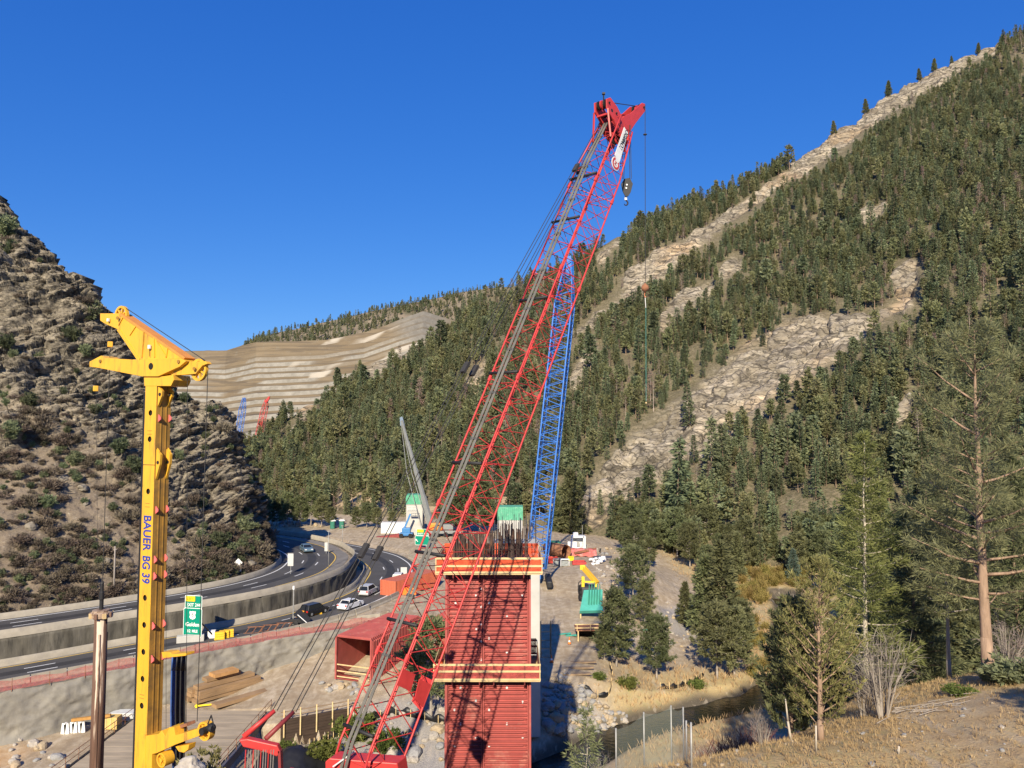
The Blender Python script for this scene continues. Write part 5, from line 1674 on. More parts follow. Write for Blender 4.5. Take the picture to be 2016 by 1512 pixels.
# ---- blue lattice crane behind the pier
gB = gz1(5.5, 142)
bc = thing('crawler_crane', 'bright blue lattice boom crane standing behind the piers', 'crane', (5, 142, gB))
f0, t0 = at(1056, 1118, 140), at(1121, 512, 150)
n2, d2, w2, h2_, L2 = lattice(bc, f0, t0, (1, -.28, 0), 3.4, 2.6, 2.35, .16, .085, blue_crane, .08, .16, tipk=.35, dense=True)
MB().prism([at(1112, 540, 150), at(1117, 505, 150), at(1124, 503, 150), at(1128, 530, 150), at(1122, 545, 150)], (0, 1.2, 0)).build('boom_head', blue_crane, bc)
for i in (-.5, .5):
    MB().tube(n2(L2 * .05, i, 1.1), n2(L2 * .97, i, 1.1), .05, n=5).build('hoist_rope', rope_d, bc)
for f in (.2, .4, .6, .78):
    MB().tube(n2(L2 * f, -1, 1), n2(L2 * f, 1, -1), .07, n=5).tube(n2(L2 * f, -1, -1), n2(L2 * f, 1, 1), .07, n=5).build('cross_brace', blue_crane, bc)
MB().box((3.6, 145, gB + 2.4), (3.4, 7, 2.4)).build('machine_house', blue_crane, bc, bevel=.1)
for s in (-1, 1):
    MB().box((4.2 + s * 2.6, 143, gB + .7), (1.1, 8, 1.35)).build('crawler_track', black_m, bc, bevel=.3)
p = at(1117, 560, 149)
MB().tube(p, at(1118, 720, 149), .04, n=5).build('hoist_rope', rope_d, bc)
MB().lathe([(.1, .4), (.3, .2), (.3, -.3), (.1, -.6)], tuple(at(1118.5, 726, 149)), 8).build('hook_block', black_m, bc)
# ---- two far cranes by the quarry
for (u0, v0, u1, v1, Y, m_, lab) in ((462, 905, 481, 783, 390, blue_crane, 'small blue lattice crane far off in front of the quarry'), (500, 900, 525, 786, 400, red_crane, 'small red lattice crane far off in front of the quarry')):
    A, B_ = at(u0, v0, Y), at(u1, v1, Y + 8)
    zg = -33.0
    dn = (A - B_).normalized()
    A2 = A + dn * ((zg - A.z) / dn.z)
    c2 = thing('crawler_crane', lab, 'crane', tuple(A2))
    nd, d3, w3, h3, L3 = lattice(c2, A2, B_, (1, -.3, 0), 2.6, 2.2, 2.6, .16, .08, m_, .06, .12, tipk=.4)
    MB().box((A2.x, A2.y + 4, zg + 2), (4, 8, 3)).build('machine_house', m_, c2)
    if m_ is red_crane:
        MB().prism([at(521, 790, 407), at(528, 781, 407), at(531, 780, 407), at(530, 786, 407), at(524, 794, 407)], (0, 1, 0)).build('boom_head', m_, c2)
        MB().tube(at(528, 785, 407), at(528, 797, 407), .06, n=4).lathe([(.1, .5), (.5, 0), (.1, -1.2)], tuple(at(528, 800, 407)), 8).build('hook_block', black_m, c2)
# ---- grey telescopic crane
gq = gz(856, 1056, -27.4)
tc = thing('mobile_crane', 'grey telescopic mobile crane with orange cab near the far pier', 'crane', (gq.x, gq.y, gz1(gq.x, gq.y)))
steel_m = mat('boom_grey', (.22, .23, .23), .12, 2, .5, 0, 0)
Yt = gq.y
B0, B1 = at(852, 1044, Yt), at(791, 828, Yt + 6)
for f0_, f1_, w3 in ((0, .30, 1.25), (.28, .55, 1.0), (.53, .80, .8), (.78, 1.0, .6)):
    MB().beam(B0 + (B1 - B0) * f0_, B0 + (B1 - B0) * f1_, w3 * .8, w3).build('boom_section', steel_m, tc, bevel=.05)
MB().prism([at(788, 838, Yt + 6), at(787, 822, Yt + 6), at(792, 820, Yt + 6), at(797, 838, Yt + 6)], (0, .8, 0)).build('boom_head', mat('boom_head_blue', (.16, .22, .30), .1, 2, .5, 0, 0), tc)
for du in (-1.2, .9):
    MB().path([at(846, 1040, Yt) + Vector((du * .9 - 1.1, 0, 0)), at(818, 930, Yt + 3) + Vector((du * .6 - 1.6, 0, 0)), at(791, 836, Yt + 6) + Vector((du * .1, 0, 0))], .09, 5).build('guy_rope', steel_m, tc)
zc = tc['_w'][2]
MB().box((gq.x + 2.2, Yt, zc + 1.25), (9.5, 2.6, .7)).build('chassis', steel_m, tc, bevel=.05)
MB().box((gq.x + .2, Yt, zc + 2.6), (3.6, 2.5, 2.0)).build('cab', mat('cab_orange', (.62, .25, .03), .1, 2, .5, 0, 0), tc, bevel=.25)
MB().box((gq.x + 3.6, Yt, zc + 2.4), (2.6, 2.4, 1.7)).build('counterweight', steel_m, tc, bevel=.1)
for k in range(4):
    for s in (-1.25, 1.25):
        MB().lathe([(.3, 0), (.62, .02), (.66, .1), (.66, .34), (.62, .42), (.3, .44)], (gq.x - 1.6 + k * 2.3, Yt + s - .2, zc + .66), 16, (0, 1, 0)).build('wheel', black_m, tc)

# ---- yellow drill rig
yel = mat('rig_yellow', (.72, .39, .035), .07, 1.2, .45, 0, .05, 10, dirt=((.36, .19, .045), .52, .72, 1.5), stretch=(2.2, 2.2, .35), spec=.4)
yel_d = mat('rig_yellow_dark', (.36, .195, .035), .2, .9, .75, 0, .1, 10, dirt=((.17, .10, .035), .46, .68, .8))  # darker yellow base with brown mottling
blue_let = mat('letter_blue', (.02, .05, .32), .1, 3, .5, 0, 0)
pink_m = mat('lug_pink', (.80, .16, .15), .1, 3, .5, 0, 0)
RM = at(299, 1100, 38.0)                # front right edge of the side plate
re = Vector((-.875, .484, 0))           # towards the kelly
rn = Vector((-.484, -.875, 0))          # side plate faces this way
def rp(u, v, off=0.0):                  # pixel onto the plane of the side plate (pushed by off towards the viewer)
    x, y, z = ray(u, v)
    o = Vector((RM.x, RM.y, 0)) + rn * off
    t = (o.x * rn.x + o.y * rn.y) / (x * rn.x + y * rn.y)
    return Vector((x * t, y * t, z * t))
gR = gz1(RM.x, RM.y)
rig = thing('drill_rig', 'yellow drilling rig mast with lettering and a cable head at the left', 'drill rig', (RM.x, RM.y + .5, gR))
def rpl(pts, thick, name, m, off=0.0, bevel=.015):
    return MB().prism([rp(u, v, off) for u, v in pts], -rn * thick).build(name, m, rig, bevel=bevel)
# side plate with real holes
wl = rp(276.5, 1100) - RM
PW = wl.length
inner = mat('shade_black', (.012, .011, .01), .1, 3, .9, 0, 0)  # black that stands in for the shade inside openings
hole_v = [813, 864.5, 967, 1177, 1230.6, 1284, 1337.6, 1391, 1472]
zt_m = rp(300, 752).z
zs = sorted([rp(285, v).z for v in hole_v])
mb = MB()
O = Vector((RM.x, RM.y, 0))
def pl(a, z):                           # a: metres towards the kelly
    return O + re * a + Vector((0, 0, z))
cur = gR
hr_ = .145
for z_ in zs + [None]:
    nxt = (z_ - .3) if z_ is not None else zt_m
    mb.add([pl(0, cur), pl(PW, cur), pl(PW, nxt), pl(0, nxt)], [(0, 1, 2, 3)])
    if z_ is None:
        break
    n = 16
    outer, innr = [], []
    for k in range(n):
        a = 2 * math.pi * k / n
        ca, sa = math.cos(a), math.sin(a)
        q = max(abs(ca) / (PW / 2), abs(sa) / .3)
        outer.append(pl(PW / 2 + ca / q, z_ + sa / q))
        innr.append(pl(PW / 2 + ca * hr_, z_ + sa * hr_))
    mb.add(outer + innr, [(k, (k + 1) % n, n + (k + 1) % n, n + k) for k in range(n)])
    # fill the four corners of the cell
    for i, j in ((0, -1), (0, 1), (1, -1), (1, 1)):
        mb.add([pl(i * PW, z_ + j * .3), pl(PW / 2 + (i - .5) * 2 * min(PW / 2, 1) , z_), pl(PW / 2, z_ + j * .3)], [(0, 1, 2)]) if False else None
    cur = z_ + .3
side = mb.build('side_plate', yel, rig)
# a grid ring leaves no corner gaps when the directions hit the corners, so close them with a backing frame
bkf = MB()
for z_ in zs:
    for i in (0, 1):
        for j in (-1, 1):
            c0 = pl(i * PW, z_ + j * .3) - rn * .004
            bkf.add([c0, pl(PW * (.5 + (i - .5) * .42), z_ + j * .3) - rn * .004, pl(i * PW, z_ + j * .17) - rn * .004], [(0, 1, 2)])
bkf.build('corner_plate', yel, rig)
DEP = .80
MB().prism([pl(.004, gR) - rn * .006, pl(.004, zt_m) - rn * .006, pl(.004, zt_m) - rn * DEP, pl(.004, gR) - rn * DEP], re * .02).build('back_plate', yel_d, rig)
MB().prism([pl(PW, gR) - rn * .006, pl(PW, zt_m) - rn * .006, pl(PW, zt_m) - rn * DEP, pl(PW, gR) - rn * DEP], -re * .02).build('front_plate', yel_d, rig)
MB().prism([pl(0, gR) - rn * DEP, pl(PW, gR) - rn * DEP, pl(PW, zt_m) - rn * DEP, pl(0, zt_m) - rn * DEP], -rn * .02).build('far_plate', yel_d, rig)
MB().prism([pl(.03, gR) - rn * .10, pl(PW - .03, gR) - rn * .10, pl(PW - .03, zt_m) - rn * .10, pl(.03, zt_m) - rn * .10], -rn * .02).build('mast_shade_sheet', inner, rig)  # black sheet behind the holes, painting the shade inside the mast
MB().prism([pl(PW + .015, gR) - rn * .05, pl(PW + .22, gR) - rn * .05, pl(PW + .22, at(280, 775, 38).z) - rn * .05, pl(PW + .015, at(280, 775, 38).z) - rn * .05], -rn * .3).build('guide_rail', black_m, rig)
for a_ in (.27, .55):                   # ribs on the back plate
    MB().prism([pl(-.02, gR) - rn * a_, pl(-.02, zt_m - 1) - rn * a_, pl(-.02, zt_m - 1) - rn * (a_ + .05), pl(-.02, gR) - rn * (a_ + .05)], re * .03).build('stiffener', MATS['rig_yellow_dark'], rig)
for v in (823, 889, 1004, 1102, 1135, 1234, 1300):
    zz = rp(300, v).z
    for a_ in (.10, .70):
        MB().prism([pl(-.02, zz + .18) - rn * a_, pl(-.20, zz + .02) - rn * a_, pl(-.20, zz - .08) - rn * a_, pl(-.02, zz - .2) - rn * a_], -rn * .05).build('lug', pink_m if v != 889 else yel, rig)
for v in (848, 991, 1370, 1500):        # index marks
    zz = rp(288, v).z
    for k in (0, 1):
        MB().box(tuple(pl(PW * .52, zz - k * .17) + rn * .006), (.34, .006, .03), (0, 0, math.atan2(re.y, re.x))).build('index_mark', MATS['rig_yellow_dark'], rig)
MB().box(tuple(pl(PW * .5, rp(288, 915).z) + rn * .004), (PW, .006, .03), (0, 0, math.atan2(re.y, re.x))).build('seam', black_m, rig)
zA, zB = rp(288, 1014).z, rp(286, 1148).z
for word, f0_, f1_ in (('BAUER', 0, .52), ('BG 39', .60, 1)):
    text_part(word, .80, blue_let, rig, pl(PW * .50, zA + (zB - zA) * (f0_ + f1_) / 2) + rn * .012, (0, 0, -1), -re, 'lettering', .004, bold=.016, fit=(zA - zB) * (f1_ - f0_))
# yoke pieces behind the mast (folding joints)
for v0, v1 in ((760, 800), (885, 945)):
    for a_ in (.06, .62):
        z0_, z1_ = rp(320, v0).z, rp(320, v1).z
        MB().prism([pl(-.02, z0_) - rn * a_, pl(-.34, z0_ - .25) - rn * a_, pl(-.30, (z0_ + z1_) / 2) - rn * a_, pl(-.02, z1_) - rn * a_], -rn * .12).build('hinge_plate', yel, rig)
        MB().lathe([(.09, 0), (.09, .16)], tuple(pl(-.16, (z0_ + z1_) / 2 + .1) - rn * (a_ - .02)), 10, tuple(-rn)).build('hinge_pin', black_m, rig)
# head
rpl([(176, 712), (191, 704), (199, 700), (207, 705), (262, 708), (356, 706), (366, 711), (353, 722), (311, 741), (279, 741), (192, 724), (176, 722)], .9, 'head_beam', yel, .12)
rpl([(197, 617), (235, 617), (249, 629), (362, 706), (272, 708), (238, 655), (231, 648), (206, 637), (197, 631)], .55, 'head_jib', yel, 0)
rpl([(236, 616), (364, 704), (361, 707), (234, 620)], .62, 'jib_flange', mat('rig_orange', (.62, .25, .05), .1, 2, .6, 0, 0), .035, 0)
rpl([(230, 650), (234, 646), (275, 707), (270, 709)], .62, 'jib_flange', yel, .035, 0)
for q0, q1 in (((255, 660), (267, 642)), ((279, 703), (283, 652)), ((304, 703), (303, 664)), ((327, 703), (330, 684)), ((327, 703), (306, 668)), ((233, 640), (242, 624))):
    MB().beam(rp(*q0, .03), rp(*q1, .03), .06, .05, rn).build('jib_rib', yel, rig)
rpl([(350, 708), (378, 712), (404, 711), (408, 716), (398, 720), (385, 736), (362, 738), (340, 739), (330, 735), (352, 726), (366, 713)], .28, 'sheave_bracket', yel, -.1)
rpl([(283, 741), (320, 741), (340, 738), (342, 748), (336, 760), (284, 760)], 1.0, 'mast_cap', yel, .02)
def wheel(u, v, rpix, off, name='sheave', m=yel, w=.16):
    c_ = rp(u, v, off)
    r = rpix / FPX * c_.y / .9
    sp = thing_part(name, c_)
    rim = MB()
    n = 28
    for k in range(n):
        a, b2 = 2 * math.pi * k / n, 2 * math.pi * (k + 1) / n
        P_ = [c_ + (re * math.cos(q) + Vector((0, 0, 1)) * math.sin(q)) * rr_ for q, rr_ in ((a, r * .78), (a, r), (b2, r), (b2, r * .78))]
        rim.prism(P_, -rn * w)
    o = rim.build(name, m, rig)
    hub = MB().lathe([(r * .26, 0), (r * .26, w + .04)], tuple(c_ + rn * .02), 14, tuple(-rn))
    for k in range(7):
        a = 2 * math.pi * k / 7
        dv_ = re * math.cos(a) + Vector((0, 0, 1)) * math.sin(a)
        hub.beam(c_ + dv_ * r * .2 - rn * w / 2, c_ + dv_ * r * .84 - rn * w / 2, r * .16, w * .7, rn)
    hub.build('spokes', m, o)
    return o
def thing_part(*a):
    return None
wheel(237, 621, 17.5, -.1)
wheel(390, 728, 20, -.22)
for u, v, s in ((294, 683, .16), (213, 630, .14)):
    c_ = rp(u, v, .1)
    MB().box(tuple(c_), (s, .1, s * 1.2), (0, 0, math.atan2(re.y, re.x))).build('lamp_box', white_p, rig, bevel=.01)
MB().tube(rp(294, 688, .08), rp(294, 702, .08), .015, n=5).build('lamp_cable', black_m, rig)
c_ = rp(297, 721, .13)
MB().lathe([(.17, 0), (.17, .012)], tuple(c_), 18, tuple(rn)).build('opening_shade_disc', inner, rig)  # black disc laid on the beam, painting the shade of an opening
for u, v in ((198, 711), (352, 712), (232, 626), (383, 726)):
    MB().lathe([(.09, 0), (.09, .05)], tuple(rp(u, v, .13 if u != 383 else -.02)), 10, tuple(rn)).build('pin', yel_d, rig)
# ropes of the head
for (u0, v0, u1, v1, r_, of) in ((247, 606, 404, 710, .022, -.18), (409, 730, 388, 1420, .02, -.3), (369, 745, 367, 1440, .014, -.5), (217, 640, 217, 672, .014, -.2), (213, 640, 213, 672, .014, -.2), (217, 684, 202, 1148, .02, -.25), (189, 728, 189, 760, .012, -.2), (186, 728, 186, 760, .012, -.2), (189, 770, 193, 1150, .008, -.2), (327, 760, 327, 1450, .012, -.9)):
    MB().tube(rp(u0, v0, of), rp(u1, v1, of), r_, n=5).build('rig_rope', rope_d, rig)
for u, v in ((217, 678), (188.5, 765)):
    c_ = rp(u, v, -.2)
    MB().box(tuple(c_), (.26, .2, .3), (0, 0, .5)).build('rope_weight', yel, rig, bevel=.03)
# kelly bar
kb = rp(199, 1212, -.35)
kel = mat('kelly', (.15, .085, .06), .35, 1.2, .92, 0, .3, 8, dirt=((.58, .48, .38), .54, .59, 1.0), stretch=(3, 3, .16))
MB().tube((kb.x, kb.y, gR), (kb.x, kb.y, kb.z), .31, n=20).build('kelly_bar', kel, rig, True)
for k in range(3):
    a = .4 + k * 2.09 - 1.6
    MB().beam((kb.x + math.cos(a) * .32, kb.y + math.sin(a) * .32, gR), (kb.x + math.cos(a) * .32, kb.y + math.sin(a) * .32, kb.z - .9), .09, .06, (math.cos(a), math.sin(a), 0)).build('kelly_key', kel, rig)
MB().lathe([(.36, 0), (.5, .06), (.5, .3), (.42, .36), (.42, .42), (.2, .44)], (kb.x, kb.y, kb.z - .12), 16).build('kelly_collar', mat('collar', (.40, .30, .22), .3, 3, .7, 0, .2, 8, dirt=((.14, .08, .05), .45, .6, 3)), rig)
for k in range(8):
    a = k * .785
    MB().box((kb.x + math.cos(a) * .52, kb.y + math.sin(a) * .52, kb.z + .05), (.1, .16, .26), (0, 0, a)).build('collar_block', timber_m if k % 2 else kel, rig)
MB().lathe([(.10, 0), (.10, .5), (.13, .55), (.13, .9), (.09, .95), (.09, 1.35), (.05, 1.45)], (kb.x, kb.y, kb.z + .3), 12).build('kelly_swivel', black_m, rig)
# lower winch arm, hoses
rpl([(286, 1449), (312, 1445), (318, 1438), (325, 1450), (333, 1432), (342, 1432), (345, 1448), (391, 1434), (395, 1440), (392, 1449), (345, 1466), (308, 1483), (299, 1485), (298, 1530), (287, 1530)], .7, 'winch_arm', yel, .03)
rpl([(268, 1446), (286, 1446), (286, 1530), (266, 1530)], .3, 'arm_collar', yel, .05)
wheel(401, 1440, 16, -.12, 'arm_sheave', yel, .3)
wheel(317, 1497, 12, .1, 'winch_drum', yel, .5)
MB().lathe([(.17, 0), (.17, .34)], tuple(rp(396, 1441, .1)), 12, tuple(-rn)).build('sheave_hub', black_m, rig)
MB().path([rp(409, 1426, -.1), rp(416, 1408, -.1), rp(422, 1432, -.1)], .03, 5).build('rope_guard', black_m, rig)
MB().lathe([(.16, 0), (.2, .1), (.16, .3)], tuple(rp(420, 1434, -.1)), 10, tuple(re)).build('guard_roller', black_m, rig)
for k in range(10):
    u = 338 + k * 3.0
    m_ = mat('hose_blue', (.04, .10, .30), .2, 3, .6, 0, 0) if k < 3 else black_m
    of = -.5 - .12 * (k % 3)
    MB().path([rp(u + 2, 1291, of), rp(u, 1320, of), rp(u - 1.5, 1400, of), rp(u - 1, 1440, of), rp(u + 4 - k, 1540, of)], .042, 6).build('hose', m_, rig, True)
rpl([(318, 1284), (334, 1284), (338, 1288), (366, 1286), (366, 1291), (338, 1294), (320, 1296)], .5, 'hose_bracket', yel, -.45)
rpl([(344, 1430), (367, 1424), (368, 1430), (346, 1437)], .5, 'hose_clamp', rust_m, -.3)
rpl([(345, 1470), (372, 1466), (370, 1476), (362, 1482), (352, 1480)], .4, 'roller_bracket', yel, -.1)
# carrier (below the view)
MB().box((RM.x + 2.6, RM.y + 1.4, gR + 1.3), (5.5, 3.0, 1.0), (0, 0, -.5)).build('upper_carriage', yel, rig, bevel=.1)
for s in (-1, 1):
    MB().box((RM.x + 2.2 + s * .9, RM.y + 1.2 + s * 1.7, gR + .5), (6.2, .9, 1.0), (0, 0, -.5)).build('crawler_track', black_m, rig, bevel=.2)
# boulder in the very front
def rock_mesh(name, seed, m, sub=3, sq=(1, .8, .7)):
    bm = bmesh.new()
    bmesh.ops.create_icosphere(bm, subdivisions=sub, radius=1)
    co = np.array([v.co[:] for v in bm.verts])
    cv, e = worley(co * 1.1 + seed * 3.1, seed)
    r = 1 + .30 * fbm(co * 1.2 + seed, 3, seed) + .22 * (cv - .5)
    for v, k in zip(bm.verts, r):
        v.co = Vector((v.co.x * sq[0], v.co.y * sq[1], v.co.z * sq[2])) * k
    me = bpy.data.meshes.new(name)
    bm.to_mesh(me)
    bm.free()
    me.materials.append(m)
    return me
rock_m = mat('rock_pale', (.42, .38, .33), .25, 2.2, .9, 0, .5, 7, dirt=((.24, .215, .185), .45, .7, 1.6), coords='obj', spec=.15)
rock_g = mat('rock_grey', (.30, .295, .29), .25, 2.0, .9, 0, .5, 7, dirt=((.17, .165, .16), .5, .7, 2), coords='obj', spec=.15)
rock_t = mat('rock_tan', (.42, .335, .225), .25, 2.0, .9, 0, .5, 7, dirt=((.26, .20, .135), .5, .7, 2), coords='obj', spec=.15)
q = at(372, 1512, 19.6)
o = link('boulder', rock_mesh('boulder', 3, rock_m, 4))
o.location = (q.x, q.y, at(372, 1494, 19.6).z - .33)
o.scale = (.42, .42, .48)
tag(o, 'pale boulder at the bottom edge below the yellow rig', 'rock')
hl = thing('near_ledge', 'earth ledge', 'ledge', (0, 0, 0)) if False else None
# ================================================================ ROAD AND SITE THINGS
def gpx(u, v):                          # where that pixel's ray first meets the ground
    x, y, z = ray(u, v)
    Yv = np.linspace(14, 260, 1400)
    d = ground_z(x / y * Yv, Yv) - z / y * Yv
    i = int(np.argmax(d > 0)) if (d > 0).any() else len(Yv) - 1
    return x / y * Yv[i], Yv[i]
def dress(o, loc, rz=0, s=1.0):
    o.location = loc
    o['_w'] = tuple(loc)
    o.rotation_euler = (0, 0, rz)
    o.scale = (s, s, s)
    return o
# ---- movable concrete barriers along the outer road edge
pr = barrier_profile(.6, .85)
mb = MB().prism([(-1.75, a, b) for a, b in pr], (3.5, 0, 0))
bar_me = mb.mesh('concrete_barrier', conc_m)
line = resample(LOW_OUT[:10], 900)
tl = np.gradient(line, axis=0)
tl /= np.linalg.norm(tl, axis=1)[:, None]
arc = np.concatenate([[0], np.cumsum(np.linalg.norm(np.diff(line, axis=0), axis=1))])
s_ = 2.0
while s_ < arc[-1] - 4:
    i = int(np.argmin(abs(arc - s_)))
    s_ += 3.62
    off = 1.15 if line[i][1] < 124 else .9
    x, y = line[i][0] + tl[i][1] * off, line[i][1] - tl[i][0] * off
    if line[i][1] > 172:
        break
    o = link('concrete_barrier', bar_me)
    o.location = (x, y, Z_LOW - .06)
    o.rotation_euler = (0, 0, math.atan2(tl[i][1], tl[i][0]))
    tag(o, 'concrete barrier segment in the row along the outer highway edge', 'barrier', 'barriers along the outer highway edge')
for u, v, a in ((700, 1236, .5), (725, 1228, .45), (668, 1246, .55), (640, 1190, 0)):
    if u == 640:
        continue
    q = gz(u, v, -28.6)
    o = link('concrete_barrier', bar_me)
    o.location = (q.x, q.y, gz1(q.x, q.y) - .03)
    o.rotation_euler = (0, 0, a)
    tag(o, {700: 'loose concrete barrier at the middle of the short inner row', 725: 'loose concrete barrier at the far end of the short inner row', 668: 'loose concrete barrier at the near end of the short inner row'}[u], 'barrier')
# ---- red net fence on top of the sprayed wall
fl = resample([(-74, 69.3), (-56.8, 83.2), (-46.4, 92.3), (-35.8, 102.4), (-24, 111), (-20, 114)], 60)
sf = thing('safety_fence', 'sagging red plastic net fence along the top of the sprayed wall', 'fence', (fl[0][0], fl[0][1], Z_LOW))
V, F = [], []
for i, (x, y) in enumerate(fl):
    h = .95 + .14 * math.sin(i * 1.7) + .1 * math.sin(i * .7)
    sag = .12 * math.sin(i * 2.3)
    V += [(x - fl[0][0] + sag, y - fl[0][1], -.1), (x - fl[0][0], y - fl[0][1], h)]
for i in range(len(fl) - 1):
    F.append((2 * i, 2 * i + 2, 2 * i + 3, 2 * i + 1))
link('net', np_mesh('net', np.array(V), np.array(F), net_mat('fence_red_net', (.50, .13, .12), .55)), sf)
for i in range(0, len(fl), 3):
    MB().tube((fl[i][0], fl[i][1] + .05, Z_LOW - .3), (fl[i][0], fl[i][1] + .05, Z_LOW + 1.15), .035, n=5).build('post', rust_m, sf)
# ---- guide signs
sign_g = mat('sign_green', (.0, .235, .15), .05, 3, .4, 0, 0)
sign_y = mat('sign_yellow', (.85, .62, .02), .05, 3, .4, 0, 0)
sign_w = mat('sign_white', (.82, .82, .80), .03, 3, .4, 0, 0)
sign_o = mat('sign_orange', (.85, .20, .03), .05, 3, .4, 0, 0)
galv = mat('galvanised', (.35, .35, .34), .15, 4, .5, .3, 0)
def rrect(c, w, h, r, ex, ez, n=4):
    P_ = []
    for cx_, cz_, a0 in ((w / 2 - r, h / 2 - r, 0), (-w / 2 + r, h / 2 - r, 90), (-w / 2 + r, -h / 2 + r, 180), (w / 2 - r, -h / 2 + r, 270)):
        for k in range(n + 1):
            a = math.radians(a0 + 90 * k / n)
            P_.append(c + ex * (cx_ + r * math.cos(a)) + ez * (cz_ + r * math.sin(a)))
    return P_
def panel(t_, c, w, h, m, ex, nrm, border=None, r=.12, off=0, name='panel'):
    ez = Vector((0, 0, 1))
    pn = MB().prism(rrect(c + nrm * off, w, h, r, ex, ez), -nrm * .05).build(name, border or m, t_)
    if border:
        MB().prism(rrect(c + nrm * (off + .008), w - .14, h - .14, r * .8, ex, ez), -nrm * .006).build('face', m, pn)
q = gz(380, 1262, -28.0)
Ys = q.y
k = Ys / FPX
sg = thing('exit_sign', 'green highway exit sign for Golden with a yellow LEFT tab', 'sign', (q.x, Ys, Z_LOW))
ex, nr = Vector((.98, -.2, 0)).normalized(), Vector((-.2, -.98, 0)).normalized()
c1, c2 = at(379, 1226, Ys), at(381, 1185, Ys)
panel(sg, c1, 40 * k, 56 * k, sign_g, ex, nr, sign_w, .25)
panel(sg, c2, 37 * k, 25 * k, sign_g, ex, nr, sign_w, .16)
panel(sg, c2 + Vector((-6 * k, 0, 5.8 * k)), 20 * k, 9.5 * k, sign_y, ex, nr, None, .05, .02, 'left_plaque')
text_part('LEFT', .46, mat('letter_brown', (.10, .07, .01), .05, 3, .5, 0, 0), sg, c2 + Vector((-6 * k, 0, 5.8 * k)) + nr * .03, ex, (0, 0, 1), 'left_lettering', .003, fit=14 * k)
text_part('EXIT 244', .62, sign_w, sg, c2 + Vector((0, 0, -6 * k)) + nr * .02, ex, (0, 0, 1), 'exit_lettering', .003, bold=.01, fit=30 * k)
sh = [(-.42, .5), (-.2, .42), (0, .5), (.2, .42), (.42, .5), (.46, .25), (.36, 0), (.46, -.3), (.3, -.5), (0, -.6), (-.3, -.5), (-.46, -.3), (-.36, 0), (-.46, .25)]
cs = c1 + Vector((0, 0, 15 * k)) + nr * .02
MB().prism([cs + ex * (a * 1.02) + Vector((0, 0, b * 1.02)) for a, b in sh], nr * .012).build('route_shield', sign_w, sg)
text_part('6', .75, black_m, sg, cs + nr * .02, ex, (0, 0, 1), 'route_number', .003)
text_part('Golden', .72, sign_w, sg, c1 + Vector((0, 0, -3.5 * k)) + nr * .02, ex, (0, 0, 1), 'town_lettering', .003, bold=.014, fit=29 * k)
text_part('1/2  MILE', .52, sign_w, sg, c1 + Vector((0, 0, -16 * k)) + nr * .02, ex, (0, 0, 1), 'distance_lettering', .003, bold=.012, fit=22 * k)
for s in (-1, 1):
    b = c1 + ex * (s * .8) - nr * .12
    MB().box((b.x, b.y, (Z_LOW + c2.z + .7) / 2 - .1), (.14, .14, c2.z + .7 - Z_LOW)).build('post', black_m, sg)
MB().beam(c1 + ex * 1.15 - nr * .2, (c1 + ex * 2.0 - nr * 2.2).xy.to_3d() + Vector((0, 0, Z_LOW)), .15, .15).build('brace', black_m, sg)
bq = gz(376, 1268, -28.4)
tag(MB().box((bq.x, bq.y - .2, Z_LOW + .3), (3.4, 1.0, 1.15), (0, 0, .35)).build('concrete_block', conc_new, bevel=.06), 'pale concrete ballast block under the exit sign', 'block')
bq = gz(417, 1258, -28.2)
tag(MB().box((bq.x, bq.y, Z_LOW + .45), (.95, .9, 1.0), (0, 0, .2)).build('utility_box', sign_w, bevel=.05), 'small white utility box right of the exit sign', 'box')
# second guide sign by the curve
q = gz(832, 1082, -28.0)
Ys = q.y
k = Ys / FPX
s2 = thing('exit_sign', 'green exit sign with arrow at the highway curve behind the boom', 'sign', (q.x, Ys, Z_LOW))
c1, c2 = at(831, 1064, Ys), at(832, 1048, Ys)
panel(s2, c1, 29 * k, 18 * k, sign_g, ex, nr, sign_w, .25)
panel(s2, c2, 25 * k, 13 * k, sign_g, ex, nr, sign_w, .2)
panel(s2, c2 + Vector((-4.5 * k, 0, 2.6 * k)), 13 * k, 5 * k, sign_y, ex, nr, None, .05, .02, 'left_plaque')
text_part('EXIT 244', .5, sign_w, s2, c2 + Vector((0, 0, -3 * k)) + nr * .03, ex, (0, 0, 1), 'exit_lettering', .003, bold=.01, fit=20 * k)
cs = c1 + Vector((1.5 * k, 0, 3.4 * k)) + nr * .02
MB().prism([cs + ex * (a * .85) + Vector((0, 0, b * .85)) for a, b in sh], nr * .012).build('route_shield', sign_w, s2)
text_part('6', .62, black_m, s2, cs + nr * .02, ex, (0, 0, 1), 'route_number', .003)
text_part('Golden', .62, sign_w, s2, c1 + Vector((1.5 * k, 0, -5 * k)) + nr * .02, ex, (0, 0, 1), 'town_lettering', .003, bold=.012, fit=16 * k)
ar = c1 + Vector((-10 * k, 0, 0)) + nr * .02
MB().prism([ar + ex * a + Vector((0, 0, b)) for a, b in ((-.35, .35), (.1, .3), (-.05, .15), (.3, -.25), (.2, -.35), (-.15, .05), (-.3, -.1))], nr * .01).build('arrow', sign_w, s2)
for s in (-1, 1):
    b = c1 + ex * (s * 1.0) - nr * .12
    MB().box((b.x, b.y, (Z_LOW + c1.z) / 2), (.14, .14, c1.z + 1 - Z_LOW)).build('post', galv, s2)
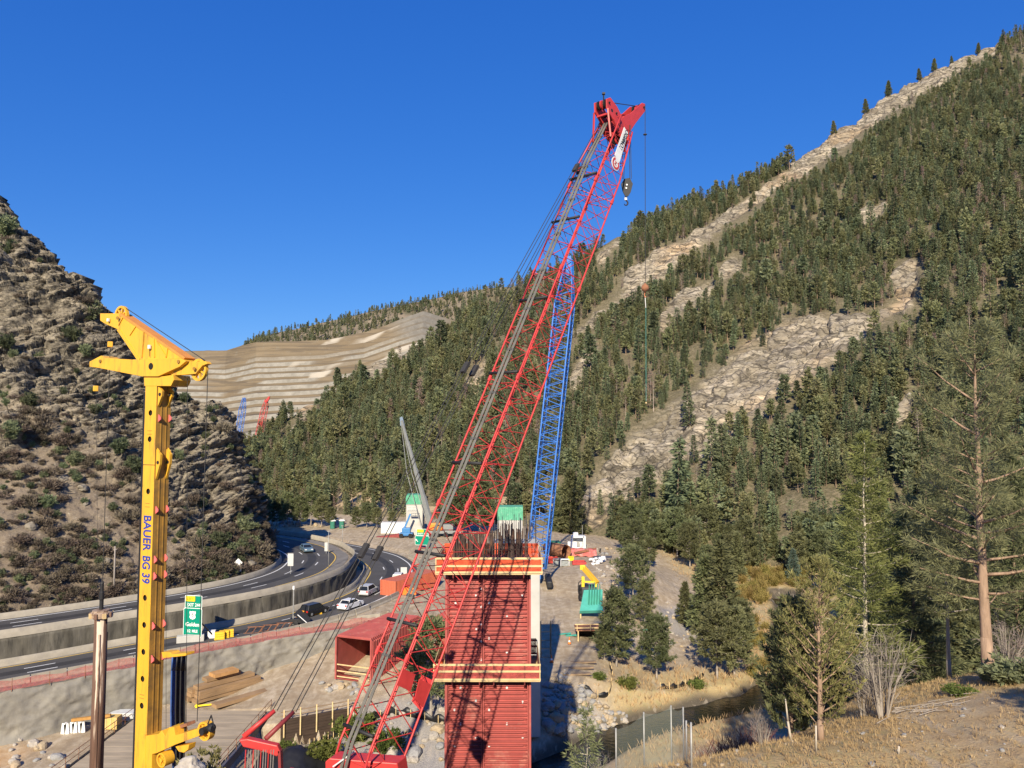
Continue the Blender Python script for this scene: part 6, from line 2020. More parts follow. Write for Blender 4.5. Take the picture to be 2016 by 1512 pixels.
def road_sign(name, u, v0, vt, vb, w_px, z, m, label, pole=galv, shape='rect', m2=None):
    q = gz(u, v0, z)
    Y = q.y
    k = Y / FPX
    zb = q.z if z == Z_UP or z == Z_LOW else gz1(q.x, q.y)
    t_ = thing(name, label, 'sign', (q.x, Y, zb))
    c = at(u, (vt + vb) / 2, Y)
    h = (vb - vt) * k
    if shape == 'rect':
        panel(t_, c, w_px * k, h, m, Vector((1, 0, 0)), Vector((0, -1, 0)), None, .06)
        if m2:
            panel(t_, c + Vector((0, 0, h * .30)), w_px * k * .9, h * .3, m2, Vector((1, 0, 0)), Vector((0, -1, 0)), None, .04, .012, 'orange_band')
    else:
        r = w_px * k * .62
        MB().prism([c + Vector((a * r, 0, b * r + h * .22)) for a, b in ((0, 1), (1, 0), (0, -1), (-1, 0))], (0, .05, 0)).build('diamond', m, t_)
        MB().prism([c + Vector((a * r * .62, 0, b - h * .34)) for a, b in ((-1, -.35), (1, -.35), (1, .35), (-1, .35))], (0, .05, 0)).build('plaque', m, t_)
    MB().tube((q.x, Y + .08, zb - .1), (q.x, Y + .08, at(u, vt, Y).z - .05), .05, n=6).build('post', pole, t_)
    return t_
road_sign('road_sign', 572, 1130, 1090, 1114, 11, Z_UP, mat('sign_back', (.55, .55, .53), .08, 3, .4, .1, 0), 'tall white sign board at the near edge of the raised road')
road_sign('road_sign', 623, 1163, 1136, 1149, 13, Z_LOW, sign_w, 'white sign with an orange band in front of the stone wall', galv, 'rect', sign_o)
road_sign('road_sign', 795, 1138, 1117, 1131, 12, Z_LOW, MATS['sign_back'], 'white sign at the outside of the lower road curve', galv, 'rect')
road_sign('road_sign', 537, 1095, 1074, 1087, 6, Z_UP, MATS['sign_back'], 'small white sign at the inside of the raised road curve')
road_sign('road_sign', 642, 1090, 1068, 1085, 6, Z_UP, MATS['sign_back'], 'narrow grey sign on the median parapet')
road_sign('road_sign', 806, 1172, 1156, 1171, 26, Z_LOW, sign_o, 'orange work sign in front of the orange container')
q_ = hill_at(469, 1128)
t_ = thing('road_sign', 'white diamond sign and plaque seen from behind on the grassy slope', 'sign', tuple(q_))
c = at(469, 1108, q_[1] - .3)
r = .75
MB().prism([c + Vector((a * r, 0, b * r)) for a, b in ((0, 1), (1, 0), (0, -1), (-1, 0))], (0, .05, 0)).build('diamond', sign_w, t_)
MB().prism([c + Vector((a * .42 + .1, -.02, b - 1.0)) for a, b in ((-1, -.45), (1, -.45), (1, .45), (-1, .45))], (0, .05, 0)).build('plaque', sign_w, t_)
MB().tube(tuple(q_ + np.array([.05, 0, -.3])), (q_[0] + .05, q_[1] - .2, c.z), .05, n=6).build('post', galv, t_)
# utility pole on the slope, tall poles by the road
q_ = hill_at(224, 1172)
up = thing('utility_pole', 'thin grey wooden pole standing on the scrubby slope', 'pole', tuple(q_))
MB().tube((q_[0], q_[1], q_[2] - .3), (q_[0] - .05, q_[1], at(222, 1075, q_[1]).z), .14, .10, 8).build('shaft', bark_grey, up, True)
MB().tube((q_[0] - .3, q_[1], at(222, 1082, q_[1]).z), (q_[0] + .25, q_[1], at(222, 1082, q_[1]).z), .04, n=6).build('crossarm', bark_grey, up)
for u, v0, vt, z, lab in ((647, 1118, 1046, Z_UP, 'slim grey pole rising above the median parapet'), (674, 1075, 1035, Z_LOW, 'slim grey pole beside the portable toilets')):
    q = gz(u, v0, z)
    pt_ = thing('light_pole', lab, 'pole', tuple(q))
    MB().tube(tuple(q), tuple(at(u, vt, q.y)), .07, .05, 7).build('shaft', galv, pt_, True)
    MB().box(tuple(at(u, vt, q.y)), (.5, .16, .12)).build('lamp_head', galv, pt_)
# arrow-board trailer
q = gz(581, 1232, -28.2)
ab = thing('light_trailer', 'dark trailer with a tall white pole and tilted black panel', 'trailer', (q.x, q.y, Z_LOW))
MB().tube((q.x - .3, q.y, Z_LOW), (q.x - .3, q.y, at(576, 1158, q.y).z), .09, n=8).build('mast', galv, ab)
MB().box((q.x - .3, q.y, at(576, 1157, q.y).z), (.25, .25, .5)).build('lamp', sign_w, ab)
MB().beam((q.x + .2, q.y - .3, at(580, 1203, q.y).z), (q.x + 2.1, q.y - .6, Z_LOW + .55), 1.3, .06, (0, -.6, 1)).build('panel', black_m, ab)
MB().beam((q.x + .6, q.y - .95, at(580, 1207, q.y).z), (q.x + 2.0, q.y - 1.1, Z_LOW + .5), .1, .08).build('panel_edge', sign_w, ab)
MB().box((q.x + .3, q.y, Z_LOW + .6), (2.2, 1.2, .5)).build('frame', black_m, ab, bevel=.05)
for s in (-.6, .6):
    MB().lathe([(.15, 0), (.32, .02), (.32, .2), (.15, .22)], (q.x + .3, q.y + s - .1, Z_LOW + .32), 12, (0, 1, 0)).build('wheel', black_m, ab)
# plastic barriers stacked by the road
pl_o = mat('barrier_orange', (.80, .33, .03), .1, 2, .5, 0, 0)
pl_y = mat('barrier_yellow', (.82, .50, .04), .1, 2, .5, 0, 0)
mbp = MB().box((0, 0, .55), (1.25, .5, 1.0))
for z_ in (.25, .55, .85):
    mbp.box((0, -.27, z_), (1.1, .08, .14))
mbp.box((0, 0, .06), (1.3, .7, .12))
pb_o, pb_y = mbp.mesh('plastic_barrier', pl_o), mbp.mesh('plastic_barrier', pl_y)
for j, (u, v) in enumerate(((592, 1214), (603, 1211), (614, 1209), (625, 1207), (432, 1257), (441, 1254), (450, 1252))):
    q = gz(u, v + 3, -28.1)
    o = link('plastic_barrier', pb_o if j % 2 == 0 and j < 4 else pb_y)
    o.location = (q.x, q.y, Z_LOW - .07)
    o.rotation_euler = (0, 0, .4)
    if j < 4:
        tag(o, ('leftmost', 'second', 'third', 'rightmost')[j] + ' plastic barrier of the four beside the light trailer', 'barrier', 'plastic barriers by the light trailer')
    else:
        tag(o, ('left', 'middle', 'right')[j - 4] + ' yellow plastic barrier of the three near the exit sign', 'barrier', 'plastic barriers near the exit sign')
for j, (u, v) in enumerate(((495, 1250), (525, 1246), (552, 1242))):
    q = gz(u, v, -28.2)
    rk_ = thing('steel_rack', ('left', 'middle', 'right')[j] + ' rusty steel frame lying in the row along the wall top', 'rack', (q.x, q.y, Z_LOW - .05))
    for a in (-.9, 0, .9):
        MB().beam((q.x + a, q.y, Z_LOW - .05), (q.x + a + .5, q.y + .5, Z_LOW + .75), .08, .08).build('strut', rust_m, rk_)
    MB().beam((q.x - 1.1, q.y, Z_LOW), (q.x + 1.1, q.y + .3, Z_LOW), .09, .09).beam((q.x - .7, q.y + .5, Z_LOW + .75), (q.x + 1.5, q.y + .8, Z_LOW + .75), .09, .09).build('rail', rust_m, rk_)

# ---- vehicles
glass_m = mat('car_glass', (.015, .018, .022), .1, 3, .12, 0, 0)
tyre_m = mat('tyre', (.02, .02, .02), .1, 3, .9, 0, 0)
lamp_r = mat('lamp_red', (.5, .02, .02), .05, 3, .3, 0, 0)
lamp_w = mat('lamp_white', (.8, .8, .8), .05, 3, .2, 0, 0)
def car(label, u, v, z, paint, line_a, line_b, frac, fwd=1, suv=True, L_=4.7, W_=1.88, H=1.72, cat='car'):
    q = gz(u, v, z)
    a, b = resample(line_a, 300), resample(line_b, 300)
    c = a + (b - a) * frac
    i = int(np.argmin(np.hypot(c[:, 0] - q.x, c[:, 1] - q.y)))
    t = c[min(i + 2, 299)] - c[max(i - 2, 0)]
    ang = math.atan2(t[1], t[0]) + (0 if fwd > 0 else math.pi)
    t_ = thing('car', label, cat, (0, 0, 0), 'cars on the highway')
    hl_ = L_ / 2
    # lower body: side profile pushed across, tumblehome in the cabin
    prof = [(-hl_, .42), (-hl_ + .05, .95), (-hl_ + .12, 1.02), (hl_ - 1.35, 1.02), (hl_ - .25, .88), (hl_ - .02, .7), (hl_, .40), (hl_ - .15, .25), (-hl_ + .1, .25)]
    MB().prism([(x, -W_ / 2, z_) for x, z_ in prof], (0, W_, 0)).build('body', paint, t_, bevel=.07)
    rx0, rx1 = (-hl_ + .18, hl_ - 1.55) if suv else (-hl_ + .75, hl_ - 1.6)
    zt = H
    mb = MB()
    lo = [(rx0 - .05, -W_ / 2 + .05), (rx1 + .35, -W_ / 2 + .05), (rx1 + .35, W_ / 2 - .05), (rx0 - .05, W_ / 2 - .05)]
    hi = [(rx0 + .28, -W_ / 2 + .24), (rx1 - .45, -W_ / 2 + .24), (rx1 - .45, W_ / 2 - .24), (rx0 + .28, W_ / 2 - .24)]
    mb.add([(x, y, 1.0) for x, y in lo] + [(x, y, zt - .05) for x, y in hi], [(0, 1, 2, 3), (4, 7, 6, 5), (0, 4, 5, 1), (1, 5, 6, 2), (2, 6, 7, 3), (3, 7, 4, 0)])
    mb.build('windows', glass_m, t_, bevel=.05)
    MB().prism([(hi[0][0] - .05, hi[0][1] - .03, zt - .06), (hi[1][0] + .05, hi[1][1] - .03, zt - .06), (hi[2][0] + .05, hi[2][1] + .03, zt - .06), (hi[3][0] - .05, hi[3][1] + .03, zt - .06)], (0, 0, .07)).build('roof', paint, t_, bevel=.03)
    for k_ in range(4):
        for j in (0, 1):
            p0 = Vector((*lo[k_], 1.0))
            p1 = Vector((*hi[k_], zt - .03))
        MB().beam(p0, p1, .09, .09).build('pillar', paint, t_)
    for x in (-hl_ + .85, hl_ - .95):
        for y in (-W_ / 2 + .1, W_ / 2 - .1):
            w3 = MB().lathe([(.16, -.11), (.33, -.11), (.35, -.07), (.35, .07), (.33, .11), (.16, .11)], (x, y, .35), 16, (0, 1, 0)).build('wheel', tyre_m, t_)
            MB().lathe([(.05, -.125), (.2, -.12), (.2, .12), (.05, .125)], (x, y, .35), 10, (0, 1, 0)).build('rim', galv, w3)
    for s in (-1, 1):
        MB().box((-hl_ + .03, s * (W_ / 2 - .2), .85), (.08, .3, .22)).build('tail_light', lamp_r, t_)
        MB().box((hl_ - .08, s * (W_ / 2 - .3), .72), (.14, .4, .14)).build('headlight', lamp_w, t_)
        MB().box((rx1 + .1, s * (W_ / 2 + .07), 1.08), (.12, .16, .12)).build('mirror', paint, t_)
    MB().box((-hl_ - .01, 0, .62), (.03, .5, .13)).build('number_plate', sign_w, t_)
    dress(t_, (c[i][0], c[i][1], z + .012), ang)
    return t_
pw = mat('paint_white', (.78, .78, .77), .02, 2, .25, 0, 0, coords='obj', spec=.6)
pk = mat('paint_black', (.012, .012, .014), .02, 2, .2, 0, 0, coords='obj', spec=.6)
pb = mat('paint_blue', (.13, .20, .26), .05, 2, .25, .2, 0, coords='obj', spec=.6)
car('black SUV driving away below the stone wall', 601, 1205, Z_LOW, pk, LOW_IN, LOW_OUT, .52)
car('white hatchback driving away just ahead of the black SUV', 662, 1193, Z_LOW, pw, LOW_IN, LOW_OUT, .78, suv=False, H=1.5)
car('white SUV side by side with the hatchback on the lower road', 704, 1168, Z_LOW, mat('paint_silver', (.62, .62, .62), .02, 2, .25, .2, 0, coords='obj', spec=.6), LOW_IN, LOW_OUT, .52)
car('white van beside the orange container on the lower road', 746, 1147, Z_LOW, pw, LOW_IN, LOW_OUT, .77, H=1.85)
car('blue grey car coming round the raised road curve', 577, 1088, Z_UP, pb, UP_R, UP_L, .53, fwd=-1, suv=False, H=1.5)

# ---- corrugated boxes
def ribbed_box(name, label, cat, p0, dirv, L_, W_, H, z, m, pitch=.3, open_end=False, rib=.06, top_ribs=True, bars=None):
    d = Vector((*dirv, 0)).normalized()
    n = Vector((d.y, -d.x, 0))           # right side
    t_ = thing(name, label, cat, (p0[0], p0[1], z))
    O_ = Vector((p0[0], p0[1], z))
    pt = lambda a, b, c: O_ + d * a + n * b + Vector((0, 0, c))
    def slab(a0, a1, b0, b1, c0, c1, nm, mm=m):
        return MB().add([pt(a, b, c) for c in (c0, c1) for a, b in ((a0, b0), (a1, b0), (a1, b1), (a0, b1))], [(0, 3, 2, 1), (4, 5, 6, 7), (0, 1, 5, 4), (1, 2, 6, 5), (2, 3, 7, 6), (3, 0, 4, 7)]).build(nm, mm, t_)
    th = .06
    slab(0, L_, 0, th, 0, H, 'side_panel')
    slab(0, L_, W_ - th, W_, 0, H, 'side_panel')
    slab(0, L_, th, W_ - th, H - th, H - .002, 'roof_panel')
    slab(0, L_, th, W_ - th, 0.002, th, 'floor_panel')
    slab(L_ - th, L_, th, W_ - th, th, H - th, 'end_panel')
    if not open_end:
        slab(0, th, th, W_ - th, th, H - th, 'end_panel')
        for b in np.arange(.2, W_ - .1, pitch):
            slab(-rib, 0, b, b + pitch * .45, .15, H - .15, 'rib')
    for a in np.arange(.12, L_ - .1, pitch):
        slab(a, a + pitch * .4, W_, W_ + rib, .12, H - .12, 'rib')
        if top_ribs:
            slab(a, a + pitch * .4, .1, W_ - .1, H, H + rib, 'roof_rib')
    for b in (0, W_):
        for a in (0, L_):
            c_ = pt(a, b, H / 2)
            MB().box(tuple(c_), (.22, .22, H + .1), (0, 0, math.atan2(d.y, d.x))).build('corner_post', m, t_)
    if bars:
        for c in bars:
            slab(-.06, -.02, .2, W_ - .2, c, c + .14, 'guard_rail', timber_m)
    return t_, pt
A_ = gz(661, 1338, -31.7)
ribbed_box('form_box', 'big red ribbed steel form lying open-ended on the ground', 'form', (A_.x, A_.y), (.36, .93), 13, 5.2, 5.3, gz1(A_.x + 2, A_.y + 1) - .1, red_form, .42, True, .22, True, (.25, .95, 1.75))
A_ = gz(846, 1292, -30.8)
ribbed_box('form_box', 'second red ribbed form half hidden behind the near pier', 'form', (A_.x, A_.y), (.30, .95), 9, 5, 4.6, gz1(A_.x + 2, A_.y + 1) - .1, red_form, .42, False, .2, True)
cont_o = mat('container_orange', (.55, .15, .08), .1, 1, .6, 0, 0, dirt=((.42, .10, .05), .5, .7, 1))
A_ = gz(750, 1174, -28.3)
ribbed_box('shipping_container', 'orange shipping container beside the lower highway', 'container', (A_.x, A_.y), (.52, .85), 12, 3.2, 2.7, gz1(A_.x + 1, A_.y + 2) - .1, cont_o, .34, False, .05, False)
A_ = gz(753, 1049, -27.4)
ribbed_box('shipping_container', 'white container left of the far green topped pier', 'container', (A_.x, A_.y), (1, .05), 7.2, 2.5, 2.9, gz1(A_.x + 3, A_.y + 1) - .1, mat('container_white', (.62, .64, .66), .05, 1, .6, 0, 0), .6, False, .05, False)
A_ = gz(1072, 1083, -28)
ribbed_box('shipping_container', 'dark green container behind the rusty pipe', 'container', (A_.x, A_.y), (1, .1), 3.4, 2.4, 1.5, gz1(A_.x + 1, A_.y + 1) - .1, mat('container_green', (.03, .14, .10), .1, 1, .6, 0, 0), .4, False, .05, False)
# ---- portable toilets
for j, u in enumerate((655, 673)):
    q = gz(u, 1042, -27.3)
    zz = gz1(q.x, q.y)
    t_ = thing('portable_toilet', ('left', 'right')[j] + ' green portable toilet with a white roof beyond the curve', 'toilet', (q.x, q.y, zz), 'portable toilets')
    gm = mat('toilet_green', (.02, .13, .09), .1, 2, .5, 0, 0)
    MB().box((q.x, q.y, zz + 1.05), (1.25, 1.25, 2.1)).build('cabin', gm, t_, bevel=.05)
    dd_ = MB().box((q.x, q.y - .65, zz + 1.0), (.8, .04, 1.8)).build('door', mat('toilet_door', (.03, .17, .12), .1, 2, .5, 0, 0), t_)
    MB().box((q.x + .3, q.y - .69, zz + 1.0), (.06, .05, .2)).build('handle', black_m, dd_)
    MB().lathe([(.88, 0), (.86, .12), (.55, .38), (.1, .45)], (q.x, q.y, zz + 2.08), 4).build('roof', sign_w, t_)
    MB().tube((q.x + .45, q.y + .5, zz + 2), (q.x + .45, q.y + .5, zz + 2.75), .05, n=6).build('vent_pipe', sign_w, t_)
# ---- boom lift at the far pier
q = gz(800, 1057, -27.4)
zz = gz1(q.x, q.y)
bl = thing('boom_lift', 'blue boom lift with raised basket at the far green topped pier', 'lift', (q.x, q.y, zz))
lb = mat('lift_blue', (.05, .20, .45), .1, 2, .5, 0, 0)
MB().box((q.x, q.y, zz + .95), (3.4, 2.2, .7)).build('chassis', lb, bl, bevel=.1)
MB().box((q.x, q.y, zz + 1.9), (2.2, 1.8, 1.3)).build('turret', lb, bl, bevel=.15)
for sx in (-1.2, 1.2):
    for sy in (-1, 1):
        MB().lathe([(.2, -.2), (.55, -.2), (.6, -.1), (.6, .1), (.55, .2), (.2, .2)], (q.x + sx, q.y + sy, zz + .6), 14, (0, 1, 0)).build('wheel', tyre_m, bl)
e1_, e2_ = at(797, 1038, q.y), at(808, 1012, q.y)
MB().beam((q.x - .6, q.y, zz + 2.2), e1_, .45, .5).build('lower_boom', lb, bl)
MB().beam(e1_, e2_, .4, .45).build('upper_boom', lb, bl)
b3 = at(811, 1006, q.y)
for dz in (0, .55, 1.1):
    MB().beam(b3 + Vector((-1.1, 0, dz)), b3 + Vector((1.1, 0, dz)), .06, .06).build('basket_rail', sign_w, bl)
for dx in (-1.1, 0, 1.1):
    MB().tube(b3 + Vector((dx, 0, 0)), b3 + Vector((dx, 0, 1.1)), .035, n=5).build('basket_post', sign_w, bl)
MB().box(tuple(b3), (2.3, .9, .08)).build('basket_floor', galv, bl)
q = gz(768, 1058, -27.4)
tag(MB().prism([(q.x - 4, q.y + .6, gz1(q.x, q.y)), (q.x + 2.5, q.y, gz1(q.x, q.y)), (q.x + 2.5, q.y, gz1(q.x, q.y) + .95), (q.x - 1, q.y + .3, gz1(q.x, q.y) + .4)], (0, 2, 0)).build('steel_ramp', mat('ramp_red', (.25, .05, .05), .2, 2, .7, 0, 0)), 'dark red wedge of steel plate left of the boom lift', 'ramp')
# ---- yard right of the pier
def yard(u, v, z=-28.2):
    q = gz(u, v, z)
    return Vector((q.x, q.y, gz1(q.x, q.y)))
p = yard(1112, 1103)
pp = thing('steel_pipe', 'large rusty steel casing pipe lying with its dark mouth forward', 'pipe', tuple(p))
mb = MB()
n = 28
a0, a1 = Vector((p.x + .3, p.y - 1.0, p.z + 1.42)), Vector((p.x - 3.6, p.y + 4.4, p.z + 1.42))
dq = (a1 - a0).to_track_quat('Z', 'Y')
ringv = lambda c, r: [c + dq @ Vector((math.cos(6.2832 * k / n) * r, math.sin(6.2832 * k / n) * r, 0)) for k in range(n)]
P_ = ringv(a0, 1.4) + ringv(a1, 1.4) + ringv(a1, 1.32) + ringv(a0, 1.32)
F_ = []
for b in range(4):
    for k in range(n):
        c0, c1 = b * n, ((b + 1) % 4) * n
        F_.append((c0 + k, c0 + (k + 1) % n, c1 + (k + 1) % n, c1 + k))
mb.add(P_, F_).build('shell', rust_m, pp, True)
MB().prism(ringv(a1 - (a1 - a0) * .04, 1.31), (a1 - a0).normalized() * .05).build('end_plate', MATS['shade_black'], pp)  # black sheet near the far end, painting the shade inside the pipe
p = yard(1086, 1112)
bn = thing('waste_skip', 'red steel skip in front of the rusty pipe', 'skip', tuple(p))
mb = MB()
lo = [(-1.0, -.7), (.9, -.7), (.9, .7), (-1.0, .7)]
hi = [(-1.4, -.8), (1.3, -.8), (1.3, .8), (-1.4, .8)]
mb.add([(p.x + x, p.y + y, p.z) for x, y in lo] + [(p.x + x, p.y + y, p.z + 1.25) for x, y in hi], [(0, 3, 2, 1), (0, 1, 5, 4), (1, 2, 6, 5), (2, 3, 7, 6), (3, 0, 4, 7)]).build('tub', mat('skip_red', (.48, .05, .035), .12, 2, .6, 0, 0), bn)
MB().box((p.x - .05, p.y - .82, p.z + 1.22), (2.75, .08, .1)).build('rim', MATS['skip_red'], bn)
p = yard(1138, 1081, -27.8)
wb = thing('control_cabin', 'white box cabin with open front behind the red tarpaulin', 'cabin', tuple(p))
wm = mat('cabin_white', (.62, .63, .65), .05, 1, .5, 0, 0)
for (dx, dy, dz, sx, sy, sz, nm) in ((-1.45, 0, 1.4, .35, 2.2, 2.8, 'post'), (1.45, 0, 1.4, .6, 2.2, 2.8, 'post'), (0, 0, 2.65, 2.6, 2.2, .42, 'roof'), (0, 1.0, 1.2, 2.6, .1, 2.4, 'back_panel'), (0, .1, .15, 2.6, 2.0, .3, 'floor')):
    MB().box((p.x + dx, p.y + dy, p.z + dz), (sx, sy, sz)).build(nm, wm, wb)
MB().box((p.x - .6, p.y, p.z + 3.2), (1.2, 1.2, .72)).build('roof_unit', sign_w, wb, bevel=.05)
MB().tube((p.x + 1.1, p.y + .4, p.z + 2.8), (p.x + 1.1, p.y + .4, p.z + 5.2), .05, n=6).build('antenna', galv, wb)
MB().box((p.x - .2, p.y - .2, p.z + 1.0), (1.0, .8, 1.1)).build('pump', galv, wb)
p = yard(1126, 1082, -27.9)
tag(MB().box((p.x, p.y - .5, p.z + .75), (2.1, 1.0, 1.5)).box((p.x, p.y - 1.02, p.z + 1.15), (1.7, .05, .18)).build('generator_box', sign_w, bevel=.04), 'white generator box in front of the white cabin', 'generator')
p = yard(1140, 1096, -28)
V_, F_ = [], []
for i in range(13):
    for j in range(5):
        x = -3.6 + i * .62
        V_.append((p.x + x, p.y - j * .5 + .2 * math.sin(i * 1.3), p.z + 1.55 - j * .36 + .16 * math.sin(i * 2.1 + j) - .05 * max(0, x)))
F_ = [tuple(f) for f in grid_faces(13, 5)]
tarp = link('red_tarpaulin', np_mesh('red_tarpaulin', np.array(V_), np.array(F_), mat('tarp_red', (.50, .13, .11), .25, .8, .8, 0, .3, 3, dirt=((.60, .30, .26), .5, .7, 1.2)), True))
sol = tarp.modifiers.new('thick', 'SOLIDIFY')
sol.thickness = .12
tag(tarp, 'sagging faded red tarpaulin draped behind the rusty pipe', 'tarpaulin')
for u, v, s, m_, lab in ((1097, 1116, .9, galv, 'grey steel cage in front of the pipe mouth'), (1112, 1118, .95, sign_w, 'white equipment crate in front of the pipe mouth'), (1124, 1109, .6, sign_y, 'small yellow bin beside the white crate')):
    p = yard(u, v)
    t_ = thing('equipment_crate', lab, 'crate', tuple(p))
    for dx in (-1, 1):
        for dy in (-1, 1):
            MB().box((p.x + dx * s * .9, p.y + dy * s * .6, p.z + s * .75), (.1, .1, s * 1.5)).build('post', m_, t_)
    MB().box((p.x, p.y, p.z + s * 1.45), (s * 1.9, s * 1.3, .1)).build('top', m_, t_)
    MB().box((p.x, p.y, p.z + s * .6), (s * 1.5, s * 1.0, s * 1.1)).build('load', m_ if u == 1124 else mat('load_grey', (.25, .27, .27), .4, 3, .7, 0, 0), t_)
p = yard(1140, 1118)
dr = thing('machine_skid', 'low red steel skid frame lying in the yard', 'skid', tuple(p))
rr_ = mat('base_red', (.42, .05, .045), .15, 2, .6, 0, 0)
MB().box((p.x, p.y, p.z + .3), (2.9, 2.2, .55)).build('frame', rr_, dr, bevel=.05)
MB().box((p.x, p.y, p.z + .7), (2.2, .3, .3)).build('rail', rr_, dr)
MB().box((p.x - 1.2, p.y - 1.1, p.z + .75), (.3, .2, .5)).build('lug', rr_, dr)
for j, (u, v) in enumerate(((1150, 1097), (1160, 1093), (1145, 1100))):
    p = yard(u, v)
    tag(MB().beam((p.x - 1.6, p.y - .4, p.z + .35 + .25 * j), (p.x + 1.7, p.y + .6, p.z + .75 + .25 * j), .45, .4).beam((p.x - 1.2, p.y, p.z), (p.x - 1.2, p.y, p.z + .6), .3, .3).build('auger_beam', rust_m, bevel=.03), ('lowest', 'topmost', 'nearest')[j] + ' rusty beam in the small pile beside the red tarpaulin', 'beam')
p = yard(1185, 1110, -28.4)
tr = thing('screen_frame', 'dark grey steel screening frame on the gravel bank', 'frame', tuple(p))
MB().prism([(p.x - 1.9, p.y - .4, p.z + .25), (p.x + 2.0, p.y - .4, p.z + .3), (p.x + 2.4, p.y + 1.2, p.z + .5), (p.x - 1.6, p.y + 1.2, p.z + .45)], (0, 0, .18)).build('deck', mat('steel_dark', (.10, .10, .12), .2, 2, .6, .2, 0), tr)
for x0, x1 in ((-1.5, -.2), (.2, 1.9), (-1.5, 1.9)):
    MB().beam((p.x + x0, p.y, p.z + .4), (p.x + x1 * .4, p.y + .5, p.z + 1.5), .07, .07).build('strut', MATS['steel_dark'], tr)
MB().box((p.x - .3, p.y + .5, p.z + 1.9), (.35, .2, .9), (0, .25, 0)).build('hopper', black_m, tr)
bag_me = [rock_mesh('sand_bag', 80 + k, mat('bag_white', (.74, .74, .75), .06, 3, .7, 0, .3, 4, coords='obj'), 2, (1, .8, .55)) for k in range(3)]
for j in range(16):
    p = yard(random.uniform(1163, 1192), random.uniform(1112, 1124))
    o = link('sand_bag', bag_me[j % 3])
    o.location = (p.x, p.y, p.z + .2 + .3 * (j % 3))
    o.scale = (.55, .5, .5)
    o.rotation_euler = (0, 0, random.uniform(0, 3))
    tag(o, 'white bulk bag in the heap on the gravel bank', 'bag', 'white bags on the gravel bank')
# ---- yellow drill with green cover and timber platform
p = yard(1160, 1190, -29.2)
dr = thing('drill_machine', 'yellow and black crawler drill facing away on the haul road', 'machine', tuple(p))
ym = mat('drill_yellow', (.78, .56, .04), .08, 2, .5, 0, 0)
MB().box((p.x, p.y + 1, p.z + 1.5), (2.6, 3.2, 1.6)).build('body', mat('drill_grey', (.05, .055, .06), .2, 2, .6, 0, 0), dr, bevel=.12)
MB().box((p.x - 1.0, p.y + .4, p.z + 2.7), (.5, .5, 2.6)).build('post', ym, dr, bevel=.05)
MB().box((p.x + 1.2, p.y + .4, p.z + 2.4), (.6, .6, 1.6)).build('post', ym, dr, bevel=.1)
MB().beam((p.x + 1.4, p.y + .2, p.z + 2.9), (p.x - .8, p.y + 2.4, p.z + 5.2), .8, .7).build('boom', mat('drill_amber', (.66, .36, .03), .1, 2, .6, 0, 0), dr, bevel=.05)
MB().box((p.x - .9, p.y + 2.2, p.z + 5.2), (.9, .6, .8)).build('boom_head', ym, dr, bevel=.08)
MB().beam((p.x - 1.0, p.y + .1, p.z + 3.2), (p.x + 1.3, p.y + .1, p.z + 3.1), .25, .25).build('crossbeam', ym, dr)
for s in (-1, 1):
    MB().box((p.x + s * 1.25, p.y + 1, p.z + .4), (.6, 3.6, .8)).build('track', black_m, dr, bevel=.2)
MB().path([Vector((p.x - 1.3, p.y - .3, p.z + .8)), Vector((p.x - 1.9, p.y - .3, p.z + 1.6)), Vector((p.x - 1.8, p.y, p.z + 3)), Vector((p.x - 1.2, p.y + .4, p.z + 3.4))], .07, 6).build('hose', black_m, dr)
for j in range(3):
    MB().lathe([(.2, -.12), (.5, -.12), (.5, .12), (.2, .12)], (p.x - 1.6, p.y - .2, p.z + .6 + j * .8), 12, (1, .3, 0)).build('tyre', black_m, dr)
teal = mat('cover_teal', (.07, .36, .29), .12, 1, .7, 0, .1, 6)
p = yard(1165, 1222, -29.5)
tf = thing('cover_form', 'teal green sloping form panel with folded sheets in front of the drill', 'form', tuple(p))
MB().prism([(p.x - 1.9, p.y - .3, p.z + 1.4), (p.x + 1.7, p.y - .3, p.z + 1.5), (p.x + 2.1, p.y + 3.2, p.z + 4.0), (p.x - .9, p.y + 3.2, p.z + 3.9)], (0, .4, -.5)).build('panel', teal, tf)
for j in range(5):
    x = p.x - .55 + j * .42
    MB().prism([(x, p.y + .6, p.z + 2.0), (x + .25, p.y + .5, p.z + 2.0), (x + .5, p.y + 2.4, p.z + 5.2 - .2 * abs(j - 2)), (x + .4, p.y + 2.5, p.z + 5.3 - .2 * abs(j - 2))], (.05, .25, 0)).build('folded_sheet', mat('cover_green', (.02, .19, .13), .2, 1, .7, 0, 0), tf)
for s in (-1.7, 1.5):
    MB().box((p.x + s, p.y + .4, p.z + .7), (.18, .18, 1.4)).build('leg', timber_m, tf)
p = yard(1162, 1262, -29.9)
wp = thing('timber_platform', 'timber railed platform over a dark opening below the teal form', 'platform', tuple(p))
for z_, L_ in ((2.15, 4.4), (2.65, 4.4)):
    MB().beam((p.x - 2.2, p.y - .4, p.z + z_), (p.x + 2.3, p.y - .4, p.z + z_ + .05), .07, .12).build('rail', timber_m, wp)
for x in (-1.9, 0, 1.9):
    MB().box((p.x + x, p.y - .4, p.z + 2.2), (.09, .09, 1.0)).build('rail_post', timber_m, wp)
for x in (-1.75, 1.7):
    MB().box((p.x + x, p.y - .3, p.z + .85), (.16, .16, 1.75)).build('leg', timber_m, wp)
MB().box((p.x, p.y + 1.2, p.z + 1.78), (4.2, 3.2, .12)).build('deck', rust_m, wp)
MB().box((p.x, p.y + 2.7, p.z + .9), (3.6, .1, 1.7)).build('back_board', black_m, wp)
for x in (-1.7, 1.7):
    MB().box((p.x + x, p.y + 1.3, p.z + .88), (.1, 2.8, 1.66)).build('side_board', black_m, wp)
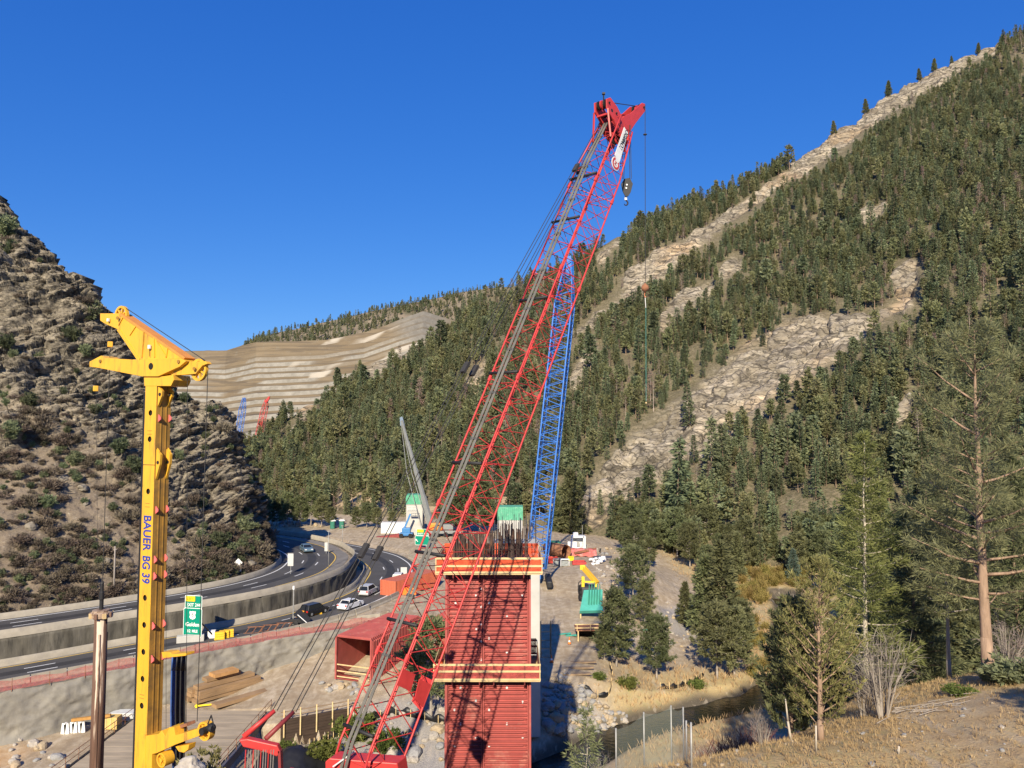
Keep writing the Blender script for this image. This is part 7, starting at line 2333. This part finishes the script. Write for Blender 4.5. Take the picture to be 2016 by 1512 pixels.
for j in range(3):
    pj = yard(1147 - 6 * j, 1300 + 11 * j, -30)
    tag(MB().box((pj.x, pj.y, pj.z + .12), (3.6, .5, .22), (0, 0, .1)).build('timber_sleeper', mat('timber_old', (.26, .185, .12), .25, 1.5, .85, 0, .3, 10, stretch=(.3, 1, 1)), bevel=.02), ('farthest', 'middle', 'nearest')[j] + ' timber sleeper of the three across the haul road', 'timber')
for j, (u, v) in enumerate(((1121, 1268), (1086, 1300))):
    p = yard(u, v, -29.8)
    t_ = thing('traffic_cone', ('orange cone farther up the haul road', 'orange cone nearer the pier on the haul road')[j], 'cone', tuple(p))
    MB().lathe([(.22, .04), (.15, .32)], tuple(p), 12).build('cone_base', sign_o, t_)
    MB().lathe([(.15, .32), (.10, .55)], tuple(p), 12).build('collar', sign_w, t_)
    MB().lathe([(.10, .55), (.04, .95)], tuple(p), 12).build('cone_tip', sign_o, t_)
    MB().box((p.x, p.y, p.z + .02), (.5, .5, .05)).build('foot', black_m, t_)
for j, (u, v) in enumerate(((1112, 1250), (1126, 1252), (1270, 1220))):
    p = yard(u, v, -29.6)
    tag(MB().beam((p.x - .9, p.y, p.z + .1), (p.x + .9, p.y + .4, p.z + .18), .3, .12).beam((p.x - .3, p.y + .5, p.z + .12), (p.x + .6, p.y - .5, p.z + .25), .2, .1).build('plastic_sheet', teal), ('left scrap of teal sheeting on the haul road', 'right scrap of teal sheeting on the haul road', 'scrap of teal sheeting on the gravel bank')[j], 'sheet')
zc0, zc1 = at(1075, 1292, 86).z, at(1075, 1226, 86).z
for a in (c_r + .1, c_r + 1.2):
    for b in (85.6, 86.7):
        MB().tube((a, b, zc0), (a, b, zc1), .05, n=5).build('cage_post', black_m, cp_)
z_ = zc0
while z_ < zc1 + .01:
    MB().beam((c_r, 85.6, z_), (c_r + 1.2, 85.6, z_), .05, .05).build('cage_rail', black_m, cp_)
    MB().beam((c_r + 1.2, 85.6, z_), (c_r + 1.2, 86.7, z_ + .3), .05, .05).build('cage_rail', black_m, cp_)
    z_ += .92
# ---- working trestle at lower left
mat_t = mat('mat_timber', (.36, .295, .21), .22, .9, .85, 0, .3, 8, stretch=(.25, 1, 1), dirt=((.27, .22, .155), .5, .7, .8))
tz = -33.2
tr = thing('work_trestle', 'timber decked working trestle with pipe railings at lower left', 'bridge', (-36.5, 80, tz))
y = 66.0
while y < 93.5:
    w3 = random.uniform(-.012, .012)
    MB().box((-36.5 + random.uniform(-.05, .05), y + .3, tz - .1 + w3), (14.6, .575, .2)).build('plank', mat_t, tr)
    y += .6
for x in (-44.1, -28.9):
    MB().box((x, 79.8, tz - .55), (.35, 28, 1.0)).build('edge_girder', MATS['steel_dark'] if x > -30 else black_m, tr)
    for z_ in (.55, 1.1):
        MB().tube((x, 65.8, tz + z_), (x, 93.8, tz + z_), .035, n=6).build('hand_rail', rust_m, tr)
    for k_ in range(13):
        MB().tube((x, 65.8 + k_ * 2.33, tz - .3), (x, 65.8 + k_ * 2.33, tz + 1.12), .03, n=5).build('rail_post', rust_m, tr)
for k_ in range(20):
    MB().box((-28.7, 66.5 + k_ * 1.4, tz - 1.15), (.12, .18, .35)).build('deck_clip', galv, tr)
for y in (68, 76, 84, 92):
    for x in (-43, -36.5, -30):
        MB().tube((x, y, -38), (x, y, tz - .25), .3, n=10).build('pile', rust_m, tr)
# ---- lagging wall with timber posts
lag_m = mat('lagging', (.055, .036, .026), .3, 1.2, .9, 0, .3, 5, stretch=(.4, .4, 2))
La, Lb = Vector((-26.2, 88.6, 0)), Vector((-19.4, 92.3, 0))
dl = (Lb - La).normalized()
lw = thing('lagging_wall', 'dark brown timber lagging wall with pale guard posts beside the trestle', 'wall', (La.x, La.y, -36))
for j in range(11):
    for i in range(2):
        a, b = La + dl * (i * 3.9), La + dl * (i * 3.9 + 3.86)
        MB().beam(Vector((a.x, a.y, -35.9 + j * .315)), Vector((b.x, b.y, -35.9 + j * .315)), .16, .29).build('board', lag_m, lw)
for i in range(5):
    c = La + dl * (.3 + i * 1.85) + Vector((.12, -.22, 0))
    MB().box((c.x, c.y, -33.0), (.14, .09, 3.1)).build('guard_post', timber_m, lw)
for z_ in (-32.2, -31.75):
    MB().beam(Vector((La.x, La.y - .1, z_)), Vector((Lb.x + .8, Lb.y + .3, z_)), .06, .1).build('guard_rail', mat('timber_old', (.26, .185, .12)), lw)
# black tarpaulins and silt fence
tarp_m = mat('tarp_black', (.014, .014, .016), .2, 2, .45, 0, .4, 2)
V_ = []
c0 = gz(585, 1505, -35.5)
for i in range(22):
    for j in range(16):
        x, y = c0.x + (i - 11) * .42, c0.y + (j - 6) * .42
        h = 1.7 * math.exp(-((i - 10) / 5.5) ** 2 - ((j - 8) / 4.5) ** 2)
        V_.append((x, y, gz1(x, y) + .08 + h + .09 * math.sin(i * 1.9 + j * .7) + .06 * math.sin(j * 2.4)))
o = link('black_tarpaulin', np_mesh('black_tarpaulin', np.array(V_), grid_faces(22, 16), tarp_m, True))
o.modifiers.new('thick', 'SOLIDIFY').thickness = .05
tag(o, 'crumpled black tarpaulin heap below the lagging wall', 'tarpaulin')
def silt(label, pts, z, h=.75):
    w_ = [gz(u, v, z) for u, v in pts]
    L_ = resample([(q.x, q.y) for q in w_], 40)
    t_ = thing('silt_fence', label, 'fence', (L_[0][0], L_[0][1], gz1(*L_[0])))
    V_ = []
    for i, (x, y) in enumerate(L_):
        zz = gz1(x, y)
        V_ += [(x - L_[0][0], y - L_[0][1], zz - .1 - t_['_w'][2]), (x - L_[0][0] + .08 * math.sin(i), y - L_[0][1] + .06 * math.sin(i * 1.7), zz + h * (.75 + .25 * math.sin(i * .9)) - t_['_w'][2])]
    link('fabric', np_mesh('fabric', np.array(V_), np.array([(2 * i, 2 * i + 2, 2 * i + 3, 2 * i + 1) for i in range(39)]), tarp_m), t_).modifiers.new('thick', 'SOLIDIFY').thickness = .03
    for i in range(0, 40, 6):
        x, y = L_[i]
        MB().box((x, y - .05, gz1(x, y) + .35), (.07, .05, 1.1)).build('stake', timber_m, t_)
silt('black silt fence winding across the rocky slope behind the boom', [(706, 1442), (740, 1425), (780, 1420), (830, 1424), (876, 1432)], -33.6, 1.1)
silt('black silt fence along the foot of the gravel bank by the creek', [(1150, 1388), (1195, 1386), (1206, 1368), (1200, 1345)], -33.4)
silt('black silt fence under the creek pines', [(1300, 1358), (1345, 1350), (1385, 1332)], -33.4)
silt('short black silt fence below the lagging wall', [(610, 1470), (640, 1458), (672, 1450)], -35.4, .8)
# ---- timber mats
def mats_at(j, u, v, z, L_, ang, h, lab, w=1.25, m_=None):
    gx_, gy_ = gpx(u, v)
    q = Vector((gx_, gy_, 0))
    zz = gz1(q.x, q.y)
    t_ = thing('timber_mat', lab, 'timber', (q.x, q.y, zz + h * 1.45))
    d = Vector((math.cos(ang), math.sin(ang), 0))
    n = Vector((-d.y, d.x, 0))
    for b in range(4):
        c = Vector((q.x, q.y, zz + h * 1.45 + .21)) + n * (b - 1.5) * (w / 4)
        MB().beam(c - d * L_ / 2, c + d * L_ / 2, w / 4 - .02, .42).build('beam', m_ or mat('mat_brown', (.30, .195, .105), .25, 1.2, .85, 0, .3, 8, stretch=(.3, .3, 1.5)), t_)
for j, (u, v, L_, h) in enumerate(((450, 1366, 9, 0), (434, 1362, 9, 0), (452, 1366, 8.6, .31), (436, 1362, 8.6, .31), (450, 1366, 8.2, .62), (435, 1362, 8.2, .62), (442, 1364, 7.6, .93), (436, 1362, 4.6, 1.24), (420, 1372, 4.5, .31))):
    mats_at(j, u, v, -33.2, L_, .85, h, ('lowest front', 'lowest back', 'second layer front', 'second layer back', 'third layer front', 'third layer back', 'fourth layer', 'topmost short', 'protruding short') [j] + ' timber mat of the brown stack by the sprayed wall')
mats_at(9, 478, 1378, -33.2, 7.5, .85, 0, 'single timber mat on the ground in front of the brown stack')
mats_at(10, 440, 1363, -32.4, 3.2, .85, 1.56, 'short orange timber bundle on top of the brown stack', 1.6, mat('mat_orange', (.45, .25, .10), .2, 1.2, .8, 0, .2, 8))
gx_, gy_ = gpx(425, 1384)
q = Vector((gx_, gy_, 0))
pbm = thing('pipe_brace', 'yellow telescopic pipe brace lying by the timber stack', 'pipe', (q.x, q.y, gz1(q.x, q.y)))
zz = gz1(q.x, q.y) + .2
MB().tube((q.x - 1.6, q.y - 1.6, zz), (q.x + 2.0, q.y - .4, zz), .11, n=10).build('tube', sign_y, pbm)
for s, x, y in ((0, -1.7, -1.63), (1, 2.1, -.37)):
    MB().lathe([(.2, -.08), (.2, .08)], (q.x + x, q.y + y, zz), 12, (0, 1, 0)).build('end_plate', sign_y, pbm)
# stands and beam left of the kelly
gx_, gy_ = gpx(128, 1446)
q = Vector((gx_, gy_, 0))
for j in range(3):
    x = q.x + j * .75
    y = q.y + j * .25
    zz = gz1(x, y)
    t_ = thing('barrier_stand', ('left', 'middle', 'right')[j] + ' white A-shaped stand left of the kelly bar', 'stand', (x, y, zz))
    for s in (-1, 1):
        MB().beam((x + s * .22, y, zz), (x + s * .1, y, zz + 1.15), .12, .5).build('leg', sign_w, t_)
    MB().beam((x - .12, y, zz + 1.15), (x + .12, y, zz + 1.15), .5, .1, (0, 0, 1)).build('cap', sign_w, t_)
q2 = gz(160, 1398, -34.2)
tag(MB().beam((q.x + .5, q.y + .3, gz1(q.x, q.y) + 1.4), (q.x + 4.4, q.y + 1.2, gz1(q.x, q.y) + 1.6), .4, .3).build('walkway_beam', mat('beam_amber', (.42, .22, .06), .2, 2, .7, 0, 0), bevel=.02), 'amber steel beam resting on the white stands', 'beam')
q = gz(218, 1443, -34.1)
t_ = thing('equipment_crate', 'yellow wooden crate between the kelly bar and the mast', 'crate', (q.x, q.y, gz1(q.x, q.y)))
zz = gz1(q.x, q.y)
MB().box((q.x, q.y, zz + .75), (1.9, 1.2, 1.3)).build('box', mat('crate_yellow', (.60, .42, .14), .15, 2, .7, 0, .1, 8), t_, bevel=.02)
for k_ in range(4):
    MB().box((q.x - .8 + k_ * .53, q.y - .62, zz + .75), (.1, .04, 1.3)).build('batten', timber_m, t_)
q = gz(245, 1425, -34)
zz = gz1(q.x, q.y)
o = MB().add([(q.x - 1.7, q.y - .6, zz + .9), (q.x + 1.6, q.y - .6, zz + 1.0), (q.x + 1.6, q.y + .8, zz + 1.0), (q.x - 1.4, q.y + .8, zz + .95), (q.x - .9, q.y - .4, zz), (q.x + 1.4, q.y - .4, zz), (q.x + 1.4, q.y + .6, zz), (q.x - .9, q.y + .6, zz)], [(0, 1, 2, 3), (4, 7, 6, 5), (0, 4, 5, 1), (1, 5, 6, 2), (2, 6, 7, 3), (3, 7, 4, 0)]).build('mortar_tub', mat('tub_grey', (.55, .57, .58), .1, 2, .6, 0, 0), None, bevel=.06)
tag(o, 'pale grey mortar tub behind the rig mast', 'tub')

# ---- stones
stone_me = [rock_mesh('stone', 20 + k, (rock_m, rock_g, rock_t)[k % 3], 2, (1, .8 + .05 * (k % 3), .62)) for k in range(9)]
def stones(n, fn, smin, smax, label, group, sink=.25, name='riprap_stone', cat='rock'):
    for j in range(n):
        x, y = fn()
        s = smin + (smax - smin) * random.random() ** 1.7
        o = link(name, stone_me[random.randrange(9)])
        o.location = (x, y, gz1(x, y) + s * sink)
        o.scale = (s, s, s)
        o.rotation_euler = (random.uniform(-.5, .5), random.uniform(-.5, .5), random.uniform(0, 6.28))
        tag(o, label, cat, group)
def on_px(u0, u1, v0, v1, z, cond=None):
    def f():
        while True:
            u, v = random.uniform(u0, u1), random.uniform(v0, v1)
            if cond and not cond(u, v):
                continue
            return gpx(u, v)
    return f
stones(290, on_px(1072, 1208, 1318, 1446, 0, lambda u, v: v > 1318 + abs(u - 1115) * .55 and u < 1090 + (v - 1300) * 1.1), .2, .62, 'angular grey stone in the riprap bank right of the pier', 'riprap stones of the creek bank')
stones(22, on_px(1068, 1130, 1385, 1450, 0), .5, 1.0, 'large boulder at the foot of the riprap bank', 'large boulders under the riprap bank', name='bank_boulder')
stones(36, on_px(720, 875, 1440, 1515, -35), .35, 1.1, 'grey boulder in the creek bed left of the pier', 'boulders left of the pier', name='creek_boulder')
stones(30, on_px(735, 880, 1385, 1430, -33.2), .25, .7, 'pale stone on the slope behind the red boom', 'stones behind the red boom', name='slope_stone')
stones(18, on_px(628, 720, 1345, 1368, -31.9), .4, .85, 'pale boulder in the row by the open red form', 'boulders by the red form', name='loose_boulder')
stones(16, on_px(1208, 1240, 1405, 1432, -34.8), .2, .5, 'flat pale stone at the edge of the creek', 'stones at the creek edge', name='shore_stone')
stones(40, on_px(1300, 1365, 1185, 1285, -33), .2, .5, 'pale stone on the gravel patch between the pines', 'stones of the gravel patch', name='gravel_stone')
stones(110, on_px(1165, 1245, 1078, 1195, -28.6, lambda u, v: u > 1165 + abs(v - 1095) * .25), .15, .6, 'pale rock on the dirt bank above the pines', 'rocks of the dirt bank', name='bank_rock')
stones(26, on_px(545, 640, 1022, 1038, -26.8), .4, 1.1, 'pale boulder in the line beyond the far road bend', 'boulders beyond the road bend', name='roadside_boulder')
stones(24, on_px(590, 700, 1470, 1512, -35.6), .2, .5, 'pale stone by the black tarpaulin', 'stones by the tarpaulin', name='rubble_stone')
stones(18, on_px(20, 130, 1455, 1512, -34), .25, .7, 'rock in the orange dirt mound at lower left', 'rocks of the dirt mound', name='mound_rock')
def near_pt(u0, u1, v0, v1):
    def f():
        u, v = random.uniform(u0, u1), random.uniform(v0, v1)
        Y = 37 - (v - 1320) / 190 * 11
        return (u - 1008) / FPX * Y, Y
    return f
stones(90, near_pt(1220, 2016, 1400, 1512), .03, .12, 'small pale stone in the dry foreground grass', 'small stones of the foreground', name='pebble')
hill_rocks = 0
hill_me = [rock_mesh('boulder', 120 + k, mat('hill_boulder', (.25, .22, .175), .25, 1.5, .95, 0, .6, 5, dirt=((.13, .115, .095), .5, .7, 1.5), coords='obj', spec=.1), 3, (1, .8, .6)) for k in range(5)]
for j in range(4000):
    i, k_ = random.randrange(2, 430), random.randrange(0, HILL_G.shape[1])
    p = HILL_G[i, k_]
    if not (-20 < hu[i, k_] < 530) or HILL_RK[i, k_] > .85:
        continue
    if hill_rocks >= 110:
        break
    hill_rocks += 1
    s = .3 + 1.0 * random.random() ** 2.5
    o = link('boulder', hill_me[j % 5])
    o.location = tuple(p)
    o.scale = (s, s, s)
    o.rotation_euler = (random.uniform(-.4, .4), random.uniform(-.4, .4), random.uniform(0, 6.28))
    tag(o, 'grey brown boulder lying in the scrub of the rocky hill', 'rock', 'boulders on the rocky hill')

# ---- foreground fence and stakes
def chain_mat():
    m, N, L, B = _nt('chain_link')
    B.inputs['Base Color'].default_value = (.20, .23, .21, 1)
    B.inputs['Roughness'].default_value = .5
    co = N.new('ShaderNodeTexCoord').outputs['UV']
    tr = N.new('ShaderNodeBsdfTransparent')
    mx = N.new('ShaderNodeMixShader')
    mx.inputs[0].default_value = .36
    L.new(tr.outputs[0], mx.inputs[1])
    L.new(B.outputs[0], mx.inputs[2])
    L.new(mx.outputs[0], N['Material Output'].inputs[0])
    return m
fx = [(1213, 1488, 33.5), (1268, 1470, 34.6), (1322, 1466, 35.0), (1346, 1470, 34.2), (1352, 1490, 31), (1362, 1530, 27.5)]
tops = [(1213, 1436), (1268, 1404), (1322, 1391), (1346, 1394), (1360, 1421), (1368, 1425)]
fp = []
for (u, v, Y), (ut, vt) in zip(fx, tops):
    q = at(u, v, Y)
    zg = gz1(q.x, q.y)
    fp.append((q.x, q.y, zg, at(ut, vt, Y).z))
fc = thing('chain_fence', 'sagging grey green wire mesh fence on steel posts in the foreground', 'fence', fp[0][:3])
cm = chain_mat()
for (x, y, z0, z1) in fp:
    MB().tube((x, y, z0 - .1), (x, y, z1 + .05), .035, n=8).build('post', galv, fc, True)
for a, b in zip(fp[:-1], fp[1:]):
    n = 6
    P_, F_ = [], []
    for k_ in range(n + 1):
        f = k_ / n
        x, y, z0, z1 = [a[i] + (b[i] - a[i]) * f for i in range(4)]
        sag = .25 * math.sin(math.pi * f)
        P_ += [(x, y, z0 - .05), (x, y - .02, z1 - sag * .6)]
    MB().add(P_, [(2 * k_, 2 * k_ + 2, 2 * k_ + 3, 2 * k_ + 1) for k_ in range(n)]).build('mesh_panel', cm, fc)
for (u, v, Y, vt, lab) in ((1607, 1475, 29, 1427, 'short white stake in front of the juniper'), (1770, 1495, 27.5, 1480, 'tiny pale stake in the foreground grass'), (1203, 1492, 33, 1462, 'broken pale stump left of the wire fence')):
    q = at(u, v, Y)
    zg = gz1(q.x, q.y)
    tag(MB().tube((q.x, q.y, zg - .05), (q.x + .01, q.y, zg + (v - vt) / FPX * Y), .035, .03, 7).build('stake', bark_pale, None, True), lab, 'stake')
q = at(1557, 1428, 32.5)
zg = gz1(q.x, q.y)
tag(MB().path([Vector((q.x, q.y, zg - .05)), Vector((q.x - .12, q.y, zg + .8)), Vector((q.x - .2, q.y, zg + 1.7))], [.05, .045, .025], 7).build('dead_sapling', bark_pale, None, True), 'pale leaning dead sapling left of the juniper', 'dead tree')
for j in range(26):
    u, v = random.uniform(1740, 1900), random.uniform(1385, 1410)
    q = at(u, v, 33 + random.uniform(-1, 1.5))
    zg = gz1(q.x, q.y)
    a = random.uniform(-.4, .4)
    L_ = random.uniform(.4, 1.1)
    tag(MB().tube((q.x - L_ / 2, q.y, zg + .03), (q.x + L_ / 2, q.y + a, zg + .08 + random.random() * .2), .018, .008, 5).build('fallen_branch', bark_grey), 'grey fallen branch in the brush pile right of the bare shrub', 'branch', 'fallen branches of the brush pile')

# ---- words that single out the members of the smaller rows
ORD = ['first', 'second', 'third', 'fourth', 'fifth', 'sixth', 'seventh', 'eighth', 'ninth', 'tenth', 'eleventh', 'twelfth', 'thirteenth', 'fourteenth', 'fifteenth', 'sixteenth', 'seventeenth', 'eighteenth', 'nineteenth', 'twentieth']
ORD += ['twenty-' + q for q in ORD[:9]] + ['thirtieth'] + ['thirty-' + q for q in ORD[:9]]
for grp in ('juniper bushes on the rocky hill', 'pines behind the highway curve', 'barriers along the outer highway edge', 'boulders by the red form', 'white bags on the gravel bank'):
    mem = [o for o in COL.objects if o.get('group') == grp and o.parent is None]
    mem.sort(key=lambda o: o.location.x / o.location.y)
    for o in [m_ for m_ in mem if not -15 < to_px(np.array(m_.location))[0] < 2030]:
        mem.remove(o)
        for ch in list(o.children):
            bpy.data.objects.remove(ch)
        bpy.data.objects.remove(o)
    for k_, o in enumerate(mem[:len(ORD)]):
        o['label'] = o['label'] + ', ' + ORD[k_] + ' from the left'
for o in COL.objects:
    if '_w' in o:
        del o['_w']
